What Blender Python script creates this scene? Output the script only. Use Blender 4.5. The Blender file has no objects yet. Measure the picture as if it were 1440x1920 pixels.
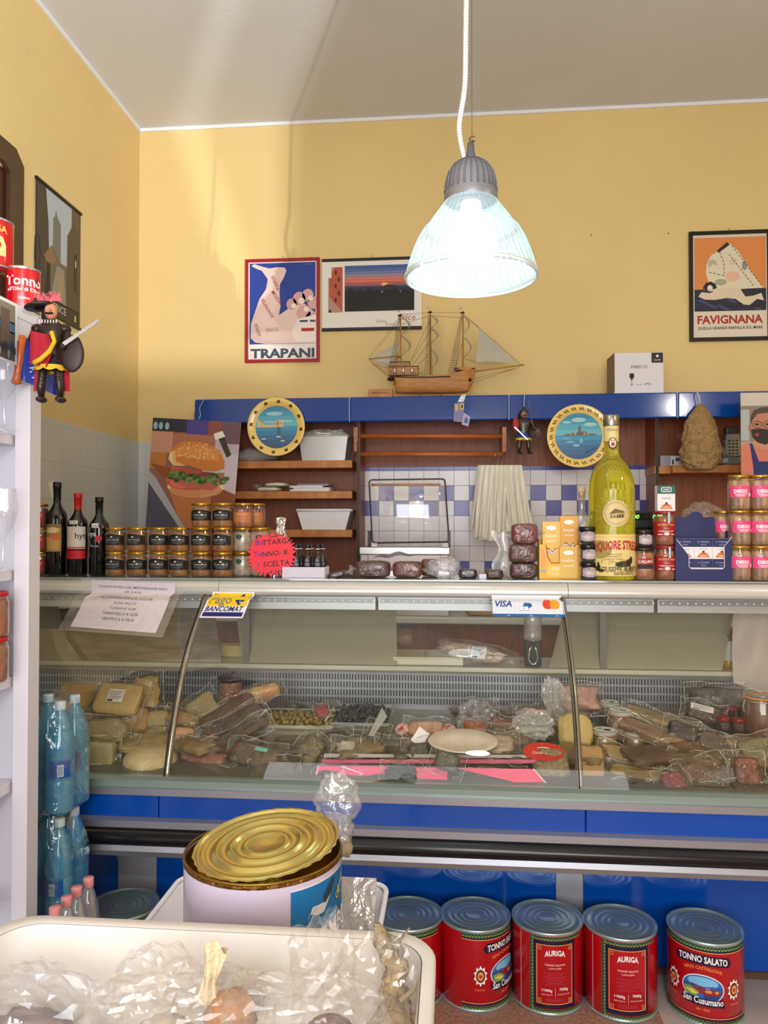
import bpy, bmesh, math, random
from mathutils import Vector, Matrix, Euler, noise
from mathutils.geometry import tessellate_polygon
PI=math.pi; R=math.radians
rnd=random.Random(7)
SC=bpy.context.scene; COL=SC.collection
# ------------------------------------------------------------------ camera
EYE=1.575; YAW=R(5.15); PIT=R(1.0)
cam=bpy.data.objects.new('camera',bpy.data.cameras.new('camera')); COL.objects.link(cam)
cam.data.sensor_fit='HORIZONTAL'; cam.data.sensor_width=36; cam.data.lens=36.05; cam.data.clip_start=.02
cam.location=(0,0,EYE); cam.rotation_euler=(PI/2+PIT,0,YAW)
SC.camera=cam
# ------------------------------------------------------------------ world, lights, exposure
SC.view_settings.view_transform='Standard'; SC.view_settings.look='None'
SC.view_settings.gamma=1; SC.view_settings.use_curve_mapping=False
SC.view_settings.exposure=0.08
SC.cycles.max_bounces=8; SC.cycles.diffuse_bounces=3; SC.cycles.glossy_bounces=3; SC.cycles.transparent_max_bounces=20
SC.cycles.sample_clamp_indirect=4; SC.cycles.adaptive_threshold=.02
W=bpy.data.worlds.new('street_sky'); SC.world=W; W.use_nodes=True
W.node_tree.nodes['Background'].inputs[0].default_value=(.75,.85,1,1)
W.node_tree.nodes['Background'].inputs[1].default_value=.6
def light(name,kind,loc,rot,power,color=(1,1,1),**k):
    l=bpy.data.lights.new(name,kind); l.energy=power; l.color=color
    for a,b in k.items(): setattr(l,a,b)
    o=bpy.data.objects.new(name,l); COL.objects.link(o); o.location=loc; o.rotation_euler=rot
    return o
def aim(p,q): return (Vector(q)-Vector(p)).to_track_quat('-Z','Y').to_euler()
light('daylight_through_shop_front','AREA',(-.1,-2.08,1.76),(R(90),0,0),150,(.95,.97,1),shape='RECTANGLE',size=3.3,size_y=1.7)
light('added_fill_behind_camera','POINT',(.2,-1.1,2.75),(0,0,0),70,(1,.97,.93),shadow_soft_size=.10)  # unseen point light added behind the camera to brighten the room
light('added_fill_at_right','POINT',(2.2,1.6,2.75),(0,0,0),30,(1,.97,.93),shadow_soft_size=.10)  # another unseen point light, added off to the right as fill
_g=(2.76,-4.0,1.18)
light('sun_glint_from_parked_car','SPOT',_g,aim(_g,(-1.0,4.6,3.6)),2100,(.97,.97,.95),spot_size=R(62),spot_blend=.3,shadow_soft_size=.035)
_g=(4.0067,-4.0,1.2)
light('streak_spot_through_slit','SPOT',_g,aim(_g,(-1.5,4.8,4.1)),2600,(1,.98,.92),spot_size=R(22),spot_blend=.5,shadow_soft_size=.03)  # spot added outside to throw the ceiling streak through the slit
# ------------------------------------------------------------------ pixel -> world helpers (real depth Y given)
_s,_c,_sp,_cp=math.sin(YAW),math.cos(YAW),math.sin(PIT),math.cos(PIT)
def ray(x,y):
    a=(x-720)/1442; b=(960-y)/1442
    return Vector((-_s*_cp+a*_c+b*_s*_sp, _c*_cp+a*_s-b*_c*_sp, _sp+b*_cp))
def at(x,y,Y): d=ray(x,y); return Vector((0,0,EYE))+d*(Y/d.y)
def atz(x,y,z): d=ray(x,y); return Vector((0,0,EYE))+d*((z-EYE)/d.z)
def atx(x,y,X): d=ray(x,y); return Vector((0,0,EYE))+d*(X/d.x)
def AX(x,Y): return at(x,985,Y).x
# ------------------------------------------------------------------ materials
def lin(h):
    if not isinstance(h,str): return (*h[:3],1)
    c=[int(h[i:i+2],16)/255 for i in (0,2,4)]
    return tuple(v/12.92 if v<=.04045 else ((v+.055)/1.055)**2.4 for v in c)+(1,)
MC={}
def M(col='ffffff',rough=.5,metal=0,bump=0,bscale=40,var=0,vscale=12,col2=None,coat=0,trans=0,ior=1.45,alpha=1,wood=False,stretch=None,emit=0):
    key=('M',str(col),rough,metal,bump,bscale,var,vscale,str(col2),coat,trans,ior,alpha,wood,stretch,emit)
    if key in MC: return MC[key]
    m=bpy.data.materials.new('surface'); m.use_nodes=True; nt=m.node_tree; N=nt.nodes; L=nt.links
    p=N['Principled BSDF']; I=p.inputs
    I['Base Color'].default_value=lin(col); I['Roughness'].default_value=rough; I['Metallic'].default_value=metal
    I['Coat Weight'].default_value=coat; I['Coat Roughness'].default_value=.05
    I['Transmission Weight'].default_value=trans; I['IOR'].default_value=ior; I['Alpha'].default_value=alpha
    if emit: I['Emission Color'].default_value=lin(col); I['Emission Strength'].default_value=emit
    if bump or var or wood:
        tc=N.new('ShaderNodeTexCoord'); mp=N.new('ShaderNodeMapping'); L.new(tc.outputs['Object'],mp.inputs[0])
        if stretch: mp.inputs['Scale'].default_value=stretch
    if var or wood:
        n=N.new('ShaderNodeTexNoise'); n.inputs['Scale'].default_value=vscale; n.inputs['Detail'].default_value=5
        L.new(mp.outputs[0],n.inputs[0])
        rp=N.new('ShaderNodeValToRGB'); rp.color_ramp.elements[0].position=.35; rp.color_ramp.elements[1].position=.68
        c1=lin(col); c2=lin(col2) if col2 else tuple(v*(1-var) for v in c1[:3])+(1,)
        rp.color_ramp.elements[0].color=c2; rp.color_ramp.elements[1].color=c1
        L.new(n.outputs[0],rp.inputs[0]); L.new(rp.outputs[0],I['Base Color'])
    if bump:
        n2=N.new('ShaderNodeTexNoise'); n2.inputs['Scale'].default_value=bscale; n2.inputs['Detail'].default_value=4
        L.new(mp.outputs[0],n2.inputs[0])
        b=N.new('ShaderNodeBump'); b.inputs['Strength'].default_value=bump; b.inputs['Distance'].default_value=.02
        L.new(n2.outputs[0],b.inputs['Height']); L.new(b.outputs[0],I['Normal'])
    MC[key]=m; return m
def wood(col,col2,stretch=(4,4,40),scale=3,rough=.45): return M(col,rough,wood=True,col2=col2,stretch=stretch,vscale=scale,bump=.05,bscale=6)
def film(tint=(1,1,1),gloss=.05,haze=.04,bump=.3,bscale=25,rough=.12,edge=.32,hcol=(.85,.85,.85)):
    key=('F',tint,gloss,haze,bump,bscale,rough,edge,hcol)
    if key in MC: return MC[key]
    m=bpy.data.materials.new('clear_film'); m.use_nodes=True; nt=m.node_tree; N=nt.nodes; L=nt.links
    N.remove(N['Principled BSDF']); out=N['Material Output']
    t=N.new('ShaderNodeBsdfTransparent'); t.inputs[0].default_value=(*tint,1)
    g=N.new('ShaderNodeBsdfGlossy'); g.inputs['Roughness'].default_value=rough; g.inputs[0].default_value=(1,1,1,1)
    d=N.new('ShaderNodeBsdfDiffuse'); d.inputs[0].default_value=(*hcol,1)
    lw=N.new('ShaderNodeLayerWeight'); lw.inputs[0].default_value=.35
    ma=N.new('ShaderNodeMath'); ma.operation='MULTIPLY_ADD'; ma.inputs[1].default_value=edge; ma.inputs[2].default_value=gloss
    L.new(lw.outputs['Facing'],ma.inputs[0])
    m1=N.new('ShaderNodeMixShader'); m1.inputs[0].default_value=haze; L.new(t.outputs[0],m1.inputs[1]); L.new(d.outputs[0],m1.inputs[2])
    m2=N.new('ShaderNodeMixShader'); L.new(ma.outputs[0],m2.inputs[0]); L.new(m1.outputs[0],m2.inputs[1]); L.new(g.outputs[0],m2.inputs[2])
    if bump:
        tc=N.new('ShaderNodeTexCoord'); n=N.new('ShaderNodeTexNoise'); n.inputs['Scale'].default_value=bscale; n.inputs['Detail'].default_value=3; n.inputs['Distortion'].default_value=1.0
        L.new(tc.outputs['Object'],n.inputs[0]); b=N.new('ShaderNodeBump'); b.inputs['Strength'].default_value=bump; b.inputs['Distance'].default_value=.02
        L.new(n.outputs[0],b.inputs['Height']); L.new(b.outputs[0],g.inputs['Normal']); L.new(b.outputs[0],lw.inputs['Normal'])
    L.new(m2.outputs[0],out.inputs[0]); MC[key]=m; return m
def tile_mat(c1,grout,sx,sz,axis='Y',z0=0,rough=.25,a0=0,gw=.012,var=.04):
    m=bpy.data.materials.new('tiles'); m.use_nodes=True; nt=m.node_tree; N=nt.nodes; L=nt.links; p=N['Principled BSDF']
    tc=N.new('ShaderNodeTexCoord'); sep=N.new('ShaderNodeSeparateXYZ'); L.new(tc.outputs['Object'],sep.inputs[0])
    def line(o,off,size):
        a=N.new('ShaderNodeMath'); a.operation='SUBTRACT'; a.inputs[1].default_value=off; L.new(sep.outputs[o],a.inputs[0])
        b=N.new('ShaderNodeMath'); b.operation='DIVIDE'; b.inputs[1].default_value=size; L.new(a.outputs[0],b.inputs[0])
        f=N.new('ShaderNodeMath'); f.operation='FRACT'; L.new(b.outputs[0],f.inputs[0])
        g=N.new('ShaderNodeMath'); g.operation='LESS_THAN'; g.inputs[1].default_value=gw; L.new(f.outputs[0],g.inputs[0]); return g
    g1=line(axis,a0,sx); g2=line('Z' if axis!='Z' else 'Y',z0,sz)
    mx=N.new('ShaderNodeMath'); mx.operation='MAXIMUM'; L.new(g1.outputs[0],mx.inputs[0]); L.new(g2.outputs[0],mx.inputs[1])
    n=N.new('ShaderNodeTexNoise'); n.inputs['Scale'].default_value=4; L.new(tc.outputs['Object'],n.inputs[0])
    r=N.new('ShaderNodeValToRGB'); c=lin(c1); r.color_ramp.elements[0].color=tuple(v*(1-var*3) for v in c[:3])+(1,); r.color_ramp.elements[1].color=c
    L.new(n.outputs[0],r.inputs[0])
    mix=N.new('ShaderNodeMixRGB'); L.new(mx.outputs[0],mix.inputs[0]); L.new(r.outputs[0],mix.inputs[1]); mix.inputs[2].default_value=lin(grout)
    L.new(mix.outputs[0],p.inputs['Base Color']); p.inputs['Roughness'].default_value=rough
    b=N.new('ShaderNodeBump'); b.invert=True; b.inputs['Strength'].default_value=.3; b.inputs['Distance'].default_value=.003
    L.new(mx.outputs[0],b.inputs['Height']); L.new(b.outputs[0],p.inputs['Normal'])
    return m
# ------------------------------------------------------------------ mesh builder
class Flat:                                        # a plane: map(u,v,d)
    def __init__(s,o,ux=(1,0,0),uy=(0,0,1)):
        s.o=Vector(o); s.ux=Vector(ux).normalized(); s.uy=Vector(uy).normalized(); s.n=s.ux.cross(s.uy)
    def __call__(s,u,v,d=0): return s.o+s.ux*u+s.uy*v+s.n*d
class Wrap:                                        # a cylinder wall; u is arc length from the -Y side
    def __init__(s,c,r,a0=0): s.c=Vector(c); s.r=r; s.a0=a0
    def __call__(s,u,v,d=0):
        a=s.a0+u/s.r; return Vector((s.c.x+(s.r+d)*math.sin(a),s.c.y-(s.r+d)*math.cos(a),s.c.z+v))
_tc={}
def text_geo(t,bold,shear,sp):
    k=(t,bold,shear,sp)
    if k not in _tc:
        cu=bpy.data.curves.new('lettering','FONT'); cu.body=t; cu.size=1; cu.offset=bold; cu.shear=shear; cu.align_x='CENTER'
        cu.resolution_u=2; cu.fill_mode='FRONT'; cu.space_character=sp
        o=bpy.data.objects.new('lettering',cu); me=o.to_mesh()
        vs=[(v.co.x,v.co.y) for v in me.vertices]; fs=[tuple(f.vertices) for f in me.polygons]
        o.to_mesh_clear(); bpy.data.objects.remove(o); bpy.data.curves.remove(cu)
        xs=[a for a,b in vs] or [0]; _tc[k]=(vs,fs,max(xs)-min(xs),(max(xs)+min(xs))/2)
    return _tc[k]
LAST={}
SUB={'lettering':('printed_sheet','cardboard'),'printing':('carton_body','box_body','sticker_sheet','paper_sheet'),'handwriting':('card',),'hair':('head',),'hat':('head',),'hat_feather':('head',),
 'helmet':('head',),'collar':('torso_armour',),'gold_trim':('skirt',),'sash_fringe':('red_sash',),'pennant':('mast',),'rope_ladder':('mast',),'screw_cap':('kick_panel',),'lid_sticker':('lid',),'rubber_ring':('glass',),
 'digits':('display_window',),'rim_pattern':('rim',),'joint_strip':('header_panel',),'tile_edging':('tile_splashback',),'glass_seal':('glass_post',),'hinge':('machine_body',),'panel_joint':('machine_body',),'latch':('machine_body',),
 'dark_trim':('hull',),'neck_ring':('glass_body',),'embossed_rays':('glass_body',),'round_seal':('glass_body',),'dark_cap':('meat',),'reflected_border':('paper_sheet',),'white_decoration':('blue_panel',),'sticker':('plastic_film','contents'),'jagged_rim':('tin_body',),'tin_inside':('tin_body',)}
class MB:
    def __init__(s): s.v=[];s.f=[];s.m=[];s.sm=[];s.mats=[]
    def mi(s,m):
        if m not in s.mats: s.mats.append(m)
        return s.mats.index(m)
    def add(s,vs,fs,m,smooth=False,T=None):
        b=len(s.v); i=s.mi(m)
        s.v+=[tuple(T@Vector(v)) if T else tuple(v) for v in vs]
        s.f+=[tuple(b+k for k in f) for f in fs]; s.m+=[i]*len(fs); s.sm+=[smooth]*len(fs); return s
    def box(s,x0,x1,y0,y1,z0,z1,m,bev=0,T=None):
        x0,x1=min(x0,x1),max(x0,x1); y0,y1=min(y0,y1),max(y0,y1); z0,z1=min(z0,z1),max(z0,z1)
        bm=bmesh.new(); bmesh.ops.create_cube(bm,size=1)
        for v in bm.verts: v.co=Vector(((x0+x1)/2+v.co.x*(x1-x0),(y0+y1)/2+v.co.y*(y1-y0),(z0+z1)/2+v.co.z*(z1-z0)))
        if bev: bmesh.ops.bevel(bm,geom=bm.edges[:],offset=min(bev,(x1-x0)*.45,(y1-y0)*.45,(z1-z0)*.45),segments=2,affect='EDGES',profile=.5)
        bm.verts.index_update()
        s.add([v.co for v in bm.verts],[[v.index for v in f.verts] for f in bm.faces],m,False,T); bm.free(); return s
    def grid(s,fn,nu,nv,m,smooth=True,wu=False,wv=False,T=None):
        U=nu if wu else nu+1; V=nv if wv else nv+1
        vs=[fn(i/nu,j/nv) for j in range(V) for i in range(U)]
        fs=[(j*U+i,j*U+(i+1)%U,((j+1)%V)*U+(i+1)%U,((j+1)%V)*U+i) for j in range(nv) for i in range(nu)]
        return s.add(vs,fs,m,smooth,T)
    def lathe(s,prof,m,c=(0,0,0),seg=32,smooth=True,T=None,a=None):
        c=Vector(c); n=len(prof)-1
        def fn(u,v):
            r,z=prof[round(v*n)]; an=u*2*PI; k=a(an,r,z) if a else 1
            return Vector((c.x+r*k*math.cos(an),c.y+r*k*math.sin(an),c.z+z))
        return s.grid(fn,seg,n,m,smooth,wu=True,T=T)
    def tube(s,pts,r,m,seg=8,closed=False,T=None,caps=True):
        pts=[Vector(p) for p in pts]; n=len(pts); rs=r if isinstance(r,(list,tuple)) else [r]*n; vs=[]; up=None
        for i,p in enumerate(pts):
            a=pts[(i-1)%n] if (closed or i) else p; b=pts[(i+1)%n] if (closed or i<n-1) else p
            d=(b-a); d=d.normalized() if d.length>1e-9 else Vector((0,0,1))
            if up is None: up=Vector((0,0,1)) if abs(d.z)<.9 else Vector((1,0,0))
            x=d.cross(up); x=x.normalized() if x.length>1e-6 else d.orthogonal().normalized(); up=x.cross(d).normalized()
            for k in range(seg):
                t=2*PI*k/seg; vs.append(p+(x*math.cos(t)+up*math.sin(t))*rs[i])
        fs=[]
        for i in range(n if closed else n-1):
            for k in range(seg): fs.append((i*seg+k,i*seg+(k+1)%seg,((i+1)%n)*seg+(k+1)%seg,((i+1)%n)*seg+k))
        if not closed and caps: fs+=[tuple(range(seg))[::-1],tuple((n-1)*seg+k for k in range(seg))]
        return s.add(vs,fs,m,seg>5,T)
    def shape(s,S,pts,m,d=.0005,rings=0,T=None):
        if rings:
            o=[]
            for i,p in enumerate(pts):
                q=pts[(i+1)%len(pts)]; k=max(1,math.ceil(math.hypot(q[0]-p[0],q[1]-p[1])/.007)) if max(abs(p[0]),abs(q[0]))<.4 else 1
                o+=[(p[0]+(q[0]-p[0])*j/k,p[1]+(q[1]-p[1])*j/k) for j in range(k)]
            pts=o
        n=len(pts)
        if rings:
            cu=sum(p[0] for p in pts)/n; cv=sum(p[1] for p in pts)/n; vs=[S(cu,cv,d)]; fs=[]
            for k in range(1,rings+1):
                vs+=[S(cu+(p[0]-cu)*k/rings,cv+(p[1]-cv)*k/rings,d) for p in pts]
            for i in range(n): fs.append((0,1+i,1+(i+1)%n))
            for k in range(1,rings):
                o=1+(k-1)*n; q=1+k*n
                for i in range(n): fs.append((o+i,q+i,q+(i+1)%n,o+(i+1)%n))
            return s.add(vs,fs,m,False,T)
        fs=tessellate_polygon([[Vector((p[0],p[1],0)) for p in pts]])
        return s.add([S(p[0],p[1],d) for p in pts],[tuple(f) for f in fs],m,False,T)
    def rect(s,S,u0,u1,v0,v1,m,d=.0005,n=1):
        return s.grid(lambda a,b:S(u0+(u1-u0)*a,v0+(v1-v0)*b,d),n,1,m,False)
    def text(s,S,t,u,v,size,m,d=.0009,bold=0,shear=0,sp=1,w=None,arch=0,rot=0):
        vs,fs,tw,cx=text_geo(t,bold,shear,sp); k=size; kx=k*(w/(tw*k)) if w and tw else k
        cr,sr=math.cos(rot),math.sin(rot); out=[]
        for x,y in vs:
            X=(x-cx)*kx; Y=y*k+(arch*(1-(2*X/(tw*kx+1e-9))**2) if arch else 0)
            out.append(S(u+X*cr-Y*sr,v+X*sr+Y*cr,d))
        return s.add(out,fs,m)
    def slab(s,S,pts,m,d0,d1,me=None):                 # extruded outline
        n=len(pts); fs=[tuple(f) for f in tessellate_polygon([[Vector((p[0],p[1],0)) for p in pts]])]
        s.add([S(p[0],p[1],d1) for p in pts],fs,m); s.add([S(p[0],p[1],d0) for p in pts],fs,me or m)
        return s.add([S(p[0],p[1],d0) for p in pts]+[S(p[0],p[1],d1) for p in pts],[(i,(i+1)%n,n+(i+1)%n,n+i) for i in range(n)],me or m)
    def blob(s,c,size,m,e=2.0,seed=0,amp=.05,freq=2.0,nu=22,nv=14,T=None,smooth=True,ridge=False):
        c=Vector(c); sx,sy,sz=[q/2 for q in size]; off=Vector((seed*3.1,seed*1.7,seed*.9))
        def pw(x): return math.copysign(abs(x)**(2/e),x)
        def fn(u,v):
            a=u*2*PI; b=-PI/2+v*PI; d=Vector((pw(math.cos(b))*pw(math.cos(a)),pw(math.cos(b))*pw(math.sin(a)),pw(math.sin(b))))
            h=noise.noise(d*freq+off); 
            if ridge: h=1-2*abs(h)+.5*noise.noise(d*freq*2.7+off)
            d=d*(1+amp*h); return c+Vector((d.x*sx,d.y*sy,d.z*sz))
        return s.grid(fn,nu,nv,m,smooth,wu=True,T=T)
    def build(s,name,parent=None,label=None,T=None):
        me=bpy.data.meshes.new(name); me.from_pydata([tuple(T@Vector(v)) for v in s.v] if T else s.v,[],s.f)
        for m in s.mats: me.materials.append(m)
        me.polygons.foreach_set('material_index',s.m); me.polygons.foreach_set('use_smooth',s.sm); me.validate(); me.update()
        o=bpy.data.objects.new(name,me); COL.objects.link(o)
        if parent:
            host=LAST.get((parent.name,SUB.get(name)))if name in SUB and isinstance(SUB[name],str) else next((LAST[(parent.name,k)] for k in SUB.get(name,()) if (parent.name,k) in LAST),None)
            o.parent=host or parent; LAST[(parent.name,name)]=o
        if label: o['label']=label
        return o
def darker(h,k=.62): return ''.join('%02x'%min(255,int(int(h[i:i+2],16)*k)) for i in (0,2,4))
def ell(cx,cy,rx,ry,n=28,a0=0,a1=2*PI):
    full=abs(a1-a0-2*PI)<1e-6
    return [(cx+rx*math.cos(a0+(a1-a0)*i/(n if full else n-1)),cy+ry*math.sin(a0+(a1-a0)*i/(n if full else n-1))) for i in range(n)]
def rr(x0,x1,y0,y1,r,n=4):
    p=[]
    for cx,cy,a in ((x1-r,y1-r,0),(x0+r,y1-r,PI/2),(x0+r,y0+r,PI),(x1-r,y0+r,1.5*PI)):
        p+=[(cx+r*math.cos(a+PI/2*i/n),cy+r*math.sin(a+PI/2*i/n)) for i in range(n+1)]
    return p
def thing(name,label,cat,loc=(0,0,0),rz=0,group=None,rot=None):
    o=bpy.data.objects.new(name,None); COL.objects.link(o); o.empty_display_size=.05
    o.location=loc; o.rotation_euler=rot if rot else (0,0,rz); o['label']=label; o['category']=cat
    if group: o['group']=group
    return o
def tag(o,label,cat,group=None,loc=None):
    o['label']=label; o['category']=cat
    if group: o['group']=group
    if loc is not None: o.location=loc
    return o
def struct(o): o['kind']='structure'; return o
def dup(r0,loc,label,rz=None,group=None):
    r=r0.copy(); COL.objects.link(r); r.location=loc; r['label']=label
    if rz is not None: r.rotation_euler=(0,0,rz)
    if group: r['group']=group
    for ch in list(r0.children):
        c=ch.copy(); COL.objects.link(c); c.parent=r
        for g in ch.children: d=g.copy(); COL.objects.link(d); d.parent=c
    return r
# shared materials
WHITE=M('e9e8ee',.4); BLK=M('0c0c0e',.35); ALU=M('a6a8b0',.38,.8); STEEL=M('b6b4ae',.28,.9); BLUE=M('023f92',.14,coat=.15)
GOLD=M('d9b45a',.28,.9); TIN=M('b9c2c4',.22,.95); OAK=wood('c07c3c','a0602a',(3,3,1),6); BROWNW=wood('94502e','7c4022',(14,2,1.2),3)
PAPER=M('e8e2ea',.7); INK=M('2a2a30',.7); CLEAR=film(bump=0,gloss=.05,haze=.03,rough=.03,edge=.45)
FILM=film(); FILMW=film(haze=.35,gloss=.08,bump=.4,bscale=18); JARG=film(bump=0,gloss=.06,haze=.02,rough=.05,edge=.4)
# ================================================================== ROOM
LW=-2.156; BW=5.10; CZ=4.315; RW=3.3; FW=-2.1
YEL=M('e2c88c',.75,bump=.12,bscale=60,var=.05,vscale=1.5); CEIL=M('dadce0',.85,var=.03,vscale=2,bump=.05,bscale=50)
FLOORM=M('a8826f',.45,var=.5,vscale=90,col2='8a6252')
struct(MB().box(LW-.1,RW+.1,FW-.1,BW+.1,-.1,0,FLOORM).build('floor'))
struct(MB().box(LW-.1,RW+.1,FW-.1,BW+.1,CZ,CZ+.1,CEIL).build('ceiling'))
struct(MB().box(LW-.1,RW+.1,BW,BW+.1,0,CZ,YEL).build('wall_back'))
mb=MB()
mb.box(LW-.1,LW,FW,BW,0,CZ,YEL); struct(mb.build('wall_left'))
struct(MB().box(RW,RW+.1,FW,BW,0,CZ,YEL).build('wall_right'))
mb=MB()                       # unseen shop front behind the camera: opening, low walls and slit shaped for light
mb.box(LW,-1.75,FW-.1,FW,0,CZ,YEL); mb.box(-1.75,1.958,FW-.1,FW,2.65,CZ,YEL); mb.box(1.0,1.958,FW-.1,FW,0,1.47,YEL); mb.box(-1.75,1.0,FW-.1,FW,0,.88,YEL)
S=Flat((0,FW-.01,0)); mb.slab(S,[(1.958,0),(RW,0),(RW,1.60),(1.958,1.60)],YEL,0,.01); mb.slab(S,[(1.958,2.65),(RW,2.65),(RW,CZ),(1.958,CZ)],YEL,0,.01)
sl=lambda z:2.862-.33*(z-1.66)  # slanted slit added to narrow the second spot into a streak
mb.slab(S,[(1.958,1.60),(sl(1.6)-.016,1.60),(sl(2.65)-.016,2.65),(1.958,2.65)],YEL,0,.01); mb.slab(S,[(sl(1.6)+.016,1.60),(RW,1.60),(RW,2.65),(sl(2.65)+.016,2.65)],YEL,0,.01)
struct(mb.build('wall_front'))
COR=M('e9ebf2',.5)
struct(MB().box(LW,RW,BW-.012,BW,CZ-.022,CZ,COR).build('trim_1'))
struct(MB().box(LW,LW+.012,FW,BW-.012,CZ-.022,CZ,COR).build('trim_2'))
TZ=2.147
struct(MB().box(LW,LW+.008,FW,BW,0,TZ,tile_mat('d4d8d4','b4b6b0',.2,.2,'Y',TZ-.203*10,a0=.07)).build('trim_3'))
struct(MB().box(LW+.008,RW,BW-.008,BW,0,TZ,tile_mat('d4d2cc','b4b0a8',.2,.2,'X',TZ-.203*10,a0=.1)).build('trim_4'))
# tall dark brown door on the left wall (only its top corner shows)
DB=M('4a3524',.4,var=.3,vscale=8); DR=M('3a1712',.3)
mb=MB(); S=Flat((LW+.002,3.198,0),(0,1,0),(0,0,1))
out=[(-.43,0),(.43,0),(.43,3.36),(.36,3.42),(-.36,3.42),(-.43,3.36)]
inn=[(-.31,0.02),(.31,.02),(.31,3.28),(.27,3.31),(-.27,3.31),(-.31,3.28)]
S.n=Vector((1,0,0))
for i in range(6):
    j=(i+1)%6
    mb.slab(S,[out[i],out[j],inn[j],inn[i]],DB,0,.026)
fr=struct(mb.build('door_1')); mb=MB()
mb.box(LW+.001,LW+.008,2.88,3.51,.02,3.29,DR)
for z0,z1 in ((.15,1.1),(1.2,2.2),(2.3,3.2)): mb.box(LW+.008,LW+.018,2.95,3.44,z0,z1,DB,.006)
mb.build('door_leaf',fr)
# ================================================================== BACK UNIT
FY=4.70
def hz(py,px=900,Y=FY): return at(px,py,Y).z
HX=[AX(363,FY),AX(655,FY),AX(955,FY),AX(1272,FY),AX(1272,FY)+1.0]
hd=thing('shelving_wall_unit','long wooden shelving wall behind the counter with glossy blue header','shelving',((HX[0]+HX[-1])/2,4.88,0))
o0=Vector(hd.location)
def Lc(mb,name,label=None,p=None): return mb.build(name,p or hd,label,Matrix.Translation(-o0))
HT,HB=2.368,2.215
for i in range(4):
    mb=MB(); mb.box(HX[i]+.002,HX[i+1]-.002,FY,FY+.02,HB,HT,BLUE,.008)
    Lc(mb,'header_panel','glossy blue header panel')
    if i<3:
        mb=MB().box(HX[i+1]-.002,HX[i+1]+.002,FY+.001,FY+.02,HB,HT,M('aeb6c8',.4)); Lc(mb,'joint_strip')
mb=MB().box(HX[0],HX[-1],FY+.02,5.09,HT-.03,HT-.004,M('7a2a22',.5)); mb.box(HX[0],HX[0]+.02,FY+.02,5.09,HB,HT-.03,BLUE); Lc(mb,'top_board')
xs=dict(a=AX(363,5.05),b=AX(672,5.0),c=AX(683,5.05),d=AX(1219,5.05),e=AX(1228,5.0))
BOT=1.05
mb=MB().box(xs['a'],HX[-1],5.05,5.09,BOT,HT-.03,BROWNW); Lc(mb,'back_panel')
for x in (HX[0]+.02,AX(668,4.74),AX(1222,4.9)):
    mb=MB().box(x,x+.02,4.76 if x<.9 else 4.80,5.05,BOT,HT-.03,BROWNW); mb.box(x+.003,x+.017,4.755 if x<.9 else 4.795,4.76 if x<.9 else 4.80,BOT,HB,M('1c1410',.5)); Lc(mb,'upright_panel')
def shelf(px0,px1,py0,py1,Yf):
    z1=at(500,py0,Yf).z; z0=at(500,py1,Yf).z
    mb=MB().box(AX(px0,Yf),AX(px1,Yf),Yf,5.05,z0,z1,OAK,.002); Lc(mb,'shelf'); return z1
ZS1=shelf(440,660,864,878,4.74); ZS2=shelf(430,660,921,935,4.74); ZS3=shelf(480,660,993,1007,4.74)
mb=MB().box(AX(1262,4.74),AX(1460,4.74),4.74,5.05,at(1350,886,4.74).z,at(1350,872,4.74).z,OAK,.002); mb.box(AX(1228,4.80),AX(1262,4.74),4.80,5.05,at(1350,886,4.74).z,at(1350,872,4.74).z,OAK); Lc(mb,'shelf')
ZS4=at(1350,872,4.74).z
# checkered tile splashback
TB=[M('43409a',.22,var=.12,vscale=60),M('d9d2d6',.22,var=.05,vscale=8)]
mb=MB(); ty=5.043; x0=xs['c']; tw=.0985; zt=at(900,882,ty).z; G=.0012
mb.box(x0,xs['d'],ty+.001,ty+.006,zt-tw*8,zt+.026,M('5a5468',.7))
nc=math.ceil((xs['d']-x0)/tw)
for r in range(-1,8):
    for c in range(nc):
        a=x0+c*tw; b=min(a+tw,xs['d']); z1=zt-r*tw; z0=z1-tw
        if r==-1: z1=zt+.026; z0=zt; k=0
        elif r in(1,2,6,7): k=0 if (c+r)%2==0 else 1
        else: k=1
        if b-a<.01: continue
        mb.box(a+G,b-G,ty-.004,ty+.001,z0+G,z1-G,TB[k])
Lc(mb,'tile_splashback','blue and white checkered tile splashback')
mb=MB().box(x0-.03,x0-.002,5.02,5.05,BOT,zt+.03,OAK); mb.box(xs['d']+.002,xs['d']+.03,5.02,5.05,BOT,zt+.03,OAK); Lc(mb,'tile_edging')
# lower cabinets and back worktop
mb=MB().box(HX[0],HX[-1],4.42,5.09,1.01,1.05,M('c9c7c2',.35),.008); Lc(mb,'back_worktop','pale grey back worktop')
mb=MB().box(HX[0]+.02,HX[-1]-.02,4.5,5.08,0,1.01,BROWNW); Lc(mb,'base_cabinet')
# towel / paper rail rack
rk=thing('wooden_rail_rack','two bar wooden rail rack fixed under the blue header above the tiles','rack',(AX(808,4.85),5.05,hz(835,800,4.78)))
RO=wood('bc6c36','a05628',(1.2,8,8),4,.35); oo=Vector(rk.location)
for py,nm in ((818,0),(852,1)):
    p=at(676,py,4.78); q=at(942,py,4.78); MB().tube([p-oo,q-oo],.016,RO,12).build('rail',rk)
for px in (668,945):
    p=at(px,808,4.78); mb=MB(); S=Flat(p-oo,(0,1,0),(0,0,1)); mb.slab(S,[(-.03,.02),(.27,.06),(.27,-.13),(.06,-.16),(-.015,-.13),(-.03,-.04)],RO,-.012,.012); mb.build('bracket',rk)
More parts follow.
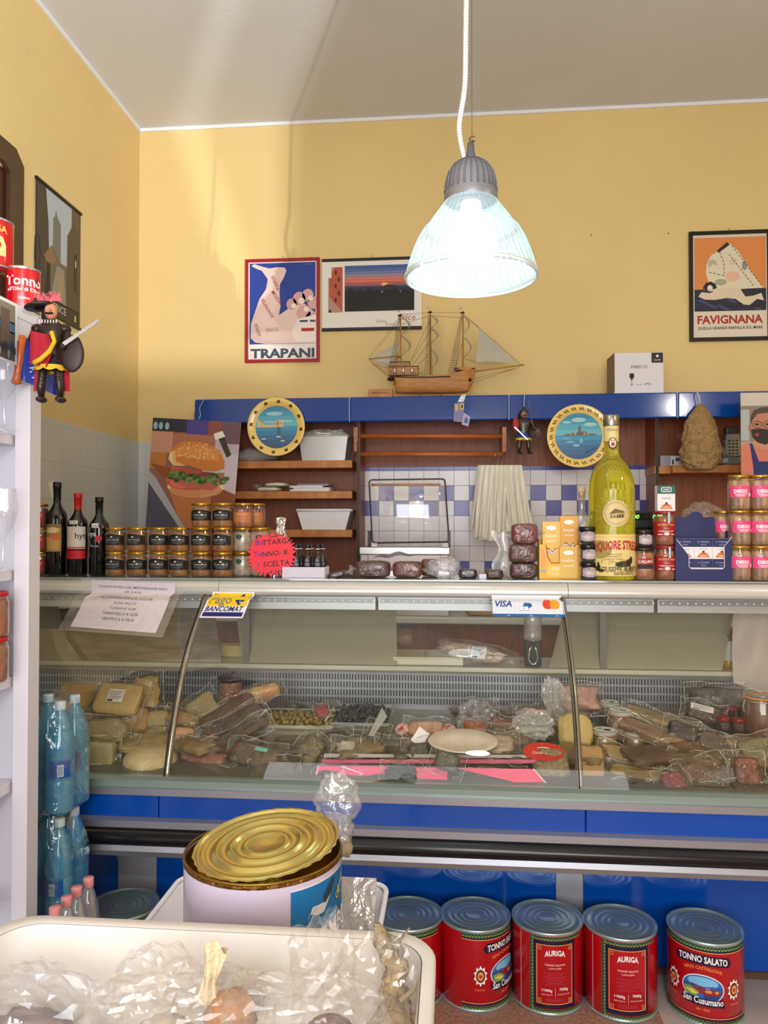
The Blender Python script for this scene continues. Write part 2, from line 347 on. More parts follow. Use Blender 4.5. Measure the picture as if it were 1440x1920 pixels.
# ================================================================== DISPLAY COUNTER
CX0,CX1=-2.08,2.15; SLAB=1.365; PX_=[-.965,.40,1.765]
dc=thing('refrigerated_display_counter','long refrigerated deli counter with curved glass, blue fascia and black bumper','display counter',(0,3.0,0))
d0=Vector(dc.location)
def D(mb,name,label=None,p=None): return mb.build(name,p or dc,label,Matrix.Translation(-d0))
GRY=M('c4c3be',.3,var=.06,vscale=3); OLV=M('b9b5a2',.4)
def prof_x(mb,pts,m,x0=CX0,x1=CX1,smooth=False):   # extrude a (Y,Z) outline along X
    n=len(pts); vs=[(x0,y,z) for y,z in pts]+[(x1,y,z) for y,z in pts]
    mb.add(vs,[(i,(i+1)%n,n+(i+1)%n,n+i) for i in range(n)],m,smooth)
    fs=[tuple(f) for f in tessellate_polygon([[Vector((p[0],p[1],0)) for p in pts]])]
    mb.add(vs[:n],fs,m); mb.add(vs[n:],fs,m); return mb
D(MB().box(CX0,CX1,2.985,3.50,1.358,SLAB,M('8a928c',.06,coat=.6)),'top_slab','dark glass top slab')
mb=MB(); pr=[(2.99,1.357),(2.968,1.352),(2.955,1.338),(2.95,1.32),(2.952,1.306),(2.962,1.298),(3.02,1.298),(3.02,1.357)]
for a,b in ((CX0,-.92),(-.918,.43),(.432,CX1)): prof_x(mb,pr,M('c9c6c0',.22,.25,coat=.3),a,b,True)
D(mb,'front_trim','pale glossy rounded front trim')
for a,b in ((CX0,PX_[0]),(PX_[0],-.30),(-.296,PX_[1]),(PX_[1],.76),(.766,CX1)):
    mb=MB(); mb.box(a+.004,b-.004,3.0,3.05,1.245,1.297,M('aeb0b8',.35,.5)); mb.box(a+.01,b-.01,2.994,3.0,1.272,1.290,M('8e9096',.2,.3))
    for k in range(int((b-a)/.03)): mb.box(a+.02+k*.03,a+.026+k*.03,2.9925,2.994,1.278,1.283,M('e8e8ec',.3))
    D(mb,'lamp_profile','metal lamp profile under the trim')
def gY(z):                                          # curved glass: Y at height z
    t=[(1.30,2.905),(1.25,2.855),(1.173,2.765),(1.10,2.695),(1.015,2.632),(.93,2.588),(.841,2.548),(.78,2.525),(.716,2.505)]
    for i in range(len(t)-1):
        (a,b),(c,d)=t[i],t[i+1]
        if c<=z<=a:
            p0=t[max(0,i-1)]; p3=t[min(len(t)-1,i+2)]; u=(z-a)/(c-a)
            m1=(d-p0[1])/(c-p0[0])*(c-a); m2=(p3[1]-b)/(p3[0]-a)*(c-a)
            return (2*u**3-3*u*u+1)*b+(u**3-2*u*u+u)*m1+(-2*u**3+3*u*u)*d+(u**3-u*u)*m2
    return t[0][1] if z>1.3 else t[-1][1]
GL=film((.95,.96,.90),.014,.010,0,1,.015,.34,(.7,.72,.6))
for a,b in ((CX0,PX_[0]-.003),(PX_[0]+.003,PX_[1]-.003),(PX_[1]+.003,PX_[2]-.003),(PX_[2]+.003,CX1)):
    mb=MB(); mb.grid(lambda u,v:(a+(b-a)*u,gY(1.302-.586*v)-.004,1.302-.586*v),1,60,GL); D(mb,'glass_panel','curved clear glass front panel')
for x in PX_:
    mb=MB(); mb.tube([(x+.004,gY(z)+.018,z) for z in [1.30-.0293*i for i in range(21)]],.0115,M('9a948c',.25,.9),10); D(mb,'glass_post','tubular metal post behind the glass joint')
    mb=MB(); mb.tube([(x,gY(z)-.004,z) for z in [1.30-.0293*i for i in range(21)]],.002,BLK,4); D(mb,'glass_seal')
mb=MB(); prof_x(mb,[(2.47,.735),(2.50,.738),(2.53,.735),(2.53,.70),(2.47,.70)],M('8fa09a',.3,.4)); prof_x(mb,[(2.455,.712),(2.47,.712),(2.47,.69),(2.455,.69)],ALU); D(mb,'bottom_rail','grey green glass bottom rail')
for a,b in ((CX0,PX_[0]),(PX_[0],PX_[1]+.01),(PX_[1]+.01,CX1)):
    D(MB().box(a+.001,b-.001,2.462,2.55,.615,.692,M('0346a4',.2,coat=.2),.004),'fascia_panel','glossy blue fascia panel')
mb=MB(); prof_x(mb,[(2.44,.612),(2.46,.618),(2.55,.618),(2.55,.59),(2.45,.582),(2.44,.59)],ALU); D(mb,'upper_bumper_rail')
mb=MB(); prof_x(mb,[(2.45,.588),(2.425,.575),(2.417,.558),(2.425,.542),(2.45,.532),(2.55,.53),(2.55,.588)],M('141418',.22),smooth=True); D(mb,'bumper','rounded black rubber bumper')
mb=MB(); prof_x(mb,[(2.44,.532),(2.436,.515),(2.44,.498),(2.55,.494),(2.55,.532)],ALU); D(mb,'lower_bumper_rail')
mb=MB().box(CX0,CX1,2.55,2.86,.50,.60,M('2a2c30',.6)); D(mb,'underside')
for a,b in ((CX0,-1.26),(-1.11,AX(1040,2.82)),(AX(1090,2.82),1.76),(1.88,CX1)):
    kp=D(MB().box(a,b,2.815,2.84,.02,.50,M('054aa8',.12,coat=.2),.003),'kick_panel','glossy blue kick panel')
    for x in (a+.03,b-.03): D(MB().lathe([(0,-.006),(.009,-.004),(.009,0)],BLK,seg=10,T=Matrix.Translation((x,2.815,.465))@Matrix.Rotation(R(-90),4,'X')),'screw_cap')
for a,b in ((-1.26,-1.11),(AX(1040,2.82),AX(1090,2.82)),(1.76,1.88)): D(MB().box(a,b,2.82,2.9,0,.50,M('a7aab4',.4,.3)),'pillar','pale grey support pillar')
D(MB().box(CX0,CX1,2.85,3.5,.0,.5,M('2a2c30',.7)),'machine_body')
mb=MB(); prof_x(mb,[(2.52,.732),(3.27,.80),(3.27,.60),(2.52,.60)],M('6c675c',.35,.3)); D(mb,'display_deck')
mb=MB(); prof_x(mb,[(3.22,.985),(3.50,.985),(3.50,.955),(3.235,.955),(3.22,.968)],M('c2bfb0',.3,.3)); D(mb,'inner_worktop','pale metal inner worktop')
D(MB().box(CX0,CX1,3.36,3.50,.60,.96,M('5a5850',.5)),'rear_wall')
for x in (CX0,CX1-.03): D(MB().box(x,x+.03,2.56,3.5,.0,1.29,M('c9c8c2',.4)),'side_panel')
for x in (-.90,.60,1.70): D(MB().box(x,x+.028,3.24,3.27,.98,1.36,M('6a665e',.4,.5)),'shelf_post')
# perforated air grille
mb=MB(); gm=M('a4a6b2',.3,.6); dk=M('2c2a26',.7); x=CX0+.03
mb.box(CX0+.03,CX1-.03,3.268,3.272,.80,.955,dk)
zz=[.957,.943]; rows=[(.918,.943),(.885,.910),(.852,.877),(.819,.844)]
prev=.957
for z0,z1 in rows: mb.box(CX0+.03,CX1-.03,3.262,3.268,z1,prev,gm); prev=z0
mb.box(CX0+.03,CX1-.03,3.262,3.268,.795,prev,gm)
while x<CX1-.04:
    for z0,z1 in rows: mb.box(x,x+.0065,3.262,3.268,z0,z1,gm)
    x+=.0125
D(mb,'air_grille','slotted metal air grille')
# leaning frosted panels on the inner worktop
FR=film((.85,.83,.70),.05,.62,.0,1,.25,.2,(.44,.41,.29))
def leanpanel(px0b,px1b,px0t,px1t,yb=3.24,yt=3.38,zb=.987,zt=1.245):
    a0,a1=AX(px0b,yb),AX(px1b,yb); b0,b1=AX(px0t,yt),AX(px1t,yt); mb=MB()
    for d in (0,.005): mb.add([(a0,yb+d,zb),(a1,yb+d,zb),(b1,yt+d,zt),(b0,yt+d,zt)],[(0,1,2,3)],FR)
    for px in (.06,.94):
        x=b0+(b1-b0)*px; z=zb+.62*(zt-zb); y=yb+.62*(yt-yb); mb.lathe([(0,-.004),(.008,-.003),(.009,0)],STEEL,c=(0,0,0),seg=10,T=Matrix.Translation((x,y-.001,z))@Matrix.Rotation(R(60),4,'X'))
    D(mb,'leaning_panel','frosted plastic leaning rear panel')
leanpanel(455,745,440,742); leanpanel(1030,1352,1060,1378); leanpanel(60,135,20,105); leanpanel(1500,1800,1500,1790)
# ================================================================== PENDANT LAMP
lx,ly=at(883,511,2.4).x,2.4
lp=thing('pendant_lamp','big ribbed clear bell pendant lamp with grey metal cap, lit','lamp',(lx,ly,2.345))
PR=film((.90,.97,.98),.08,.36,0,1,.18,.35,(.62,.86,.95))
prof=[(.204,0),(.206,.010),(.202,.018),(.196,.035),(.190,.055),(.183,.0766),(.172,.105),(.158,.133),(.148,.150),(.135,.160),(.123,.180),(.104,.207),(.088,.228),(.080,.243)]
def dens(p,k=3):
    o=[]
    for (a,b),(c,d) in zip(p,p[1:]):
        for i in range(k): o.append((a+(c-a)*i/k,b+(d-b)*i/k))
    return o+[p[-1]]
MB().lathe(dens(prof,2),PR,seg=192,smooth=False,a=lambda an,r,z:1+(.014 if z>.02 else 0)*(1 if (int(an/(2*PI)*192+.5)%4)==0 else 0)+(.004*math.sin(z*900) if z>.2 else 0)).build('lamp_shade',lp,'ribbed clear bell shade')
MB().lathe([(.200,-.002),(.207,0),(.209,.006),(.206,.012),(.200,.010)],film((.95,1,1),.3,.5,0,1,.1,.3),seg=96).build('rim',lp)
mb=MB(); CM=M('85858c',.4,.55)
cp=[(.082,.238),(.084,.25),(.083,.262),(.079,.275),(.078,.30),(.070,.33),(.055,.352),(.035,.366),(.018,.372),(0,.374)]
mb.lathe(cp,CM,seg=48)
for k in range(24):
    a=2*PI*k/24; mb.tube([((r+.0015)*math.cos(a),(r+.0015)*math.sin(a),z) for r,z in [(.0815,.270)]+cp[4:9]],.0026,M('6c6c74',.4,.5),5)
mb.lathe([(.020,.366),(.016,.385),(.012,.40),(.010,.425),(0,.427)],M('5c5c62',.4,.4),seg=16)
mb.build('metal_cap',lp)
MB().lathe([(0,.035),(.03,.038),(.066,.06),(.084,.095),(.082,.13),(.062,.165),(.038,.19),(.030,.238)],M('e8f8ff',.5,emit=5),seg=24).build('bulb',lp,'glowing white bulb')
mb=MB(); pts=[]; ct=4.315-2.345
for i in range(0,360):
    t=i/359; z=.375+t*(ct-.375-.01); off=-.022*math.exp(-((t-.06)/.06)**2)-.006-.004*math.sin(t*9)
    pts.append((-.006+off,.0,z))
mb.tube(pts,[.0098 if i%2 else .0062 for i in range(360)],M('cfcdc6',.5),8); mb.build('coiled_cable',lp,'white ribbed cable')
mb=MB().tube([(.004,0,.42),(.004,0,ct-.005)],.0012,M('55504a',.4,.5),5)
mb.tube([(.004+.008*math.cos(t*.5),.008*math.sin(t*.5),.418+.0011*t) for t in range(26)],.0018,M('4c4238',.5),5); mb.build('suspension_wire',lp)
MB().lathe([(.05,ct-.03),(.05,ct-.001),(0,ct-.001)],WHITE,seg=24).build('ceiling_rose',lp)
l=light('pendant_lamp_light','POINT',(lx,ly,2.40),(0,0,0),7.5,(.93,.98,1),shadow_soft_size=.05)
# ================================================================== WALL PICTURES
def picture(name,label,cat,px0,px1,py0,py1,Y,frame,fw,depth=.022,bars=False,group=None):
    a=at(px0,(py0+py1)/2,Y); b=at(px1,(py0+py1)/2,Y); cx=(px0+px1)/2
    z1=at(cx,py0,Y).z; z0=at(cx,py1,Y).z; w=b.x-a.x; h=z1-z0
    t=thing(name,label,cat,((a.x+b.x)/2,Y,z0)); mb=MB()
    if bars:
        mb.box(-w/2,w/2,-depth,-.002,0,.022,frame,.003); mb.build('hanging_bar',t); MB().box(-w/2,w/2,-depth,-.002,h-.02,h,frame,.003).build('hanging_bar',t)
    else:
        for x0,x1,y0,y1 in ((-w/2,-w/2+fw,0,h),(w/2-fw,w/2,0,h),(-w/2+fw,w/2-fw,0,fw),(-w/2+fw,w/2-fw,h-fw,h)): mb.box(x0,x1,-depth,-.002,y0,y1,frame,.002)
        mb.build('frame',t)
    mb=MB().tube([(0,-.004,h),(.003,-.008,h+.012),(0,-.002,h+.02)],.0015,BLK,5); mb.build('hanging_nail',t)
    return t,w,h
PM=lambda c:M(c,.55)
# 1 blue poster
t,w,h=picture('framed_poster','red framed blue poster with pale curved tail and dark TRAPANI lettering','poster',461,600,486,680,BW-.002,M('9c1420',.35),.021)
mb=MB(); S=Flat((-w/2,-.012,0)); fw=.021
mb.rect(S,fw-.002,w-fw+.002,fw-.002,h-fw+.002,PM('e8e2e0'),0)
mb.rect(S,fw+.008,w-fw-.008,.125,h-fw-.008,PM('1f3f9a'),.0006)
def P(px,py): return ((px-461)/139*w,(680-py)/194*h)
tail=[P(*q) for q in ((472,498),(478,495),(492,500),(506,504),(520,502),(535,503),(538,509),(533,522),(526,534),(525,552),(527,576),(524,592),(533,586),(545,578),(560,572),(572,572),(593,590),(593,645),(500,645),(480,642),(471,634),(472,606),(478,588),(488,560),(500,542),(503,524),(492,508),(480,503))]
PK=PM('eacdc8'); mb.shape(S,tail,PK,.0012)
for cx,cy,r in ((548,572,11),(562,562,13),(578,556,12),(588,570,12),(570,590,15),(586,600,14)): mb.shape(S,[P(cx+r*math.cos(a)*.9,min(650,cy+r*math.sin(a))) for a in [i*PI/8 for i in range(16)]],PM('d8a8a6'),.0016)
mb.shape(S,[P(*q) for q in ((560,600),(593,592),(593,643),(556,643),(548,625))],PM('f1e6e2'),.002)
for cx,cy,r in ((552,575,5),(566,566,6),(583,562,5),(575,582,5)): mb.shape(S,ell(*P(cx,cy),r/139*w,r/194*h,12),PM('f0e4e0'),.0022)
mb.rect(S,*[P(566,0)[0],P(590,0)[0]],P(0,623)[1],P(0,617)[1],PM('a8342e'),.0026)
for a,b in ((563,578),(582,592)): mb.rect(S,P(a,0)[0],P(b,0)[0],P(0,606)[1],P(0,602)[1],PM('46506a'),.0026)
mb.build('printed_sheet',t)
mb=MB(); RDK=PM('a83a34')
mb.text(S,'TRAPANI',w/2,P(0,671)[1],.085,PM('3e4c60'),.001,.04,w=w*.86)
for s_,px,py,sz,ro in (('SEGESTA',515,533,.028,-1.15),('MOZIA',517,560,.032,-1.0),('SELINUNTE',500,580,.03,-1.05),('ERICE',512,622,.034,.08),('EGADI',482,620,.03,-1.25)):
    mb.text(S,s_,*P(px,py),sz,RDK if s_!='ERICE' else PM('d08a78'),.003,.01,rot=ro)
mb.text(S,'S. FIUME',*P(577,499),.014,PM('7a86b8'),.0015); mb.build('lettering',t)
# 2 sunset scroll
t,w,h=picture('scroll_poster','white scroll poster with dark sunset photograph, hanging behind the lamp','poster',604,791,484,620,BW-.002,BLK,0,bars=True,depth=.014)
mb=MB(); S=Flat((-w/2,-.008,0))
def P(px,py): return ((px-604)/187*w,(620-py)/136*h)
def PR_(c,x0,x1,y0,y1,d): a=P(x0,y1); b=P(x1,y0); mb.rect(S,a[0],b[0],a[1],b[1],PM(c),d)
PR_('e6e2de',604,791,485,619,0)
for i,c in enumerate(('3c5c9a','4a68a4','6a7aa8','94829e','c07a74','d8705a','a85a5e','5c5878','3c4466')): PR_(c,647,777,498+i*5.3,498+(i+1)*5.3+.3,.001)
mb.shape(S,ell(*P(722,534),7/187*w,3/136*h,16),PM('ff9a50'),.0016); mb.shape(S,ell(*P(722,536),3/187*w,2.4/136*h,16),PM('ffd080'),.002)
PR_('262c44',647,777,538,548,.0018); mb.shape(S,[P(*q) for q in ((712,541),(725,535),(742,537),(752,541))],PM('20243a'),.0022)
mb.shape(S,[P(647,584)]+[P(647+i*5,545+3*math.sin(i*1.9)-2*math.sin(i*.8)) for i in range(27)]+[P(777,584)],PM('0c0b0e'),.0024)
PR_('b08a7c',616,643,500,585,.001); mb.shape(S,[P(*q) for q in ((618,520),(628,500),(643,500),(643,584),(632,572),(618,555))],PM('b4553c'),.0016)
for k in range(5): PR_('4a2418',628+k%2*6,632+k%2*6,506+k*13,514+k*13,.002)
PR_('e6e2de',616,622,500,520,.002); PR_('2a2622',617,622,580,585,.002); mb.build('printed_sheet',t)
mb=MB(); GR_=PM('8a7c70'); mb.text(S,'Erice',*P(716,606),.032,GR_,.001,shear=.2); mb.text(S,'Erice',*P(733,612),.034,PM('c8907c'),.001,shear=.2); mb.text(S,'Erice',*P(763,602),.06,PM('a8604c'),.0014,shear=.2); mb.build('lettering',t)
# 3 orange poster
t,w,h=picture('framed_poster','black framed orange poster with pale wing shape and red FAVIGNANA lettering','poster',1291,1444,434,640,BW-.002,M('100f10',.3),.024)
mb=MB(); S=Flat((-w/2,-.012,0))
def P(px,py): return ((px-1291)/153*w,(640-py)/206*h)
PR_('ddd3c4',1297,1439,441,634,0); PR_('d98a4a',1301,1435,446,546,.0006); PR_('24283e',1301,1435,543,584,.0009)
mb.shape(S,[P(*q) for q in ((1363,455),(1372,461),(1384,473),(1397,495),(1414,520),(1430,542),(1332,546),(1328,530),(1323,515),(1324,495),(1332,480),(1345,472))],PM('ddd6bc'),.0014)
mb.shape(S,[P(*q) for q in ((1363,455),(1368,460),(1347,475),(1343,471))],PM('2c2a28'),.002)
BK=PM('26231f')
def dash(pts,wd=1.3):
    for (a,b) in pts:
        (x0,y0),(x1,y1)=a,b; n=max(2,int(math.hypot(x1-x0,y1-y0)/7))
        for i in range(n):
            t0=i/n;t1=t0+.6/n; A=P(x0+(x1-x0)*t0,y0+(y1-y0)*t0);B=P(x0+(x1-x0)*t1,y0+(y1-y0)*t1)
            d=Vector((B[0]-A[0],B[1]-A[1])); nn=Vector((-d.y,d.x)).normalized()*wd/153*w/2
            mb.shape(S,[(A[0]+nn.x,A[1]+nn.y),(A[0]-nn.x,A[1]-nn.y),(B[0]-nn.x,B[1]-nn.y),(B[0]+nn.x,B[1]+nn.y)],BK,.0022)
dash([((1366,478),(1413,540)),((1349,474),(1357,495)),((1357,495),(1357,518)),((1357,518),(1325,510)),((1372,462),(1428,540))])
mb.shape(S,[P(*q) for q in ((1326,492),(1334,486),(1342,490),(1345,499),(1336,496),(1328,503))],PM('b8b4a0'),.002)
for cx,cy,rx,ry,c in ((1374,492,8,6,'cfc6a8'),(1372,520,14,10,'e0b8a0'),(1350,530,12,6,'a8a88e'),(1395,500,5,9,'8c9298')): mb.shape(S,ell(*P(cx,cy),rx/153*w,ry/206*h,16),PM(c),.0019)
mb.shape(S,[P(*q) for q in ((1308,556),(1314,548),(1330,550),(1345,542),(1362,541),(1378,540),(1388,545),(1396,558),(1410,557),(1426,552),(1431,566),(1418,563),(1404,574),(1393,573),(1378,562),(1360,560),(1340,563),(1320,562))],PM('dccdb4'),.0024)
mb.shape(S,[P(*q) for q in ((1316,541),(1322,531),(1332,528),(1341,534),(1343,541),(1330,545))],BK,.0028); mb.shape(S,ell(*P(1330,541),5/153*w,6/206*h,14),PM('eeddd0'),.003); mb.shape(S,ell(*P(1329,544),1.4/153*w,1.2/206*h,8),PM('b02020'),.0034)
for k in range(16): x=1303+(k*37%70); y=563+(k*11%20); dash([((x,y),(x+12,y+rnd.uniform(-2,2)))],1.0) if 0 else mb.shape(S,[P(x,y),P(x+11,y-1),P(x+12,y+.6)],PM('5a64a0'),.0016)
mb.build('printed_sheet',t)
mb=MB(); mb.text(S,'FAVIGNANA',w*.5,P(0,607)[1],.073,PM('a82418'),.001,.03,w=w*.80); mb.text(S,'QUELLA GRANDE FARFALLA SUL MARE',w*.5,P(0,618)[1],.026,BK,.001,.015,w=w*.79); mb.text(S,'FIUME',*P(1419,582),.014,PM('7c8278'),.002); mb.build('lettering',t)
# 4 scroll poster on the left wall
t=thing('scroll_poster','dark scroll poster of an old stone alley hanging on the left wall','poster',(LW+.002,4.01,2.70))
S=Flat((.006,-.24,0),(0,1,0),(0,0,1)); S.n=Vector((1,0,0)); w,h=.48,.685
MB().box(.001,.016,-.245,.245,h-.014,h,BLK,.003).build('hanging_bar',t); MB().box(.001,.016,-.245,.245,0,.014,BLK,.003).build('hanging_bar',t)
mb=MB(); c=[('3c352a',0,1,0,1,0),('5e5648',.02,.97,.14,.985,.0005),('aab4be',.16,.78,.45,.97,.001)]
for co,u0,u1,v0,v1,d in c: mb.rect(S,u0*w,u1*w,v0*h,v1*h,PM(co),d)
def sh(co,pts,d): mb.shape(S,[(a*w,b*h) for a,b in pts],PM(co),d)
sh('463f38',[(.02,.985),(.2,.985),(.26,.72),(.3,.14),(.02,.14)],.0015); sh('6e7268',[(.36,.42),(.36,.78),(.40,.80),(.42,.86),(.46,.80),(.53,.77),(.53,.42)],.0015)
sh('6e644e',[(.2,.20),(.2,.46),(.34,.56),(.5,.46),(.7,.46),(.7,.2)],.002); sh('584c38',[(.66,.14),(.68,.72),(.82,.86),(.97,.80),(.97,.14)],.0025)
sh('8a6a50',[(.16,.44),(.32,.55),(.42,.46),(.4,.42),(.22,.40)],.003); sh('8a8878',[(.3,.14),(.44,.42),(.6,.42),(.66,.14)],.003); sh('2c241c',[(.2,.16),(.22,.4),(.3,.4),(.3,.16)],.0032)
sh('3a3026',[(.84,.3),(.84,.6),(.9,.62),(.9,.3)],.0035); sh('d0d4d8',[(.86,.5),(.86,.56),(.88,.56),(.88,.5)],.004); sh('9c8a68',[(.48,.2),(.48,.36),(.54,.38),(.58,.36),(.58,.2)],.0034)
mb.build('printed_sheet',t); mb=MB(); mb.text(S,'ERICE',.52*w,.06*h,.055,PM('cfc8b0'),.001); mb.text(S,'M',.30*w,.055*h,.075,PM('f0f0ea'),.001); mb.rect(S,.86*w,.90*w,.05*h,.1*h,PM('d8b040'),.001); mb.build('lettering',t)
# nail holes
for px,py in ((1253,438),(1108,441)): 
    p=at(px,py,BW); tag(MB().lathe([(0,-.006),(.004,-.005),(.004,0)],M('6a4a20',.6),seg=8,T=Matrix.Rotation(R(-90),4,'X')).build('wall_nail'),'tiny brown nail in the yellow wall, %s the orange poster'%('nearer to' if px>1200 else 'farther from'),'nail',None,(p.x,BW-.001,p.z))
# ================================================================== THINGS ON THE HEADER
HTOP=HT
Y=4.82; sx=lambda px:AX(px,Y)
sh_=thing('model_sailing_ship','wooden three masted model sailing ship with loose grey sails','model ship',(sx(810),Y,HTOP))
o_=Vector(sh_.location)
HW=wood('c08a4a','a8703a',(2,8,14),5,.5); DW=M('4a2c1c',.5); SAIL=M('b9b4a4',.85,var=.1,vscale=20); MAST=M('b07c34',.5); ROPE=M('6a5440',.8)
def Q(px,py,dy=0): return at(px,py,Y+dy)-o_
# hull loft
st=[(738,706,700,.016,722),(742,738,706,.045,708),(765,738,710,.058,708),(800,738,710,.062,707),(835,738,708,.06,706),(860,738,700,.055,700),(875,736,694,.042,694),(884,722,694,.024,693),(890,700,694,.01,693)]
mb=MB()
def hull(u,v):
    i=min(int(u*(len(st)-1)),len(st)-2); f=u*(len(st)-1)-i; a,b=st[i],st[i+1]; L_=lambda k:a[k]+(b[k]-a[k])*f
    px,bot,hw,top=L_(0),L_(1),L_(3),L_(4); t=(v-.5)*2; zz=Q(px,0).x; zt=Q(px,top).z; zb=max(Q(px,bot).z,.002)
    k=abs(t)**1.8; return Vector((zz,math.copysign(hw*min(1,abs(t)**.45),t),zb+(zt-zb)*k))
mb.grid(hull,32,14,HW); mb.grid(lambda u,v:Vector((hull(u,0).x,hull(u,0).y*(1-2*v),hull(u,0).z-.003)),32,2,HW)
mb.build('hull',sh_)
mb=MB(); mb.tube([Q(742,706,-.05),Q(765,707,-.062),(Q(800,707,-.066)),Q(845,706,-.06)],.004,DW,6)
mb.blob(Q(733,711),(.05,.1,.022),DW,seed=2); mb.tube([Q(851,691,-.05),Q(890,691,0),Q(851,691,.05)],.004,DW,6)
for px in (788,826): mb.box(Q(px,0).x-.003,Q(px,0).x+.003,-.07,-.058,.002,.03,DW)
mb.blob(Q(880,712,-.02),(.03,.03,.03),BLK,seed=3,nu=10,nv=8); mb.build('dark_trim',sh_)
mb=MB()
for px0,px1,py0,py1,d in ((730,784,690,706,.045),(732,768,681,691,.038),(745,752,672,682,.02)):
    a=Q(px0,py1);b=Q(px1,py0); mb.box(a.x,b.x,-d,d,a.z,b.z,HW,.002); mb.box(a.x-.003,b.x+.003,-d-.004,d+.004,b.z,b.z+.004,DW)
    if px1-px0>30:
        for k in range(3): x=a.x+(b.x-a.x)*(.2+.3*k); mb.box(x-.009,x+.009,-d-.003,-d,a.z+.01,b.z-.008,DW); mb.box(x-.006,x+.006,-d-.004,-d-.002,a.z+.015,b.z-.012,M('c8ccd0',.4))
for k in range(14): x=Q(740+k*4,700).x; mb.tube([(x,-.05,Q(765,708).z),(x,-.05,Q(765,700).z)],.0012,DW,4)
a=Q(853,700); mb.box(a.x,Q(884,693).x,-.04,.04,Q(868,695).z-.002,Q(868,691).z,HW,.002); mb.build('cabin',sh_)
mtop={750:588,806:582,867:583}
for px,tp in mtop.items():
    mb=MB(); mb.tube([Q(px+1,704),Q(px+1,tp)],[.0055,.0035],MAST,8); q=Q(px,tp+4); mb.lathe([(.0,-.002),(.014,-.002),(.014,.004),(0,.004)],DW,c=q,seg=12); mb.build('mast',sh_)
    mb=MB(); fl=Q(px,tp-6); mb.add([fl,fl+Vector((-.02,0,.004)),fl+Vector((-.02,.003,-.01)),fl+Vector((0,0,-.012))],[(0,1,2,3)],SAIL); mb.build('pennant',sh_)
    for sgn in (-1,1):                                                # rope ladders
        mb=MB(); N_=14; foot=px-{750:18,806:6,867:24}[px]; dy=.055*sgn; ends=[]
        for k in range(4):
            A=Q(foot-4+k*5,706,dy)+Vector((0,0,0)); B=Q(px-3+k,tp+8); mb.tube([A,B],.0009,ROPE,4); ends.append((A,B))
        for r in range(1,26):
            t=r/27; mb.tube([ends[0][0].lerp(ends[0][1],t),ends[3][0].lerp(ends[3][1],t)],.0008,M('8c7a60',.8),4)
        mb.build('rope_ladder',sh_)
for px,segs in ((752,((592,628,14),(628,668,15))),(808,((590,614,10),(615,642,11),(654,692,10))),(868,((590,626,10),(630,672,13)))):
    for y0,y1,bw in segs:                                               # curled sails
        mb=MB(); mb.grid(lambda u,v:Q(px+bw*math.sin(PI*min(1,v*1.05))*1.0+ (3 if v>.8 else 0)*0,y0+(y1-y0)*v,-.055+.11*u+.0)+Vector((.012*math.sin(PI*u)*math.sin(PI*v),0,-.02*abs(u-.5))),8,10,SAIL); mb.build('sail',sh_)
def tri(name,p0,p1,p2,sag=.012):
    mb=MB(); mb.grid(lambda u,v:(p0.lerp(p1,u)).lerp(p2,v)+Vector((0,sag*math.sin(PI*u)*math.sin(PI*v),.01*math.sin(PI*v)*(u-.5))),8,8,SAIL); mb.build(name,sh_)
tri('sail',Q(898,614),Q(970,681),Q(892,679)); tri('sail',Q(691,672),Q(750,640),Q(735,690)); 
mb=MB(); mb.tube([Q(886,697),Q(983,684)],.0045,MAST,6); mb.tube([Q(692,673),Q(750,667)],.004,MAST,6); mb.build('bowsprit',sh_)
mb=MB()
for a,b in (((867,588),(976,683)),((872,592),(898,614)),((750,590),(806,586)),((806,586),(867,586)),((810,592),(865,596)),((691,674),(732,706)),((691,674),(738,715)),((691,672),(745,600)),((750,600),(712,650)),((880,720),(975,688)),((882,712),(970,690)),((868,672),(893,679)),((808,660),(770,700)),((806,640),(764,698)),((806,620),(760,695)),((850,700),(868,640)),((806,600),(772,672)),((752,608),(806,592)),((750,690),(691,673))):
    mb.tube([Q(*a),Q(*b)],.0011,ROPE,4)
mb.build('rigging',sh_)
p=Q(722,0)+o_; mb=MB().box(-.075,.075,-.03,.03,0,.052,wood('c08850','a06a3c',(6,20,20),4,.6),.002); mb.box(-.06,.06,-.0315,-.03,.024,.027,DW)
mb.box(-.045,-.038,-.0316,-.03,.02,.032,DW); tag(mb.build('wooden_block'),'short wooden block with a dark knot beside the model ship stern','block',None,(AX(714,4.75),4.75,HTOP))
# glassware carton
t=thing('cardboard_carton','white wine glass carton printed PARIS 53 on the blue header','box',(AX(1193,4.80),4.82,HTOP),R(2))
w=(AX(1240,4.78)-AX(1148,4.78)); h=.245
mb=MB().box(-w/2,w/2,-.1,.1,0,h,M('d9d6dc',.6),.003); mb.slab(Flat((-w/2-.002,-.1,0),(0,1,0),(0,0,1)),[(0,.01),(.19,.01),(.19,h),(0,h)],M('8a7a68',.8),0,.002); mb.build('carton_body',t)
S=Flat((0,-.1005,0)); mb=MB(); mb.rect(S,w/2-.072,w/2-.004,h-.062,h-.002,INK); mb.shape(S,[(w/2-.038,h-.012),(w/2-.028,h-.022),(w/2-.038,h-.032),(w/2-.048,h-.022)],PAPER,.001)
mb.text(S,'IGLASS',w/2-.038,h-.05,.013,PAPER,.001); mb.text(S,'PARIS 53',0,.15,.026,INK,.0007); mb.text(S,'6 PCS',.05,.05,.016,INK,.0007,.015)
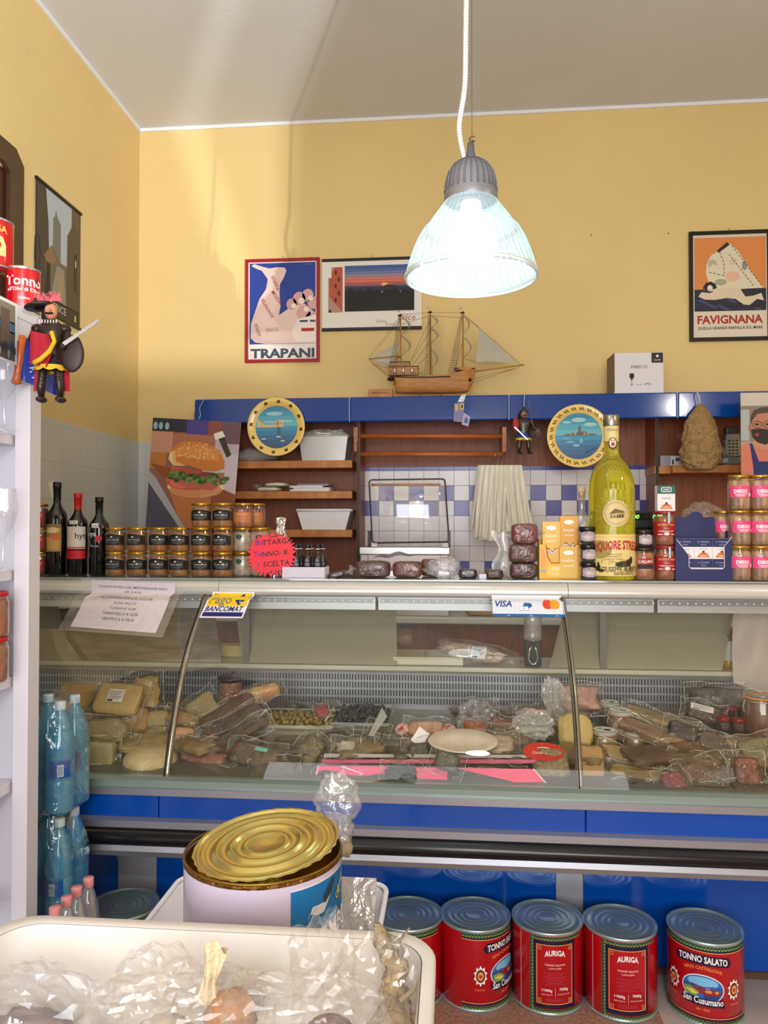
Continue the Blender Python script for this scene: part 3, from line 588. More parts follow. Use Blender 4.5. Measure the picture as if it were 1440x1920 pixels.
mb.shape(S,[(-.056,.12),(-.032,.12),(-.029,.10),(-.040,.082),(-.0425,.08),(-.0425,.052),(-.032,.048),(-.056,.048),(-.0455,.052),(-.0455,.08),(-.048,.082),(-.059,.10)],INK,.0007); mb.rect(S,-.02,.015,.05,.055,M('a8a8ac'),.0006); mb.build('printing',t)
mb=MB().box(-.14,.14,-.08,.08,0,.012,M('b02418',.4),.004); tag(mb.build('flat_tray'),'low red tray lying on the header above the left painted plate','tray',None,(AX(470,4.85),4.87,HTOP))
# ================================================================== HANGING FROM THE HEADER
def plate(px,py,r,label,kind):
    p=at(px,py,4.665); t=thing('painted_wall_plate',label,'plate',(p.x,4.690,p.z-r))
    T=Matrix.Translation((0,0,r))@Matrix.Rotation(R(90),4,'X')
    mb=MB().lathe([(0,.004),(.72*r,.004),(.76*r,.010),(r*.97,.022),(r,.021),(r,.016),(.76*r,0),(0,-.004)],M('ecca72',.25,coat=.4),seg=56,T=T); mb.build('rim',t)
    S=Flat((0,-.0055,r)); mb=MB(); q=.735*r
    def cl(pts): return [(a*q,b*q) for a,b in pts]
    def band(y0,y1,c,d):                                       # horizontal band clipped to the disc
        a0=math.asin(max(-1,min(1,y0)));a1=math.asin(max(-1,min(1,y1)))
        pts=[(math.cos(a0+(a1-a0)*i/8),math.sin(a0+(a1-a0)*i/8)) for i in range(9)]; pts+=[(-a,b) for a,b in pts[::-1]]
        mb.shape(S,cl(pts),M(c,.3,coat=.3),d)
    sky=['1a7ea8','2a92b8','46a4be','5cb0c4']; 
    for i in range(4): band(1-(i+1)*.24,1-i*.24,sky[i],.0005)
    hzn=.04
    for i,c in enumerate(('2c8eb4','1e78a6','146498','105688','0c4a7c')): band(hzn-(i+1)*.21 if i<4 else -1,hzn-i*.21,c,.0006)
    C=lambda pts,c,d:mb.shape(S,cl(pts),M(c,.35),d)
    for x,y,a,b in ((-.1,.62,.4,.09),(.45,.28,.35,.05),(-.3,.25,.3,.04)) if kind==0 else ((0,.7,.3,.1),(.5,.5,.28,.08),(-.5,.6,.2,.05)): C(ell(x,y,a,b,20),'9cc8cc',.001)
    if kind==0:
        C([(-.93,.02),(-.93,.4),(-.85,.4),(-.85,.28),(-.72,.28),(-.72,.16),(-.6,.18),(-.6,.1),(0,.1),(0,.34),(.05,.34),(.05,.3),(.1,.3),(.1,.34),(.3,.34),(.3,.08),(.38,.03),(.3,0),(-.93,-.02)],'d8b888',.0015)
        C([(.02,.02),(.02,.28),(.12,.28),(.12,.02)],'b08c60',.002); C([(.02,-.02),(.02,-.4),(.2,-.4),(.2,-.02)],'3c6468',.0016)
        for x,y in ((-.6,-.55),(.3,-.65),(.1,-.45)): C(ell(x,y,.12,.03,12),'d8d8c8',.002)
        C([(.05,.15),(.05,.22),(.09,.22),(.09,.15)],'4a3a2a',.0024); C([(.18,.15),(.18,.22),(.22,.22),(.22,.15)],'4a3a2a',.0024)
    else:
        C([(-.7,.02),(-.5,.1),(-.3,.14),(-.1,.14),(-.02,.18),(-.02,.42),(.04,.46),(.1,.42),(.1,.2),(.3,.2),(.4,.12),(.75,.08),(.75,.03)],'5a5a44',.0015)
        for x in (-.4,-.2,.2,.35): C([(x,.06),(x,.15),(x+.09,.15),(x+.09,.06)],'b09870',.002)
        for x,y,a,b in ((-.35,-.25,.25,.08),(-.1,-.4,.2,.12),(-.5,-.1,.3,.05),(.1,-.2,.1,.2)): C(ell(x,y,a*.7,b*.5,16),'7cb0cc',.0014)
        for i in range(6): C(ell(.3+.08*i,-.72+.04*i,.05,.04,8),'0c3850',.002)
    mb.build('painted_scene',t,'painted sea view with a castle')
    mb=MB(); dk=M('5a2418',.4)
    for k in range(12 if kind==0 else 22):
        a=2*PI*k/(12 if kind==0 else 22)+.1; 
        for j in ((-1,0,1) if kind==0 else (0,)):
            pts=[]
            for i in range(7):
                f=(i/6-.5); rad=r*(.87+(.05*math.sin(f*9) if kind else .03*j+.02*math.cos(f*6))); an=a+f*(.16 if kind else .13)
                pts.append((rad*math.sin(an),-.0200,r+rad*math.cos(an)))
            mb.tube(pts,.0019 if kind==0 else .0022,dk,4)
    mb.build('rim_pattern',t)
    MB().tube([(0,-.002,2*r-.01),(.004,-.003,2*r+.01),(-.004,-.003,2*r+.012),(0,-.002,2*r-.005)],.0016,M('a8823a',.3,.8),5).build('hanging_wire',t)
plate(517,800,.181,'round painted plate with pale island castle, hanging left above the dark jars','a' and 0)
plate(1086,817,.189,'round painted plate with dark castle, hanging behind the big yellow bottle',1)
# burger picture hung on a hook
t=thing('hanging_picture_board','photo board of a sesame burger hanging at the left end of the shelving','poster',(AX(366,4.6),4.6,at(366,985,4.6).z))
o_=Vector(t.location); q=[at(287,783,4.6)-o_,at(452,792,4.6)-o_,at(436,990,4.6)-o_,at(273,990,4.6)-o_]
class Quad:
    def __call__(s,u,v,d=0): a=q[3].lerp(q[2],u); b=q[0].lerp(q[1],u); p=a.lerp(b,v); return Vector((p.x,p.y-d,p.z))
S=Quad(); mb=MB(); mb.slab(S,[(0,0),(1,0),(1,1),(0,1)],M('b8b0a8',.6),-.004,0)
def B(px,py): return ((px-280)/165,(988-py)/200)
def sh(c,pts,d): mb.shape(S,[B(*p) for p in pts],PM(c),d)
def cl01(p): return [(min(1,max(0,a)),min(1,max(0,b))) for a,b in p]
def se(c,cx,cy,rx,ry,d,n=24): mb.shape(S,cl01([B(*p) for p in ell(cx,cy,rx,ry,n)]),PM(c),d)
sh('8a5c50',[(280,788),(445,788),(445,988),(280,988)],.0004)
for c,x0,x1,y0,y1 in (('2c2838',280,345,788,812),('4a3c8a',345,385,788,825),('8c4a3c',385,410,788,830),('6a5058',410,445,788,830),('c08a70',280,320,812,850),('a86a50',320,400,815,850),('b8a8b4',400,445,820,920),('b4702c',280,310,850,880),('c8b8c0',380,445,850,985)): sh(c,[(x0,y0),(x1,y0),(x1,y1),(x0,y1)],.0006+.0001*(x0%7))
for x in (286,296,308): se('8cb0b8',x,802,4,7,.0018,10)
sh('8a4a24',[(280,870),(330,880),(445,925),(445,988),(400,988)],.002); sh('b87040',[(310,895),(400,930),(400,988),(350,988)],.0022)
sh('4c4a58',[(280,905),(350,988),(280,988)],.0024); sh('a8a4a8',[(280,885),(292,895),(355,988),(345,988),(280,905)],.0026)
sh('3c3020',[(405,820),(415,815),(432,850),(424,856)],.0024); sh('e8e0d8',[(396,812),(412,806),(418,816),(400,824)],.0026)
se('ead2a4',370,912,54,14,.003); se('d08858',370,918,50,14,.0032)
se('c8503c',362,906,46,12,.0036); se('d86a58',345,905,24,10,.0038); se('c04038',388,906,22,9,.0038)
gr=random.Random(3)
sh('b8604a',[(320,874),(345,878),(400,886),(422,884),(420,905),(400,918),(350,914),(322,896)],.0040)
for i in range(34): x=320+i*3.2; y=893+gr.uniform(-6,10); se(['4a6a2c','2f4a1c','6c8a3c'][i%3],x,y,gr.uniform(3,9),gr.uniform(2,6),.0044+.00002*i,8)
se('b04838',350,884,30,5,.0042); se('7a3a28',370,888,42,5,.0041)
bun=[(315,862),(318,846),(328,834),(345,828),(372,828),(395,834),(412,846),(420,862),(421,876),(405,882),(380,880),(350,872),(325,872)]
sh('c87830',bun,.0052); sh('d88c3c',[(318,860),(324,846),(340,836),(366,833),(392,840),(408,852),(410,862),(380,862),(345,856)],.0056); sh('e0ac74',[(315,862),(318,848),(326,846),(330,866),(350,874),(325,874)],.0058); sh('e8c898',[(315,862),(317,850),(322,852),(326,872)],.006)
for i in range(110):
    a=gr.uniform(0,2*PI); rr_=gr.uniform(0,1)**.5; x=372+44*rr_*math.cos(a); y=851+18*rr_*math.sin(a)-4
    se('f0dcb0',x,y,1.2,.8,.0064,5)
mb.tube([S(*B(410,903),.006),S(*B(418,912),.008),S(*B(404,925),.006),S(*B(380,932),.005)],.002,M('d8d0a0',.5),5)
mb.build('printed_board',t)
p=at(375,757,4.60)-o_; mb=MB().tube([at(372,790,4.6)-o_+Vector((0,-.004,.0)),at(376,778,4.6)-o_,at(374,765,4.66)-o_,at(381,752,4.68)-o_,at(383,742,4.695)-o_,at(383,742,4.72)-o_],.0025,M('c8c8c4',.3,.8),6); mb.build('wire_hook',t)
# bag tag
t=thing('price_tag','small purple printed tag hanging on the middle of the blue header','tag',(AX(866,4.69),4.690,at(866,800,4.69).z)); mb=MB()
S=Flat((0,-.003,0)); k=4.69/1442
mb.slab(S,[(-15*k,0+10*k),(3*k,8*k),(5*k,45*k),(-14*k,44*k)],M('7c74a8',.4),0,.001); mb.slab(S,[(0,4*k),(12*k,0),(16*k,18*k),(4*k,26*k)],M('a8a4c8',.4),.002,.003)
mb.rect(S,-3*k,4*k,32*k,43*k,M('e0c040'),.0015); mb.rect(S,-1*k,2*k,34*k,41*k,INK,.002); mb.rect(S,-12*k,-7*k,30*k,42*k,M('d8b848'),.0015); mb.slab(S,[(-8*k,46*k),(0,60*k),(8*k,60*k),(4*k,46*k)],FILMW,0,.001); mb.shape(S,[(4*k,8*k),(10*k,5*k),(12*k,14*k),(7*k,18*k)],PM('3c5aa8'),.0035); mb.build('printed_tag',t)
MB().tube([(0,-.002,45*k),(0,-.003,58*k)],.001,WHITE,4).build('tag_string',t)
# dried sponge-like bunch
p=at(1313,880,4.67); t=thing('dried_natural_sponge','wrinkled beige dried sponge hanging on a white string at the right header','sponge',(p.x,4.66,p.z)); mb=MB()
Hs=at(1313,757,4.66).z-p.z
def spf(u,v):
    a=u*2*PI; zz=v; wd=[.06,.105,.108,.10,.092,.085,.07,.045,.012]; i=min(int(v*8),7); f=v*8-i; r_=wd[i]+(wd[i+1]-wd[i])*f
    d=Vector((math.cos(a),math.sin(a),v*3)); n=noise.noise(Vector((d.x*2.2,d.y*2.2,v*9))); n2=1-2.6*abs(noise.noise(Vector((d.x*5+n*2,d.y*5,v*20+n*3))))
    r_=r_*(1+.12*n+.15*n2); return Vector((r_*math.cos(a),r_*.45*math.sin(a),Hs*v))
mb.grid(spf,140,130,M('b08c5c',.9,var=.4,vscale=30,bump=.5,bscale=70),wu=True); mb.build('sponge_body',t)
MB().tube([(0,0,Hs-.01),(-.012,-.01,Hs+.05),(-.016,.03,Hs+.085)],.003,M('e0e0e4',.6),6).build('string',t)
# man photo
t=thing('photo_board','photo board of a person in black mask and blue apron','poster',(AX(1425,4.5),4.5,at(1425,915,4.5).z)); k=4.5/1442
S=Flat((-32*k,0,0)); mb=MB(); mb.slab(S,[(0,0),(66*k,0),(66*k,173*k),(0,173*k)],M('a89c90',.5),-.004,0)
def B(px,py): return ((px-1393)*k,(914-py)*k)
def sh(c,pts,d): mb.shape(S,[B(*p) for p in pts],PM(c),d)
sh('c8c0b4',[(1393,742),(1458,742),(1458,765),(1393,765)],.0004); sh('8a7a68',[(1393,765),(1458,765),(1458,830),(1393,830)],.0004); sh('aab0b0',[(1393,772),(1408,772),(1408,828),(1393,828)],.0006)
sh('d07860',[(1393,838),(1404,832),(1414,836),(1440,840),(1458,838),(1458,914),(1393,914)],.001); sh('c88a70',[(1415,828),(1440,828),(1440,846),(1418,842)],.0012)
mb.shape(S,[B(*p) for p in ell(1431,800,21,32,28)],PM('b87c60'),.0014); sh('4a3c34',[(1410,800),(1410,784),(1416,773),(1430,768),(1446,768),(1452,776),(1440,778),(1422,780),(1414,790)],.0018)
sh('2c1c1c',[(1410,808),(1424,806),(1440,808),(1452,806),(1450,826),(1436,836),(1422,832),(1413,822)],.002); sh('b02838',[(1418,815),(1424,815),(1424,820),(1418,820)],.0024)
for x in (1421,1439): mb.shape(S,[B(*p) for p in ell(x,799,4,2,12)],PM('2c2420'),.0022); mb.tube([S(*B(*p),.003) for p in ell(x,799,8,6,16)],.0012,BLK,4,closed=True)
mb.shape(S,[B(*p) for p in ell(1409,806,3,7,12)],PM('a86c54'),.0012)
sh('1c2c6c',[(1408,834),(1412,832),(1424,866),(1456,866),(1458,914),(1416,914),(1414,876)],.0016); mb.build('printed_board',t)
# plastic bags bundle on hooks
t=thing('carrier_bag_bundle','bundle of translucent white carrier bags hanging from the wooden rail','bag',(AX(935,4.73),4.73,at(935,1014,4.73).z)); o_=Vector(t.location)
BG=M('e4dfd0',.3,bump=.5,bscale=14,trans=.0,alpha=.9,stretch=(1,1,.25)); pz=lambda px,py,dy=0:at(px,py,4.73+dy)-o_
for i,(c0,c1,w0,w1,tilt,b) in enumerate(((932,938,32,52,0,1008),(916,905,20,24,0,985),(952,968,26,32,0,1000),(925,918,24,30,0,1010))):
    mb=MB()
    def bf(u,v,i=i): 
        px=(c0+(c1-c0)*v)+(u-.5)*2*(w0+(w1-w0)*v**.8); py=872+(b-872)*v+4*math.sin(u*9+i)*v
        return pz(px,py,-.012*i+.018*math.sin(u*17+i*2+2*v)*(.35+.65*v)+.007*math.sin(u*43+i)*v+.008*noise.noise(Vector((u*5,v*4,i))))
    mb.grid(bf,64,18,BG); mb.build('bag',t)
for x,yy in ((932,0),(940,0)): MB().tube([pz(x,874),pz(x+1,866),pz(x+4,860,.02),pz(x+5,851,.03),pz(x+1,845,.05),pz(x-4,848,.05),pz(x-3,856,.03)],.0022,M('a89c8c',.3,.7),6).build('wire_hook',t)
# ---------------- things on the back shelves
def shelf_thing(name,label,cat,px,Y,z): return thing(name,label,cat,(AX(px,Y),Y,z))
t=shelf_thing('storage_tub','translucent plastic tub stuffed with bags on the top left shelf','tub',611,4.86,ZS1); k=4.80/1442
TUB=film((.9,.9,.88),.08,.45,0,1,.2,.4,(.8,.8,.78))
def tubm(mb,w0,w1,d,h,m,rim=.006,tk=.004):
    for s_,off in ((1,0),(0,tk)):
        mb.add([(-w0+off,-d*.9+off,off),(w0-off,-d*.9+off,off),(w0-off,d*.9-off,off),(-w0+off,d*.9-off,off),(-w1+off,-d+off,h),(w1-off,-d+off,h),(w1-off,d-off,h),(-w1+off,d-off,h)],[(0,1,2,3),(0,1,5,4),(1,2,6,5),(2,3,7,6),(3,0,4,7)],m)
    mb.tube([(-w1,-d,h),(w1,-d,h),(w1,d,h),(-w1,d,h)],rim,m,6,closed=True)
mb=MB(); tubm(mb,.135,.155,.11,.155,TUB); mb.build('tub',t)
MB().blob((0,0,.075),(.25,.18,.13),M('cfcac2',.6,bump=.5,bscale=30),e=4,seed=3,amp=.08).build('packed_bags',t)
mb=MB(); mb.blob((0,0,.16),(.29,.2,.09),FILMW,e=2.4,seed=8,amp=.28,freq=4,nu=40,nv=24); mb.build('plastic_bag',t)
t=shelf_thing('rectangular_food_tub','white rectangular food tubs nested on the lowest left shelf','tub',612,4.86,ZS3)
mb=MB(); tubm(mb,.135,.17,.11,.12,M('e2e0e4',.35),.008); mb.build('tub',t); MB().box(-.172,.172,-.11,.11,.122,.13,M('eceaf0',.35),.003).build('lid',t)
for i,(px,w,z,c,Y) in enumerate(((585,.13,0,'e4e2e6',4.86),(588,.12,.012,'d8d6da',4.87),(578,.11,.024,'e4e2e6',4.88),(590,.105,.036,'9a8ea8',4.88))):
    p=(AX(px,Y),Y,ZS2+z); mb=MB(); mb.slab(Flat((0,0,0),(1,0,0),(0,-1,0)),rr(-w,w,-.09,.09,.02),M(c,.4),-.0,-.008); mb.tube([(a,b,.010) for a,b in rr(-w,w,-.09,.09,.02)],.003,M(c,.4),5,closed=True)
    tag(mb.build('serving_tray'),['bottom white rectangular tray of the stack on the middle left shelf','second white tray from the bottom on the middle left shelf','third white tray from the bottom on the middle left shelf','topmost mauve tray of the stack on the middle left shelf'][i],'tray','trays on the middle shelf',p)
for i,(px,w,h,z) in enumerate(((505,.16,.03,0),(520,.15,.028,.03),(485,.08,.07,.0))):
    mb=MB(); mb.blob((0,0,h/2),(w,.16,h),M('cfc8b4',.5,bump=.3) if i<2 else FILM,e=3,seed=i+4,amp=.14,freq=3); tag(mb.build('folded_bag_pack'),['lower cream pack of folded bags on the middle left shelf','upper cream pack of folded bags on the middle left shelf','crumpled clear bag on the middle left shelf beside the burger board'][i],'bag',None,(AX(px,4.85+.1*(i==2)),4.85+.09*(i==2),ZS2+z))
mb=MB().blob((0,0,.045),(.26,.18,.09),film(haze=.25,bump=.8),e=2.5,seed=9,amp=.3,freq=4,nu=36,nv=20); tag(mb.build('crumpled_plastic_bag'),'crumpled plastic bags on the top left shelf behind the castle plate','bag',None,(AX(480,4.9),4.9,ZS1))
mb=MB().add([(-.07,-.07,.002),(.08,-.1,.0),(.1,.06,.006),(-.05,.07,.002)],[(0,1,2,3)],M('cfc6b8',.7)); tag(mb.build('paper_sheet'),'loose pale paper sheet lying at the right end of the middle left shelf','paper',None,(AX(645,4.84),4.84,ZS2+.002))
mb=MB(); S=Flat((0,-.06,0)); mb.box(-.09,.09,-.06,.06,0,.065,M('8c8a94',.5),.003); mb.rect(S,-.03,.088,.005,.06,PM('b8b8c4'),.001)
mb.text(S,'6 PCS',.05,.04,.013,INK,.0015); mb.rect(S,-.02,-.01,.01,.04,INK,.0015); mb.rect(S,.0,.03,.03,.05,PM('30364a'),.0015); tag(mb.build('small_carton'),'small grey printed carton on the right back shelf beside the sponge','box',None,(AX(1262,4.86),4.86,ZS4))
# grater and glassware on right shelf
t=shelf_thing('box_grater','tall metal box grater on the right back shelf','grater',1372,4.9,ZS4)
mb=MB(); mb.add([(-.055,-.04,0),(.055,-.04,0),(.055,.04,0),(-.055,.04,0),(-.04,-.03,.20),(.04,-.03,.20),(.04,.03,.20),(-.04,.03,.20)],[(0,1,5,4),(1,2,6,5),(2,3,7,6),(3,0,4,7),(4,5,6,7)],M('8a8a90',.35,.7))
for r in range(7):
    for c_ in range(3): mb.box(-.028+c_*.022,-.016+c_*.022,-.043+.0012*r,-.034,.035+r*.02,.043+r*.02,BLK)
mb.build('grater_body',t); MB().box(-.038,.038,-.028,.028,.20,.245,M('3a3a44',.4),.008).build('handle',t)
for i,(px,h,r) in enumerate(((1340,.13,.028),(1352,.16,.03),(1398,.10,.035))):
    mb=MB().lathe([(r*.8,0),(r,.01),(r*1.05,h*.5),(r*1.1,h),(r*1.02,h),(r*.9,.012),(0,.01)],CLEAR,seg=20); tag(mb.build('drinking_glass'),['clear glass right of the sponge on the right back shelf','taller clear glass against the metal grater','short clear glass half behind the photo board'][i],'glass','glasses on the right back shelf',(AX(px,4.88),4.88+.0*i,ZS4))
mb=MB().blob((0,0,.03),(.22,.1,.06),film((.7,.7,.7),haze=.1),e=2.5,seed=19,amp=.3,freq=4); tag(mb.build('crumpled_plastic_bag'),'dark crumpled plastic wrap on the right back shelf under the grater','bag',None,(AX(1375,4.80),4.80,ZS4))
# slicer style machine with clear hood on the back worktop
t=thing('bag_sealing_machine','steel bag sealing machine with clear framed hood on the back worktop','machine',(AX(760,4.62),4.62,1.05)); k=4.45/1442; o_=Vector(t.location)
q=lambda px,py,Y=4.45:at(px,py,Y)-o_
mb=MB(); a=q(675,1030);b=q(842,1060); mb.box(a.x,b.x,-.17,.20,0,a.z-.03,M('b8a8a8',.35,.4),.006); mb.box(a.x-.004,b.x+.004,-.175,.20,a.z-.03,q(0,1024).z,STEEL,.004); mb.build('machine_body',t)
for px in (690,826): p=q(px,1058); MB().box(p.x-.0015,p.x+.0015,-.172,-.168,p.z-.1,p.z+.055,BLK).build('panel_joint',t)
fz=[(692,900),(834,898),(842,1016),(698,1018)]; fp=[q(*f,Y=4.47) for f in fz]
def rounded(ps,n=4,r=.02):
    o=[]
    for i in range(len(ps)):
        p=ps[i]; a_=(ps[i-1]-p).normalized()*r; b_=(ps[(i+1)%len(ps)]-p).normalized()*r
        for j in range(n+1): u=j/n; o.append((p+a_)*(1-u)**2+p*2*u*(1-u)+(p+b_)*u*u)
    return o
MB().tube(rounded(fp),.0048,BLK,8,closed=True).build('hood_gasket',t,'black gasket frame')
mb=MB(); HD=film((.96,.96,.95),.07,.05,0,1,.05,.4); mb.grid(lambda u,v:(fp[0].lerp(fp[1],u)).lerp(fp[3].lerp(fp[2],u),v)+Vector((0,-.06*(math.sin(PI*min(1,max(0,u)))**.35)*(math.sin(PI*v)**.35)-.002,0)),24,20,HD); mb.build('clear_hood',t)
MB().tube([q(696,909,4.55),q(826,909,4.55)],.008,OAK,8).build('wooden_bar',t)
for px in (692,842): mb=MB(); p=q(px,1015); mb.box(p.x-.008,p.x+.008,-.165,-.12,q(0,1024).z,q(0,995).z,BLK,.003); mb.build('hinge',t)
for px in (702,835): p=q(px,1021); MB().box(p.x-.017,p.x+.017,-.19,-.17,q(0,1024).z,p.z+.008,M('d8d0cc',.4),.002).build('latch',t)
# small puppet
def puppet(t,s,big):
    """s: scale so that total height is 1*s; origin at the feet"""
    V=lambda x,y,z:(x*s,y*s,z*s); arm=M('3a2e28',.35,.4,var=.4,vscale=60) if big else M('4a463e',.3,.6); 
    mb=MB()
    for x in (-.09,.09):
        mb.tube([V(x*1.1,0,.06),V(x*1.15,-.01,.15),V(x,-.012,.24),V(x*.8,0,.40)],[.030*s,.048*s,.042*s,.06*s],arm,10); mb.blob(V(x*1.15+.02,-.04,.032),(.11*s,.17*s,.06*s),M('2a1c16',.4),seed=1,nu=14,nv=10)
        for a_ in (.15,.22): mb.tube([V(x+.022*math.cos(w_)*1.2,-.05,a_+.02*math.sin(w_)) for w_ in [i*PI/5 for i in range(10)]],.005*s,arm,4,closed=True)
    mb.build('leg_armour',t,'dark embossed leg armour')
    mb=MB(); mb.lathe([(.10,.36),(.125,.42),(.11,.5),(.15,.60),(.155,.68),(.10,.74),(.045,.77),(.04,.80)],arm,seg=24,T=Matrix.Diagonal((s,s*.7,s,1))); mb.blob(V(-.15,0,.68),(.13*s,.13*s,.1*s),arm,seed=2); mb.blob(V(.15,0,.68),(.13*s,.13*s,.1*s),arm,seed=3)
    mb.tube([V(-.16,-.0,.68),V(-.19,-.05,.58),V(-.12,-.12,.5)],[.05*s,.04*s,.03*s],arm,8); mb.tube([V(.16,0,.68),V(.2,-.06,.57),V(.22,-.14,.5)],[.05*s,.04*s,.03*s],arm,8); mb.build('torso_armour',t)
    sk=M('c8604c' if big else '2a1a16',.9 if big else .5)
    c1=M('b01830',.75) if big else M('1c3c9a',.6)
    mb=MB(); mb.grid(lambda u,v:Vector(V((.11+.05*v)*math.cos(u*2*PI)*(1+.08*math.sin(u*40)*v),(.08+.045*v)*math.sin(u*2*PI),.46-.14*v)),48,5,M('1a1214',.8) if big else c1,wu=True); mb.build('skirt',t)
    mb=MB(); mb.grid(lambda u,v:Vector(V((.16+.012*v)*math.cos(u*2*PI)*(1+.04*math.sin(u*24)),(.125+.01*v)*math.sin(u*2*PI),.345-(.035+.02*abs(math.sin(u*26)))*v)),80,3,M('d8b020',.7),wu=True); mb.build('gold_trim',t,'gold scalloped trim')
    mb=MB(); mb.blob(V(.0,-.01,.845),(.13*s,.14*s,.16*s),M('c07a5c',.5),seed=4,amp=.03); mb.blob(V(.02,-.085,.84),(.03*s,.05*s,.04*s),M('c07058',.5),nu=10,nv=8)
    for x in (-.025,.04): mb.blob(V(x,-.075,.86),(.022*s,.015*s,.012*s),M('f0ece4',.4),nu=8,nv=6); mb.blob(V(x,-.082,.86),(.009*s,.008*s,.01*s),BLK,nu=6,nv=5)
    mb.tube([V(-.03,-.08,.815),V(.01,-.092,.808),V(.05,-.075,.815)],.009*s,BLK,5); mb.build('head',t)
    MB().blob(V(-.05,.02,.80),(.12*s,.12*s,.22*s),M('0e0b0c',.8),seed=5,amp=.1).build('hair',t)
    if big:
        mb=MB(); mb.lathe([(0,.985),(.05,.98),(.068,.93),(.075,.905),(.15,.915),(.165,.90),(.15,.885),(.06,.885)],M('101014',.5),seg=28,T=Matrix.Diagonal((s,s*.9,s,1))@Matrix.Rotation(R(-8),4,'Y')); mb.build('hat',t,'black brimmed hat')
        mb=MB()
        g2=random.Random(5)
        for k in range(70):
            a=V(-.12+.26*k/70,-.06,.93); mb.tube([a,(a[0]+g2.uniform(-.05,.03)*s,a[1]-g2.uniform(0,.04)*s,a[2]+g2.uniform(.01,.09)*s)],[.007*s,.002*s],M('c85a66',.9),4)
        mb.blob(V(.03,-.07,.985),(.16*s,.03*s,.035*s),M('4a3c38',.6),T=None); mb.build('hat_feather',t,'pink feather')
        mb=MB(); mb.grid(lambda u,v:Vector(V(-.17+.26*u*(1-.55*abs(v-.45)) ,-.13-.02*math.sin(u*7),.64-.30*v-.03*u)),14,14,M('a8142c',.8)); mb.build('red_sash',t,'red velvet sash')
        mb=MB(); mb.tube([V(.06,-.14,.63),V(.1,-.15,.54),V(.05,-.16,.45),V(-.04,-.16,.38),V(-.12,-.155,.345)],.024*s,M('d8b020',.7),6); mb.build('sash_fringe',t,'gold sash fringe')
        mb=MB()
        for x in (-.16,.13): MB().add([V(x-.03,.05,.36),V(x+.05,.05,.36),V(x+.06,.05,.12),V(x-.05,.05,.12)],[(0,1,2,3)],M('a8142c',.8)).build('red_cloth',t)
        mb=MB(); mb.blob(V(.27,-.11,.44),(.26*s,.07*s,.34*s),M('2a1614',.45),seed=6,amp=.04); mb.build('shield',t)
        mb=MB(); mb.slab(Flat(V(.20,-.17,.51),(.86,0,.5),(-.5,0,.86)),[(0,-.02*s),(.4*s,-.014*s),(.45*s,0),(.43*s,.014*s),(0,.02*s)],M('b4b8c4',.25,.9),0,.006*s); mb.blob(V(.19,-.16,.49),(.07*s,.07*s,.06*s),arm,seed=2,nu=10,nv=8); mb.build('sword',t)
        mb=MB(); 
        for k in range(7): mb.tube([V(-.08+.03*k,-.11,.745),V(-.08+.03*k,-.12,.715)],.006*s,M('d8d4c8',.6),4)
        mb.build('collar',t)
    else:
        MB().lathe([(0,1.0),(.03,.97),(.075,.92),(.085,.87),(.08,.86)],M('4c4a44',.3,.7),seg=18,T=Matrix.Diagonal((s,s,s,1))).build('helmet',t)
        mb=MB(); mb.blob(V(-.17,-.09,.62),(.13*s,.05*s,.3*s),M('a82a20',.7),seed=7); mb.build('red_sash',t)
        MB().lathe([(0,-.02*s),(.1*s,-.012*s),(.125*s,0)],M('5a4c44',.3,.6),seg=22,T=Matrix.Translation(V(.22,-.08,.44))@Matrix.Rotation(R(75),4,'X')@Matrix.Rotation(R(20),4,'Y')).build('shield',t)
        mb=MB(); mb.slab(Flat(V(-.2,-.16,.56),(.7,0,-.7),(.7,0,.7)),[(0,-.015*s),(.36*s,-.01*s),(.4*s,0),(.36*s,.01*s),(0,.015*s)],M('a8b4c4',.25,.9),0,.006*s); mb.build('sword',t)
        MB().tube([V(0,0,1.0),V(.02,.03,1.25)],.012*s,M('b0b0ac',.3,.8),5).build('hanging_rod',t); MB().tube([V(.19,-.1,.5),V(.1,.0,1.1)],.006*s,M('b0b0ac',.3,.8),4).build('arm_rod',t)
p=at(982,853,4.66); t=thing('knight_puppet','small armoured knight puppet in blue skirt hanging beside the right plate','puppet',(p.x,4.655,p.z)); puppet(t,at(0,768,4.655).z-at(0,853,4.655).z,False)
# ================================================================== GOODS ON THE COUNTER TOP
TOP=SLAB+.0005
def top(px,Y=3.10): return (AX(px,Y),Y,TOP)
def SZ(px,Y=3.10): return px*Y/1442*1.0                 # pixel length -> metres at that depth
def bottle(name,label,loc,prof,glass,parts,seg=32,rz=0):
    t=thing(name,label,'bottle',loc,rz); MB().lathe(prof,glass,seg=seg).build('glass_body',t)
    for nm,fn,lb in parts: mb=MB(); fn(mb); mb.build(nm,t,lb)
    return t
DKG=M('050605',.06,coat=.6)
def wine(px,h,r,label,caps,capc,lab,neckpaper=False,rz=0):
    n=r*.33
    prof=[(0,.004),(r*.9,0),(r,.006),(r,h*.60),(r*.93,h*.66),(r*.6,h*.72),(n*1.15,h*.77),(n,h*.82),(n,h*.985),(n*.9,h),(0,h)]
    pt=[('capsule',lambda mb:mb.lathe([(n*1.12,h*.80),(n*1.12,h*.93),(n*1.25,h*.935),(n*1.25,h*1.0),(n*1.1,h*1.003),(0,h*1.003)],M(capc,.3),seg=24),caps),('printed_label',lab,None)]
    if neckpaper: pt.append(('neck_paper',lambda mb:mb.slab(Flat((-n*1.2,-.004,h*.80),(1,0,0),(.0,0,1)),[(0,0),(-.006,.02),(-.02,.075),(0,.085),(.01,.08)],M('cfcab4',.6),0,.001),None))
    return bottle('wine_bottle',label,top(px,3.12),prof,DKG,pt,rz=rz)
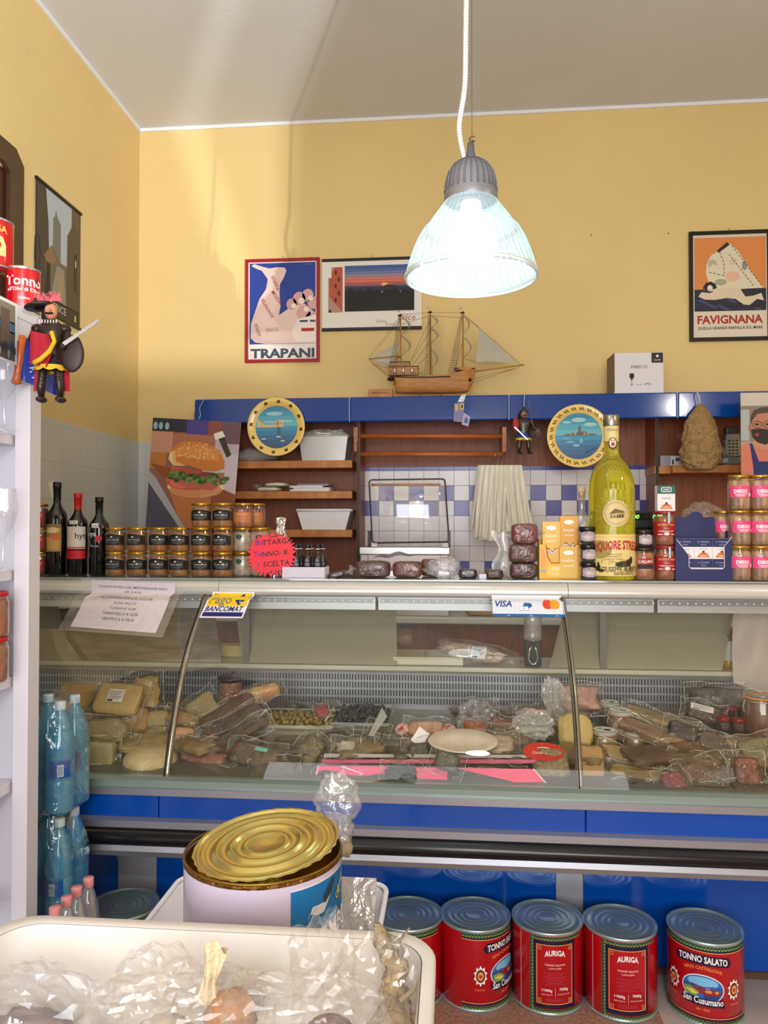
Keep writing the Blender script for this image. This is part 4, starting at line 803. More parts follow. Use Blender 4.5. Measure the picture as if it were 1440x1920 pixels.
def wlab(r,z0,z1,w,items):
    def f(mb):
        S=Wrap((0,0,0),r,0)
        mb.grid(lambda a,b:S(-w/2+w*a,z0+(z1-z0)*b,.0006),16,1,M(items[0],.55))
        for it in items[1:]:
            if it[0]=='r': mb.grid(lambda a,b:S(it[1]+(it[2]-it[1])*a,it[3]+(it[4]-it[3])*b,.001),10,1,M(it[5],.55))
            elif it[0]=='t': mb.text(S,it[1],it[2],it[3],it[4],M(it[5],.5),.0014,.01)
            elif it[0]=='e': mb.shape(S,ell(it[1],it[2],it[3],it[4],18),M(it[5],.55),.0012+(.0004 if len(it)>6 else 0),rings=2)
    return f
wine(107,.392,.0415,'dark wine bottle with ochre picture label, tallest of three by the white shelf','black capsule','0a0a0a',wlab(.0415,.10,.215,.075,('a8854a',('r',-.03,.03,.11,.16,'c89a50'),('e',.015,.16,.02,.012,'c86a3c'),('e',.0,.19,.03,.012,'e0c890'),('r',-.037,.037,.200,.215,'8a7040'))),True)
wine(146,.345,.0415,'dark wine bottle with red capsule and white and red label','red capsule','c0141c',wlab(.0415,.07,.205,.105,('d0c8be',('r',-.0525,.0525,.07,.112,'c01424'),('r',-.0525,.0525,.105,.112,'3a0a10'),('t','hyt',.03,.155,.035,'3a3438'),('r',-.0525,.0525,.115,.12,'c03a44'),('r',-.018,.018,.215,.23,'e8e8ec'),('t','12.00',.0,.219,.012,'4a4a50'))))
wine(186,.328,.041,'black wine bottle with red dot and white scribble on the glass','black capsule','0c0c0e',wlab(.041,.20,.218,.03,('e8e8ec',('t','15.00',0,.204,.012,'4a4a50'),('e',.015,.155,.014,.014,'c0142c'),('t','Noya',-.025,.165,.03,'d8d8dc'),('t','Rosso',0,.12,.014,'a8a8ac'))))
# ---- glass jars
def jar(label,loc,r,h,cont,lidc,lab,name='glass_jar',group=None,lidh=.012,fill=.93,gloss=.35,var=None,rz=0,amp=.0):
    t=thing(name,label,'jar',loc,rz,group)
    mb=MB().lathe([(0,.002),(r*.8,.001),(r*.93,.006),(r*.95,.02),(r*.95,h*fill-.02),(r*.90,h*fill-.012),(0,h*fill-.010)],M(cont,gloss,var=.45,vscale=var or 45,bump=.25,bscale=60),seg=28); mb.build('contents',t)
    MB().lathe([(0,0),(r*.88,0),(r,.008),(r,h-.028),(r*.88,h-.014),(r*.88,h-.008)],JARG,seg=28).build('glass',t)
    MB().lathe([(r*.93,h-lidh),(r*.97,h-lidh+.002),(r*.97,h-.003),(r*.92,h),(r*.85,h-.0015),(r*.2,h-.0015),(0,h-.0015)],lidc,seg=32).build('lid',t)
    if lab: mb=MB(); lab(mb,Wrap((0,0,0),r)); mb.build('printed_label',t)
    return t
GLID=M('b98a34',.28,.85)
def blacklab(mb,S):
    L=M('050505',.6); w=.108
    pts=[(-w/2,.028),(w/2,.028),(w/2,.066)]+[(w/2-w*i/12,.066+.008*math.sin(PI*i/12)**2) for i in range(1,12)]+[(-w/2,.066)]
    mb.shape(S,pts,L,.0006,rings=3); g=M('b8a070',.4,.3)
    for a,b in zip(pts[2:-1],pts[3:]): 
        if a[0]>b[0]: mb.shape(S,[a,b,(b[0],b[1]+.0012),(a[0],a[1]+.0012)],g,.0009)
    mb.text(S,'TONNO ROSSO',0,.047,.0075,M('c8c8c8',.5),.001); 
    for k,wd in enumerate((.045,.05,.04)): mb.grid(lambda a,b:S(-wd/2+wd*a,.043-.004*k-.001*b,.001),6,1,M('78787a',.5))
    mb.shape(S,ell(0,.061,.005,.004,10),M('c8b890',.4),.001); mb.grid(lambda a,b:S(-.03+.06*a,.0595-.0008*b,.0008),6,1,M('6a6a6a',.5))
jr=.0425; jh=.1005
xs_=[218,258,298.5,338,378,418]; first=None
ordn=['first','second','third','fourth','fifth','sixth']
for row in range(3):
    for i,px in enumerate(xs_):
        if row==2 and i<4: continue
        nm={0:'bottom row',1:'middle row',2:'top row'}[row]
        lb='black labelled jar, %s, %s'%(ordn[i]+' from the left' if row<2 else ('left' if i==4 else 'right')+' of the two',nm+' of the jar wall')
        loc=(AX(px,3.10),3.10+.004*((i*7+row*3)%3-1),TOP+row*(jh+.0005))
        if first is None: first=jar(lb,loc,jr,jh,'a0641c',GLID,blacklab,group='black label jars on the counter')
        else: dup(first,loc,lb,rz=R(((i*5+row*3)%7-3)*3))
def pinklab(c,txt,tc,z0=.03,z1=.07,w=.085,bold=.01):
    def f(mb,S):
        mb.grid(lambda a,b:S(-w/2+w*a,z0+(z1-z0)*b,.0006),18,1,M(c,.45)); h=z1-z0
        mb.text(S,txt,.0,z0+h*.40,h*.38,M(tc,.5),.001,bold); mb.shape(S,[(-.018,z1-h*.24),(-.006,z1-h*.06),(.002,z1-h*.12),(.012,z1-h*.24)],INK,.001)
        for k,wd in enumerate((.045,.04,.03)): mb.grid(lambda a,b:S(-wd/2+wd*a,z0+h*(.30-.09*k)-.0012*b,.001),6,1,M(tc,.5))
    return f
pale=None
for row in range(2):
    for i,px in enumerate((456,489)):
        lb='pale tuna chunk jar, %s of the %s row by the star card'%(('left','right')[i],('bottom','upper')[row])
        loc=(AX(px,3.14),3.14,TOP+row*(jh+.0005))
        def pl(mb,S): mb.shape(S,ell(-.008,.062,.014,.010,16),M('2c4a3c',.5),.0006,rings=2); mb.text(S,'al naturale',0,.04,.008,M('d8d8c8',.5),.0008)
        if pale is None: pale=jar(lb,loc,jr,jh,'b8a488',GLID,pl,group='pale tuna jars')
        else: dup(pale,loc,lb,rz=R(15*i))
def bl(mb,S):
    mb.grid(lambda a,b:S(-.042+.084*a,.02+.058*b,.0006),18,1,M('b06a3c',.5)); mb.shape(S,[(-.042,.078),(-.042,.062),(-.02,.064),(0,.070),(.02,.064),(.042,.062),(.042,.078)],M('26285a',.5),.001,rings=3); mb.text(S,'Filetti',0,.068,.009,M('d8c8a8',.5),.0014); mb.grid(lambda a,b:S(-.022+.044*a,.052+.0015*b,.001),6,1,M('e0c8b0',.5))
a=jar('orange and navy labelled jar, top row right of the black labelled ones',(AX(457,3.12),3.12,TOP+2*(jh+.0005)),.041,.1,'a8663a',GLID,bl,group='orange label jars')
dup(a,(AX(479,3.20),3.20,TOP+2*(jh+.0005)+.001),'gold lidded orange label jar half hidden behind its twin in the top row')
dup(pale,(AX(479,3.235),3.225,TOP),'gold lidded jar of pale tuna hidden low behind the pale jars'); dup(pale,(AX(479,3.225),3.225,TOP+jh+.0005),'gold lidded jar of pale tuna behind the upper row near the star card')
# red jars beside the white shelf
def rl(mb,S): mb.grid(lambda a,b:S(-.05+.1*a,.02+.045*b,.0006),16,1,M('a81c24',.5)); mb.text(S,'DIEGO',0.02,.045,.016,M('e8d8c8',.5),.001,.01); mb.grid(lambda a,b:S(.02+.012*a,.022+.03*b,.001),4,1,PAPER)
a=jar('bottom red labelled jar of the stack beside the tallest wine bottle',(AX(69,3.1),3.10,TOP),.047,.1,'6a3018',GLID,rl,group='red label jars by the shelf')
dup(a,(AX(69,3.1),3.10,TOP+.1005),'middle red labelled jar of the stack beside the tallest wine bottle'); dup(a,(AX(69,3.1),3.10,TOP+.201),'topmost red labelled jar of the stack beside the tallest wine bottle')
# foil wrapped bottle
t=thing('foil_wrapped_bottle','bottle wrapped in crumpled silver foil behind the red star card','bottle',top(526,3.12)); h=.245
def ff(u,v):
    a=u*2*PI; z=v*h; r_=.034 if v<.62 else (.034-.018*min(1,(v-.62)/.16) if v<.8 else .016+ (.004 if v>.88 else 0)*math.sin(a*5)); n=noise.noise(Vector((math.cos(a)*3,math.sin(a)*3,v*14)))
    if v>.985: r_=.001
    return Vector(((r_+.006*n)*math.cos(a),(r_+.006*n)*math.sin(a),z))
MB().grid(ff,48,60,M('cfccc8',.28,.9,bump=.6,bscale=50),smooth=False,wu=True).build('foil',t)
# star card
t=thing('star_price_card','red starburst price card with handwritten BOTTARGA TONNO leaning on the jars','sign',(AX(507,3.035),3.045,TOP)); k=3.04/1442
cen=(0,44*k); pts=[]
nsp=34
for i in range(nsp*2):
    a=PI/2+2*PI*i/(nsp*2); ex=(49 if i%2==0 else 40)*k; ey=(44 if i%2==0 else 34)*k
    pts.append((cen[0]+math.copysign(abs(math.cos(a))**.8,math.cos(a))*ex,cen[1]+math.copysign(abs(math.sin(a))**.8,math.sin(a))*ey))
S=Flat((0,-.0,0),(1,0,0),(0,.12,1)); mb=MB(); mb.slab(S,pts,M('e8283c',.55),-.001,0); mb.build('card',t); mb=MB()
V_=M('5a2c8a',.6)
for tx,x,y,sz,m in (('Bo',-22,62,.034,V_),('TTARGA',17,64,.034,INK),('To',-24,40,.032,V_),('NNO- R.',14,42,.032,INK),('I',-22,20,.03,V_),('SCELTA',16,22,.034,INK),('€ 24.00',20,8,.022,INK)):
    mb.text(S,tx,(x-5)*k*.9,y*k,sz*.9,m,.001,.012,shear=.15,rot=.10,sp=1.05)
mb.grid(lambda a,b:S((-4+30*a)*k,(76+6*a+1.5*b)*k,.001),6,1,INK); mb.build('handwriting',t)
# sauce bottles in white tray
tx=thing('open_carton_tray','low white carton tray holding the little dark sauce bottles','box',(AX(574,3.10),3.10,TOP)); w=SZ(40); mb=MB()
mb.box(-w,w,-.055,-.052,0,.042,M('cfc6d2',.6)); mb.box(-w,w,.052,.055,0,.042,M('cfc6d2',.6)); mb.box(-w,-w+.003,-.052,.052,0,.042,WHITE); mb.box(w-.003,w,-.052,.052,0,.042,WHITE); mb.box(-w+.003,w-.003,-.052,.052,0,.003,WHITE); mb.build('tray_body',tx)
sp=[(0,.003),(.0155,.003),(.017,.006),(.017,.078),(.0155,.088),(.0075,.094),(.0068,.098),(.0068,.118),(0,.118)]
sb=None
for i,(px,Y,lb) in enumerate(((556,3.075,'front left'),(577,3.075,'front middle'),(596,3.075,'front right'),(563,3.125,'back left'),(584,3.125,'back middle'),(605,3.125,'back right'))):
    lab='small dark brown sauce bottle with black cap, %s in the white tray'%lb; loc=(AX(px,Y),Y,TOP+.0005)
    if sb is None:
        sb=thing('sauce_bottle',lab,'bottle',loc,0,'sauce bottles in the white tray'); MB().lathe(sp,M('2a0e08',.08,coat=.5),seg=22).build('glass_body',sb)
        MB().lathe([(.0095,.116),(.0105,.118),(.0105,.131),(.009,.134),(0,.134)],M('101012',.4),seg=22).build('cap',sb); MB().lathe([(.0098,.112),(.0102,.114),(.0098,.116)],M('c8c0b8',.3),seg=20).build('neck_ring',sb)
        mb=MB(); S=Wrap((0,0,0),.017); mb.grid(lambda a,b:S(-.015+.03*a,.036+.042*b,.0004),10,1,INK); mb.shape(S,ell(0,.068,.007,.007,12),M('6a7080',.5),.0008,rings=1); mb.grid(lambda a,b:S(-.010+.02*a,.046+.012*b,.0008),6,1,M('6a6c74',.5)); mb.build('printed_label',sb)
    else: dup(sb,loc,lab)
# loose packs and meat blocks on the top
FCL=film(gloss=.04,haze=.01,bump=.7,bscale=22,rough=.06,edge=.22)
def soft(name,label,cat,loc,size,m,wrap=True,e=5,seed=1,rz=0,ry=0,amp=.05,group=None,wm=None):
    t=thing(name,label,cat,loc,rot=(0,ry,rz)); T=None
    if group: t['group']=group
    w,d,h=size; MB().blob((0,0,h/2),(w,d,h),m,e=e,seed=seed,amp=amp,freq=2.5,nu=30,nv=20).build('contents',t)
    if wrap:
        mb=MB(); mb.blob((0,0,h/2),(w*1.03,d*1.03,h*1.06),wm or FCL,e=e*.9,seed=seed+5,amp=amp*1.4,freq=5,nu=36,nv=22)
        for s_ in (-1,1): mb.grid(lambda u,v:Vector((s_*(w*.49+.028*u),(v-.5)*d*(.5+.6*u),h*.5+.012*math.sin(v*11+seed)*u+.008*math.sin(v*23)*u)),4,14,wm or FILM)
        mb.build('plastic_wrap',t)
    return t
TUNA=lambda c:M(darker(c,.72),.35,var=.4,vscale=18,bump=.3,bscale=30,stretch=(1,1,4))
soft('vacuum_packed_fish','thick reddish brown fish block, left of the pair on the counter top','packed fish',top(700,3.10),(SZ(64),.07,.066),TUNA('6e3830'),seed=1)
soft('vacuum_packed_fish','brown vacuum packed fish block, right of the pair on the counter top','packed fish',top(764,3.10),(SZ(54),.07,.064),TUNA('8a4430'),seed=2)
soft('vacuum_packed_fish','dark narrow packed fish strip between the sauce tray and the fish blocks','packed fish',top(633,3.09),(SZ(34),.05,.022),M('2a1620',.2),seed=3,ry=R(-14))
mb=MB().grid(lambda u,v:Vector((SZ(90)*(u-.5),.05*(v-.5),.074+.018*math.sin(PI*u)*(1-v)+.016*u+.004*math.sin(u*14))),14,4,M('d8d4d8',.5)); tag(mb.build('folded_paper'),'folded white paper lying over the two brown fish blocks','paper',None,top(742,3.13))
soft('vacuum_packed_fish','small orange brown packed piece behind the right fish block','packed fish',top(806,3.19),(SZ(34),.05,.07),TUNA('9a5226'),seed=4)
mb=MB().blob((0,0,.04),(SZ(62),.09,.078),film(haze=.3,bump=.7,hcol=(.62,.62,.68)),e=2.3,seed=5,amp=.3,freq=3.5,nu=40,nv=24); tag(mb.build('crumpled_plastic_bag'),'crumpled grey plastic bag standing among the packs on the counter top','bag',None,top(832,3.11))
soft('vacuum_packed_fish','flat black packed piece with pale sticker on the counter top','packed fish',top(877,3.09),(SZ(34),.05,.036),M('1c1216',.2),seed=6)
mb=MB().box(-.014,.014,-.002,0,0,.018,M('c8d0dc',.5),.001); tag(mb.build('folded_sticker'),'tiny pale blue sticker tag between the small black and brown packs','sticker',None,top(905,3.05))
soft('vacuum_packed_fish','small crumpled brown packed piece at the foot of the fish slab stack','packed fish',top(926,3.09),(SZ(32),.05,.034),TUNA('5a3824'),seed=8,amp=.2)
for i,(px,w,z,h,c) in enumerate(((981,50,0,.062,'6a2a34'),(980,52,.062,.074,'7c3c30'),(983,48,.136,.08,'a03a40'))):
    t=soft('vacuum_packed_fish',['bottom dark slab of the three stacked red fish slabs','middle brown slab of the three stacked red fish slabs','topmost red slab of the three stacked fish slabs'][i],'packed fish',(AX(px,3.1),3.10,TOP+z),(SZ(w),.075,h),TUNA(c),seed=10+i,group='stacked fish slabs')
mb=MB().grid(lambda u,v:Vector((-.03-.05*u*(1+.3*math.sin(v*8)),.01*math.sin(u*5),.01+.17*v+.01*math.sin(u*9))),8,16,FILMW); tag(mb.build('crumpled_plastic_bag'),'loose clear film sticking out left of the stacked red fish slabs','bag',None,top(966,3.12))
# yellow counter display box with sachets
t=thing('display_box','open yellow patterned display box with red edged cutout holding cartons','box',(AX(1048,3.10),3.07,TOP)); w=SZ(38,3.05); YL=M('e0b040',.5); h=.135
mb=MB(); S=Flat((0,0,0)); pts=[(-w,0),(w,0),(w,h),(w*.72,h),(w*.66,h*.62),(w*.5,h*.46),(-w*.42,h*.46),(-w*.60,h*.62),(-w*.68,h),(-w,h)]
mb.slab(S,pts,YL,-.002,0); mb.box(-w,-w+.002,.002,.075,0,h+.02,YL); mb.box(w-.002,w,.002,.075,0,h+.02,YL); mb.box(-w,w,.075,.077,0,h+.02,YL); mb.box(-w+.002,w-.002,.002,.075,0,.002,YL); mb.build('box_body',t)
mb=MB()
mb.tube([S(*p,.001) for p in pts[2:9]],.0014,M('c8283c',.4),4)
for s_ in (-1,1):
    for k in range(7): x=s_*(w*.93-.0028*k-.001); mb.rect(S,x-.0006,x+.0006,.045,h*.95-.004*k if s_ else h,M('e88a7c',.5),.0008)
mb.rect(S,-w*.6,w*.6,.008,.05,M('e8c060',.5),.0006); mb.text(S,'TENTACLE',0,.034,.014,M('f4ead0',.5),.0012,.01); mb.text(S,'IN OLIO DI OLIVA',0,.018,.008,M('f4ead0',.5),.0012); mb.shape(S,ell(-w*.82,.032,.012,.006,12),M('9aa0b0',.5),.0012); mb.build('printing',t)
cb=None
for i,(px,Y,hh,lb) in enumerate(((1033,3.10,.222,'shorter yellow carton on the left in the yellow display box'),(1066,3.105,.245,'tallest yellow carton standing at the back of the yellow display box'),(1065,3.078,.125,'low yellow carton in front in the yellow display box'),(1035,3.125,.20,'yellow carton half hidden at the back left of the display box'))):
    t=thing('yellow_carton',lb,'box',(AX(px,Y)-(.0),Y,TOP+.0025),0,'cartons in the yellow display box'); ww=SZ(34)*.47
    MB().box(-ww,ww,-.010,.010,0,hh,M('d8a048' if i%2 else 'e0b458',.5),.001).build('carton_body',t)
    S=Flat((0,-.0102,0)); mb=MB(); mb.shape(S,ell(0,hh-.025,.020,.009,18),M('f4ece8',.5),.0003); mb.text(S,'POLPO',0,hh-.062,.014,M('f4ece0',.5),.0004,.01); mb.text(S,'AROMA',0,hh-.08,.011,M('f4ece0',.5),.0004)
    if hh>.15:
        mb.tube([S(-.02+.006*j,hh-.12+.008*math.sin(j*1.2),.0006) for j in range(8)],.0035,M('e8e0e8',.5),5); mb.tube([S(-.02+.006*j,hh-.113+.008*math.sin(j*1.2),.0012) for j in range(8)],.0012,INK,4)
    mb.build('printing',t)
# clear corked bottle
t=bottle('clear_bottle','clear corked bottle half hidden between yellow cartons and the giant yellow bottle',top(1091,3.21),[(0,.003),(.036,0),(.038,.006),(.038,.20),(.034,.235),(.016,.262),(.0135,.27),(.0135,.325),(.016,.328),(.016,.34)],film((.93,.96,.93),.10,.08,0,1,.06,.5),[('cork',lambda mb:mb.lathe([(.011,.32),(.0125,.34),(.0165,.342),(.0165,.365),(0,.366)],M('c8ac84',.7),seg=18),None),('printed_label',lambda mb:[mb.grid(lambda a,b:Wrap((0,0,0),.038)(.0+.06*a,.15+.075*b,.0005),10,1,M('e0dcc8',.5))],None)])
# giant bottle
gy=3.06; g0=top(1147,gy); k=gy/1442*1.0
prof=[(0,.008),(.03,.010),(.065,.003),(.080,0),(.086,.010),(.087,.04),(.087,.26),(.0875,.33),(.087,.352),(.083,.385),(.074,.415),(.060,.442),(.045,.460),(.034,.474),(.029,.49),(.0275,.51),(.027,.56),(.027,.60)]
prof=dens(prof,2)
t=thing('giant_liqueur_bottle','giant round shouldered bottle of yellow liqueur, tallest thing on the counter','bottle',g0)
YG=bpy.data.materials.new('yellow_liqueur_glass'); YG.use_nodes=True; nt=YG.node_tree; p_=nt.nodes['Principled BSDF']
p_.inputs['Base Color'].default_value=(.80,.72,.05,1); p_.inputs['Roughness'].default_value=.03; p_.inputs['Transmission Weight'].default_value=.80; p_.inputs['IOR'].default_value=1.33
MB().lathe(prof+[(.0,.601)],YG,seg=64).build('glass_body',t)
MB().lathe([(.0285,.535),(.0287,.594),(.028,.596)],M('cdbd84',.5),seg=32).build('neck_paper',t)
MB().lathe([(.0295,.595),(.0305,.598),(.0305,.635),(.028,.640),(0,.640)],M('8c8a80',.3,.9),seg=32).build('cap',t)
S=Wrap((0,0,0),.0878); mb=MB(); mb.grid(lambda a,b:S(-.112+.224*a,.018+.158*b,.0008),40,1,M('d9c27c',.5)); 
RD=M('b41424',.5); OB=M('6a5a30',.6); BK_=M('2a2014',.5)
mb.shape(S,ell(-.062,.118,.045,.035,24),M('9a8c4c',.6),.0014,rings=3); mb.text(S,'LIQUORE STREGA',.012,.108,.046,RD,.0022,.03,w=.20,arch=.012)
for j,(tx,y,sz) in enumerate((('Nuova ricetta',.098,.010),('della fabbrica',.089,.009),('Liquore Strega',.079,.011),('Ditta',.068,.010))): mb.text(S,tx,-.008,y,sz,OB,.0022,shear=.3)
mb.text(S,'GIUSEPPE ALBERTI',.018,.035,.026,BK_,.0022,.012,w=.15); mb.text(S,'BENEVENTO',.035,.022,.016,BK_,.0022,.005)
g3=random.Random(8)
for x,y,a,b in ((.028,.064,.028,.012),(.008,.062,.014,.009),(.048,.068,.013,.014),(.060,.078,.008,.014),(.055,.05,.003,.012),(.040,.048,.0025,.012),(-.068,.050,.008,.014),(-.078,.045,.010,.009),(-.058,.038,.012,.006),(-.070,.066,.004,.004)): mb.shape(S,ell(x,y,a,b,14),BK_ if a<.027 else M('4a4020',.6),.0019,rings=2)
for j in range(40): x=g3.uniform(-.09,.09); y=g3.uniform(.03,.08); mb.shape(S,ell(x,y,.003,.0012,6),OB,.0017)
mb.grid(lambda a,b:S(-.112+.224*a,.165+.0015*b,.0013),30,1,M('b89a50',.5)); mb.build('printed_label',t,'cream paper label with red lettering')
mb=MB(); cz=.255; CR=M('cdb880',.4,bump=.2); 
mb.shape(S,ell(0,cz,.050,.050,40),CR,.0015,rings=4); mb.shape(S,ell(0,cz,.042,.042,40),M('a8925a',.5),.0025,rings=4); mb.shape(S,ell(0,cz,.039,.039,40),CR,.0034,rings=4)
mb.shape(S,[(-.028,cz-.004),(-.006,cz+.018),(.028,cz+.008),(.030,cz+.002),(.004,cz+.002)],OB,.0042,rings=2); mb.shape(S,[(-.024,cz-.018),(-.024,cz-.005),(.0,cz),(.0,cz-.018)],M('b09c60',.5),.0044,rings=2); mb.shape(S,[(.002,cz-.018),(.002,cz-.002),(.028,cz),(.028,cz-.014)],M('86703c',.5),.0044,rings=2)
for j in range(5): mb.shape(S,[(-.02+.01*j,cz-.016),(-.02+.01*j,cz-.008),(-.016+.01*j,cz-.008),(-.016+.01*j,cz-.016)],BK_,.005)
for j in range(12): mb.text(S,'STREGAALBERTI'[j],.046*math.sin(-PI/2+j*.28),cz+.0445*math.cos(-PI/2+j*.28)-.002,.007,BK_,.0032)
mb.build('round_seal',t,'cream round seal')
mb=MB()
for j in range(56):
    a=2*PI*j/56; r0=.055; r1=.072+(.012 if j%2 else 0); 
    if cz+r1*math.sin(a)<.185: continue
    mb.tube([S(r0*math.cos(a),cz+r0*math.sin(a),.0004),S(r1*math.cos(a),cz+r1*math.sin(a),.0004)],.0012,YG,4)
mb.build('embossed_rays',t)
S=Wrap((0,0,0),.0283); mb=MB(); mb.shape(S,[(0,.50),(.014,.513),(.017,.53),(.012,.545),(0,.55),(-.012,.545),(-.017,.53),(-.014,.513)],M('3a2a20',.5),.0012,rings=2); mb.shape(S,ell(0,.528,.0125,.018,20),M('d8ccb0',.5),.002,rings=2); mb.shape(S,ell(0,.523,.006,.008,12),M('8a2a30',.5),.0026,rings=1); mb.shape(S,[(-.006,.534),(.006,.534),(.007,.541),(-.007,.541)],M('8a2a30',.5),.0026); mb.text(S,'Alberti',0,.575,.016,M('6a5430',.5),.001,shear=.3); mb.rect(S,-.003,.003,.49,.502,M('8a7a50',.5),.0014); mb.build('neck_emblem',t)
# dark jars
def sm(mb,S): 
    w=.058; pts=[(-w/2,.016),(-.01,.012),(.01,.012),(w/2,.016),(w/2,.044),(.008,.050),(-.010,.048),(-w/2,.044)]; mb.shape(S,pts,M('a8949a',.45),.0006,rings=3); mb.text(S,'DIEGO',0,.024,.013,M('e0d8dc',.5),.001,.01); mb.shape(S,[(-.012,.040),(-.004,.047),(.0,.044),(.010,.041)],INK,.001); mb.grid(lambda a,b:S(-.015+.03*a,.020+.001*b,.001),5,1,M('d8d0d4',.5))
dj=jar('small black jar with mauve label, bottom of three left of the giant bottle',(AX(1103,3.03),3.03,TOP),.034,.068,'120c10',M('0c0c0e',.3),sm,group='small dark jars',lidh=.018,gloss=.15,name='small_dark_jar')
dup(dj,(AX(1103,3.03),3.03,TOP+.0685),'small black jar with mauve label, middle of three left of the giant bottle'); dup(dj,(AX(1101,3.03),3.03,TOP+.137),'small black jar with mauve label, topmost left of the giant bottle',rz=R(-8))
def cl_(mb,S): mb.shape(S,ell(0,.072,.028,.014,24),M('a01420',.4),.0006,rings=3); mb.text(S,'CALLIPO',0,.067,.014,M('f0e8e0',.5),.0012,.015); mb.grid(lambda a,b:S(-.032+.064*a,.045+.016*b,.0008),14,1,INK); mb.grid(lambda a,b:S(-.02+.04*a,.040+.001*b,.0008),8,1,M('e8d0c0',.5))
jar('jar of pinkish tuna with red and black oval label beside the giant bottle',(AX(1206,3.05),3.05,TOP),.041,.125,'a8603c',M('3a2a24',.35,.6),cl_,lidh=.014,name='tuna_jar')
dup(dj,(AX(1206,3.05),3.05,TOP+.1255),'small black jar with mauve label on top of the pinkish tuna jar',rz=R(10))
def rj(mb,S):
    mb.grid(lambda a,b:S(-.062+.124*a,.036+.056*b,.0006),24,1,M('9a1a20',.45)); mb.text(S,'BATTUTO DI TONNO',0,.076,.010,M('e8b860',.5),.001,.01,w=.065); mb.text(S,'Rosso',0,.064,.008,M('e8c8a0',.5),.001)
    mb.grid(lambda a,b:S(-.03+.06*a,.054+.002*b,.001),8,1,M('e8e0d8',.5)); mb.shape(S,ell(0,.045,.010,.006,14),M('e8e0d8',.5),.001,rings=1); mb.grid(lambda a,b:S(-.034+.018*a,.041+.003*b,.001),4,1,M('e8e0d8',.5)); mb.grid(lambda a,b:S(.016+.018*a,.041+.003*b,.001),4,1,M('e8e0d8',.5)); mb.grid(lambda a,b:S(.004+.008*a,.085+.042*b,.0012),3,1,M('a8c4d4',.5))
a=jar('tall red labelled jar, lower of two left of the blue display box',(AX(1246,3.06),3.06,TOP),.040,.132,'9a5226',M('8a1418',.35),rj,name='tuna_jar',group='red label jars right of the giant bottle')
dup(a,(AX(1245,3.06),3.06,TOP+.1325),'tall red labelled jar, upper of two left of the blue display box')
def foodbox(name,label,loc,w,h,d,top_c,bot_c,group=None):
    t=thing(name,label,'box',loc,0,group); MB().box(-w,w,-d,d,0,h,M(bot_c,.5),.0008).build('carton_body',t)
    S=Flat((0,-d,0)); mb=MB(); 
    return t,S
t,S=foodbox('small_carton','teal and white carton with food picture standing on the red labelled jars',(AX(1247,3.06),3.06,TOP+.265),SZ(15.5),.098,.02,'','ded6d8'); w=SZ(15.5)
mb=MB(); mb.rect(S,-w,w,.066,.098,M('1c5a58',.5),.0004); mb.tube([S(*p,.001) for p in rr(-.018,.018,.074,.090,.004)],.0016,M('e8e8e8',.5),4,closed=True); mb.text(S,'UNIC',0,.0785,.010,M('e8e8e8',.5),.0012,.02)
mb.shape(S,[(-.024,.008),(.024,.008),(.016,.02),(.006,.028),(-.006,.028),(-.016,.02)],M('c05a30',.5),.0006); mb.shape(S,ell(0,.014,.018,.005,14),M('e0905c',.5),.0009); mb.shape(S,ell(0,.03,.005,.004,8),M('3a2420',.5),.0012); mb.text(S,'TARTARE',0,.046,.008,INK,.0006); mb.build('printing',t)
# blue display box and its six small cartons
NV=M('1b1f56',.45); bx=AX(1316,3.05); t=thing('display_box','dark blue display box with cutout front holding small picture cartons','box',(bx,3.03,TOP)); w=SZ(50,3.03); S=Flat((0,0,0))
fr=[(-w,0),(w,0),(w,.162),(w*.985,.165),(w*.72,.130),(w*.72,.052),(w*.66,.044),(-w*.45,.044),(-w*.52,.052),(-w*.52,.095),(-w*.95,.155),(-w,.155)]
mb=MB(); mb.slab(S,fr,NV,-.002,0); mb.box(-w,-w+.002,.002,.10,0,.19,NV); mb.box(w-.002,w,.002,.10,0,.19,NV); mb.box(-w+.002,w-.002,.002,.10,0,.002,NV)
mb.slab(Flat((0,.102,0)),[(-w,0),(w*.97,0),(w*.97,.235),(w*.92,.242),(w*.28,.242)]+[(w*.02+w*.26*math.cos(a),.242+.022*math.sin(a)) for a in [PI*i/10 for i in range(11)]]+[(-w*.24,.242),(-w*.9,.242),(-w,.232)],NV,0,.002); mb.build('box_body',t)
mb=MB(); mb.tube([S(*p,.0006) for p in fr[3:11]],.0012,M('e0e0e8',.5),4); mb.build('printing',t)
fbx=None
for r in range(2):
    for c_ in range(3):
        lb='small picture carton, %s in the %s row of the blue display box'%(('left','middle','right')[c_],('lower','upper')[r]); ww=w*.32; loc=(bx-w*.64+c_*w*.645,3.055,TOP+.0025+r*.0785+(0 if r==0 else .0005))
        if fbx is None:
            fbx=thing('picture_carton',lb,'box',loc,0,'cartons in the blue display box'); MB().box(-ww,ww,-.02,.02,0,.078,M('dcd6da',.5),.0008).build('carton_body',fbx)
            S2=Flat((0,-.02,0)); mb=MB(); mb.rect(S2,-ww,ww,.046,.078,NV,.0004); mb.text(S2,'IL TONNO',0,.062,.009,M('a8b0d0',.5),.0008); mb.text(S2,'ITALIA',0,.052,.007,M('a8b0d0',.5),.0008)
            mb.shape(S2,[(-.024,.006),(.024,.006),(.014,.020),(.004,.026),(-.006,.026),(-.016,.018)],M('c8622c',.5),.0006); mb.shape(S2,ell(0,.012,.016,.004,12),M('e8a070',.5),.001); mb.shape(S2,ell(0,.028,.0045,.004,8),M('3a2420',.5),.001); mb.text(S2,'tonno rosso',0,.036,.006,INK,.0006); mb.build('printing',fbx)
        else: dup(fbx,loc,lb)
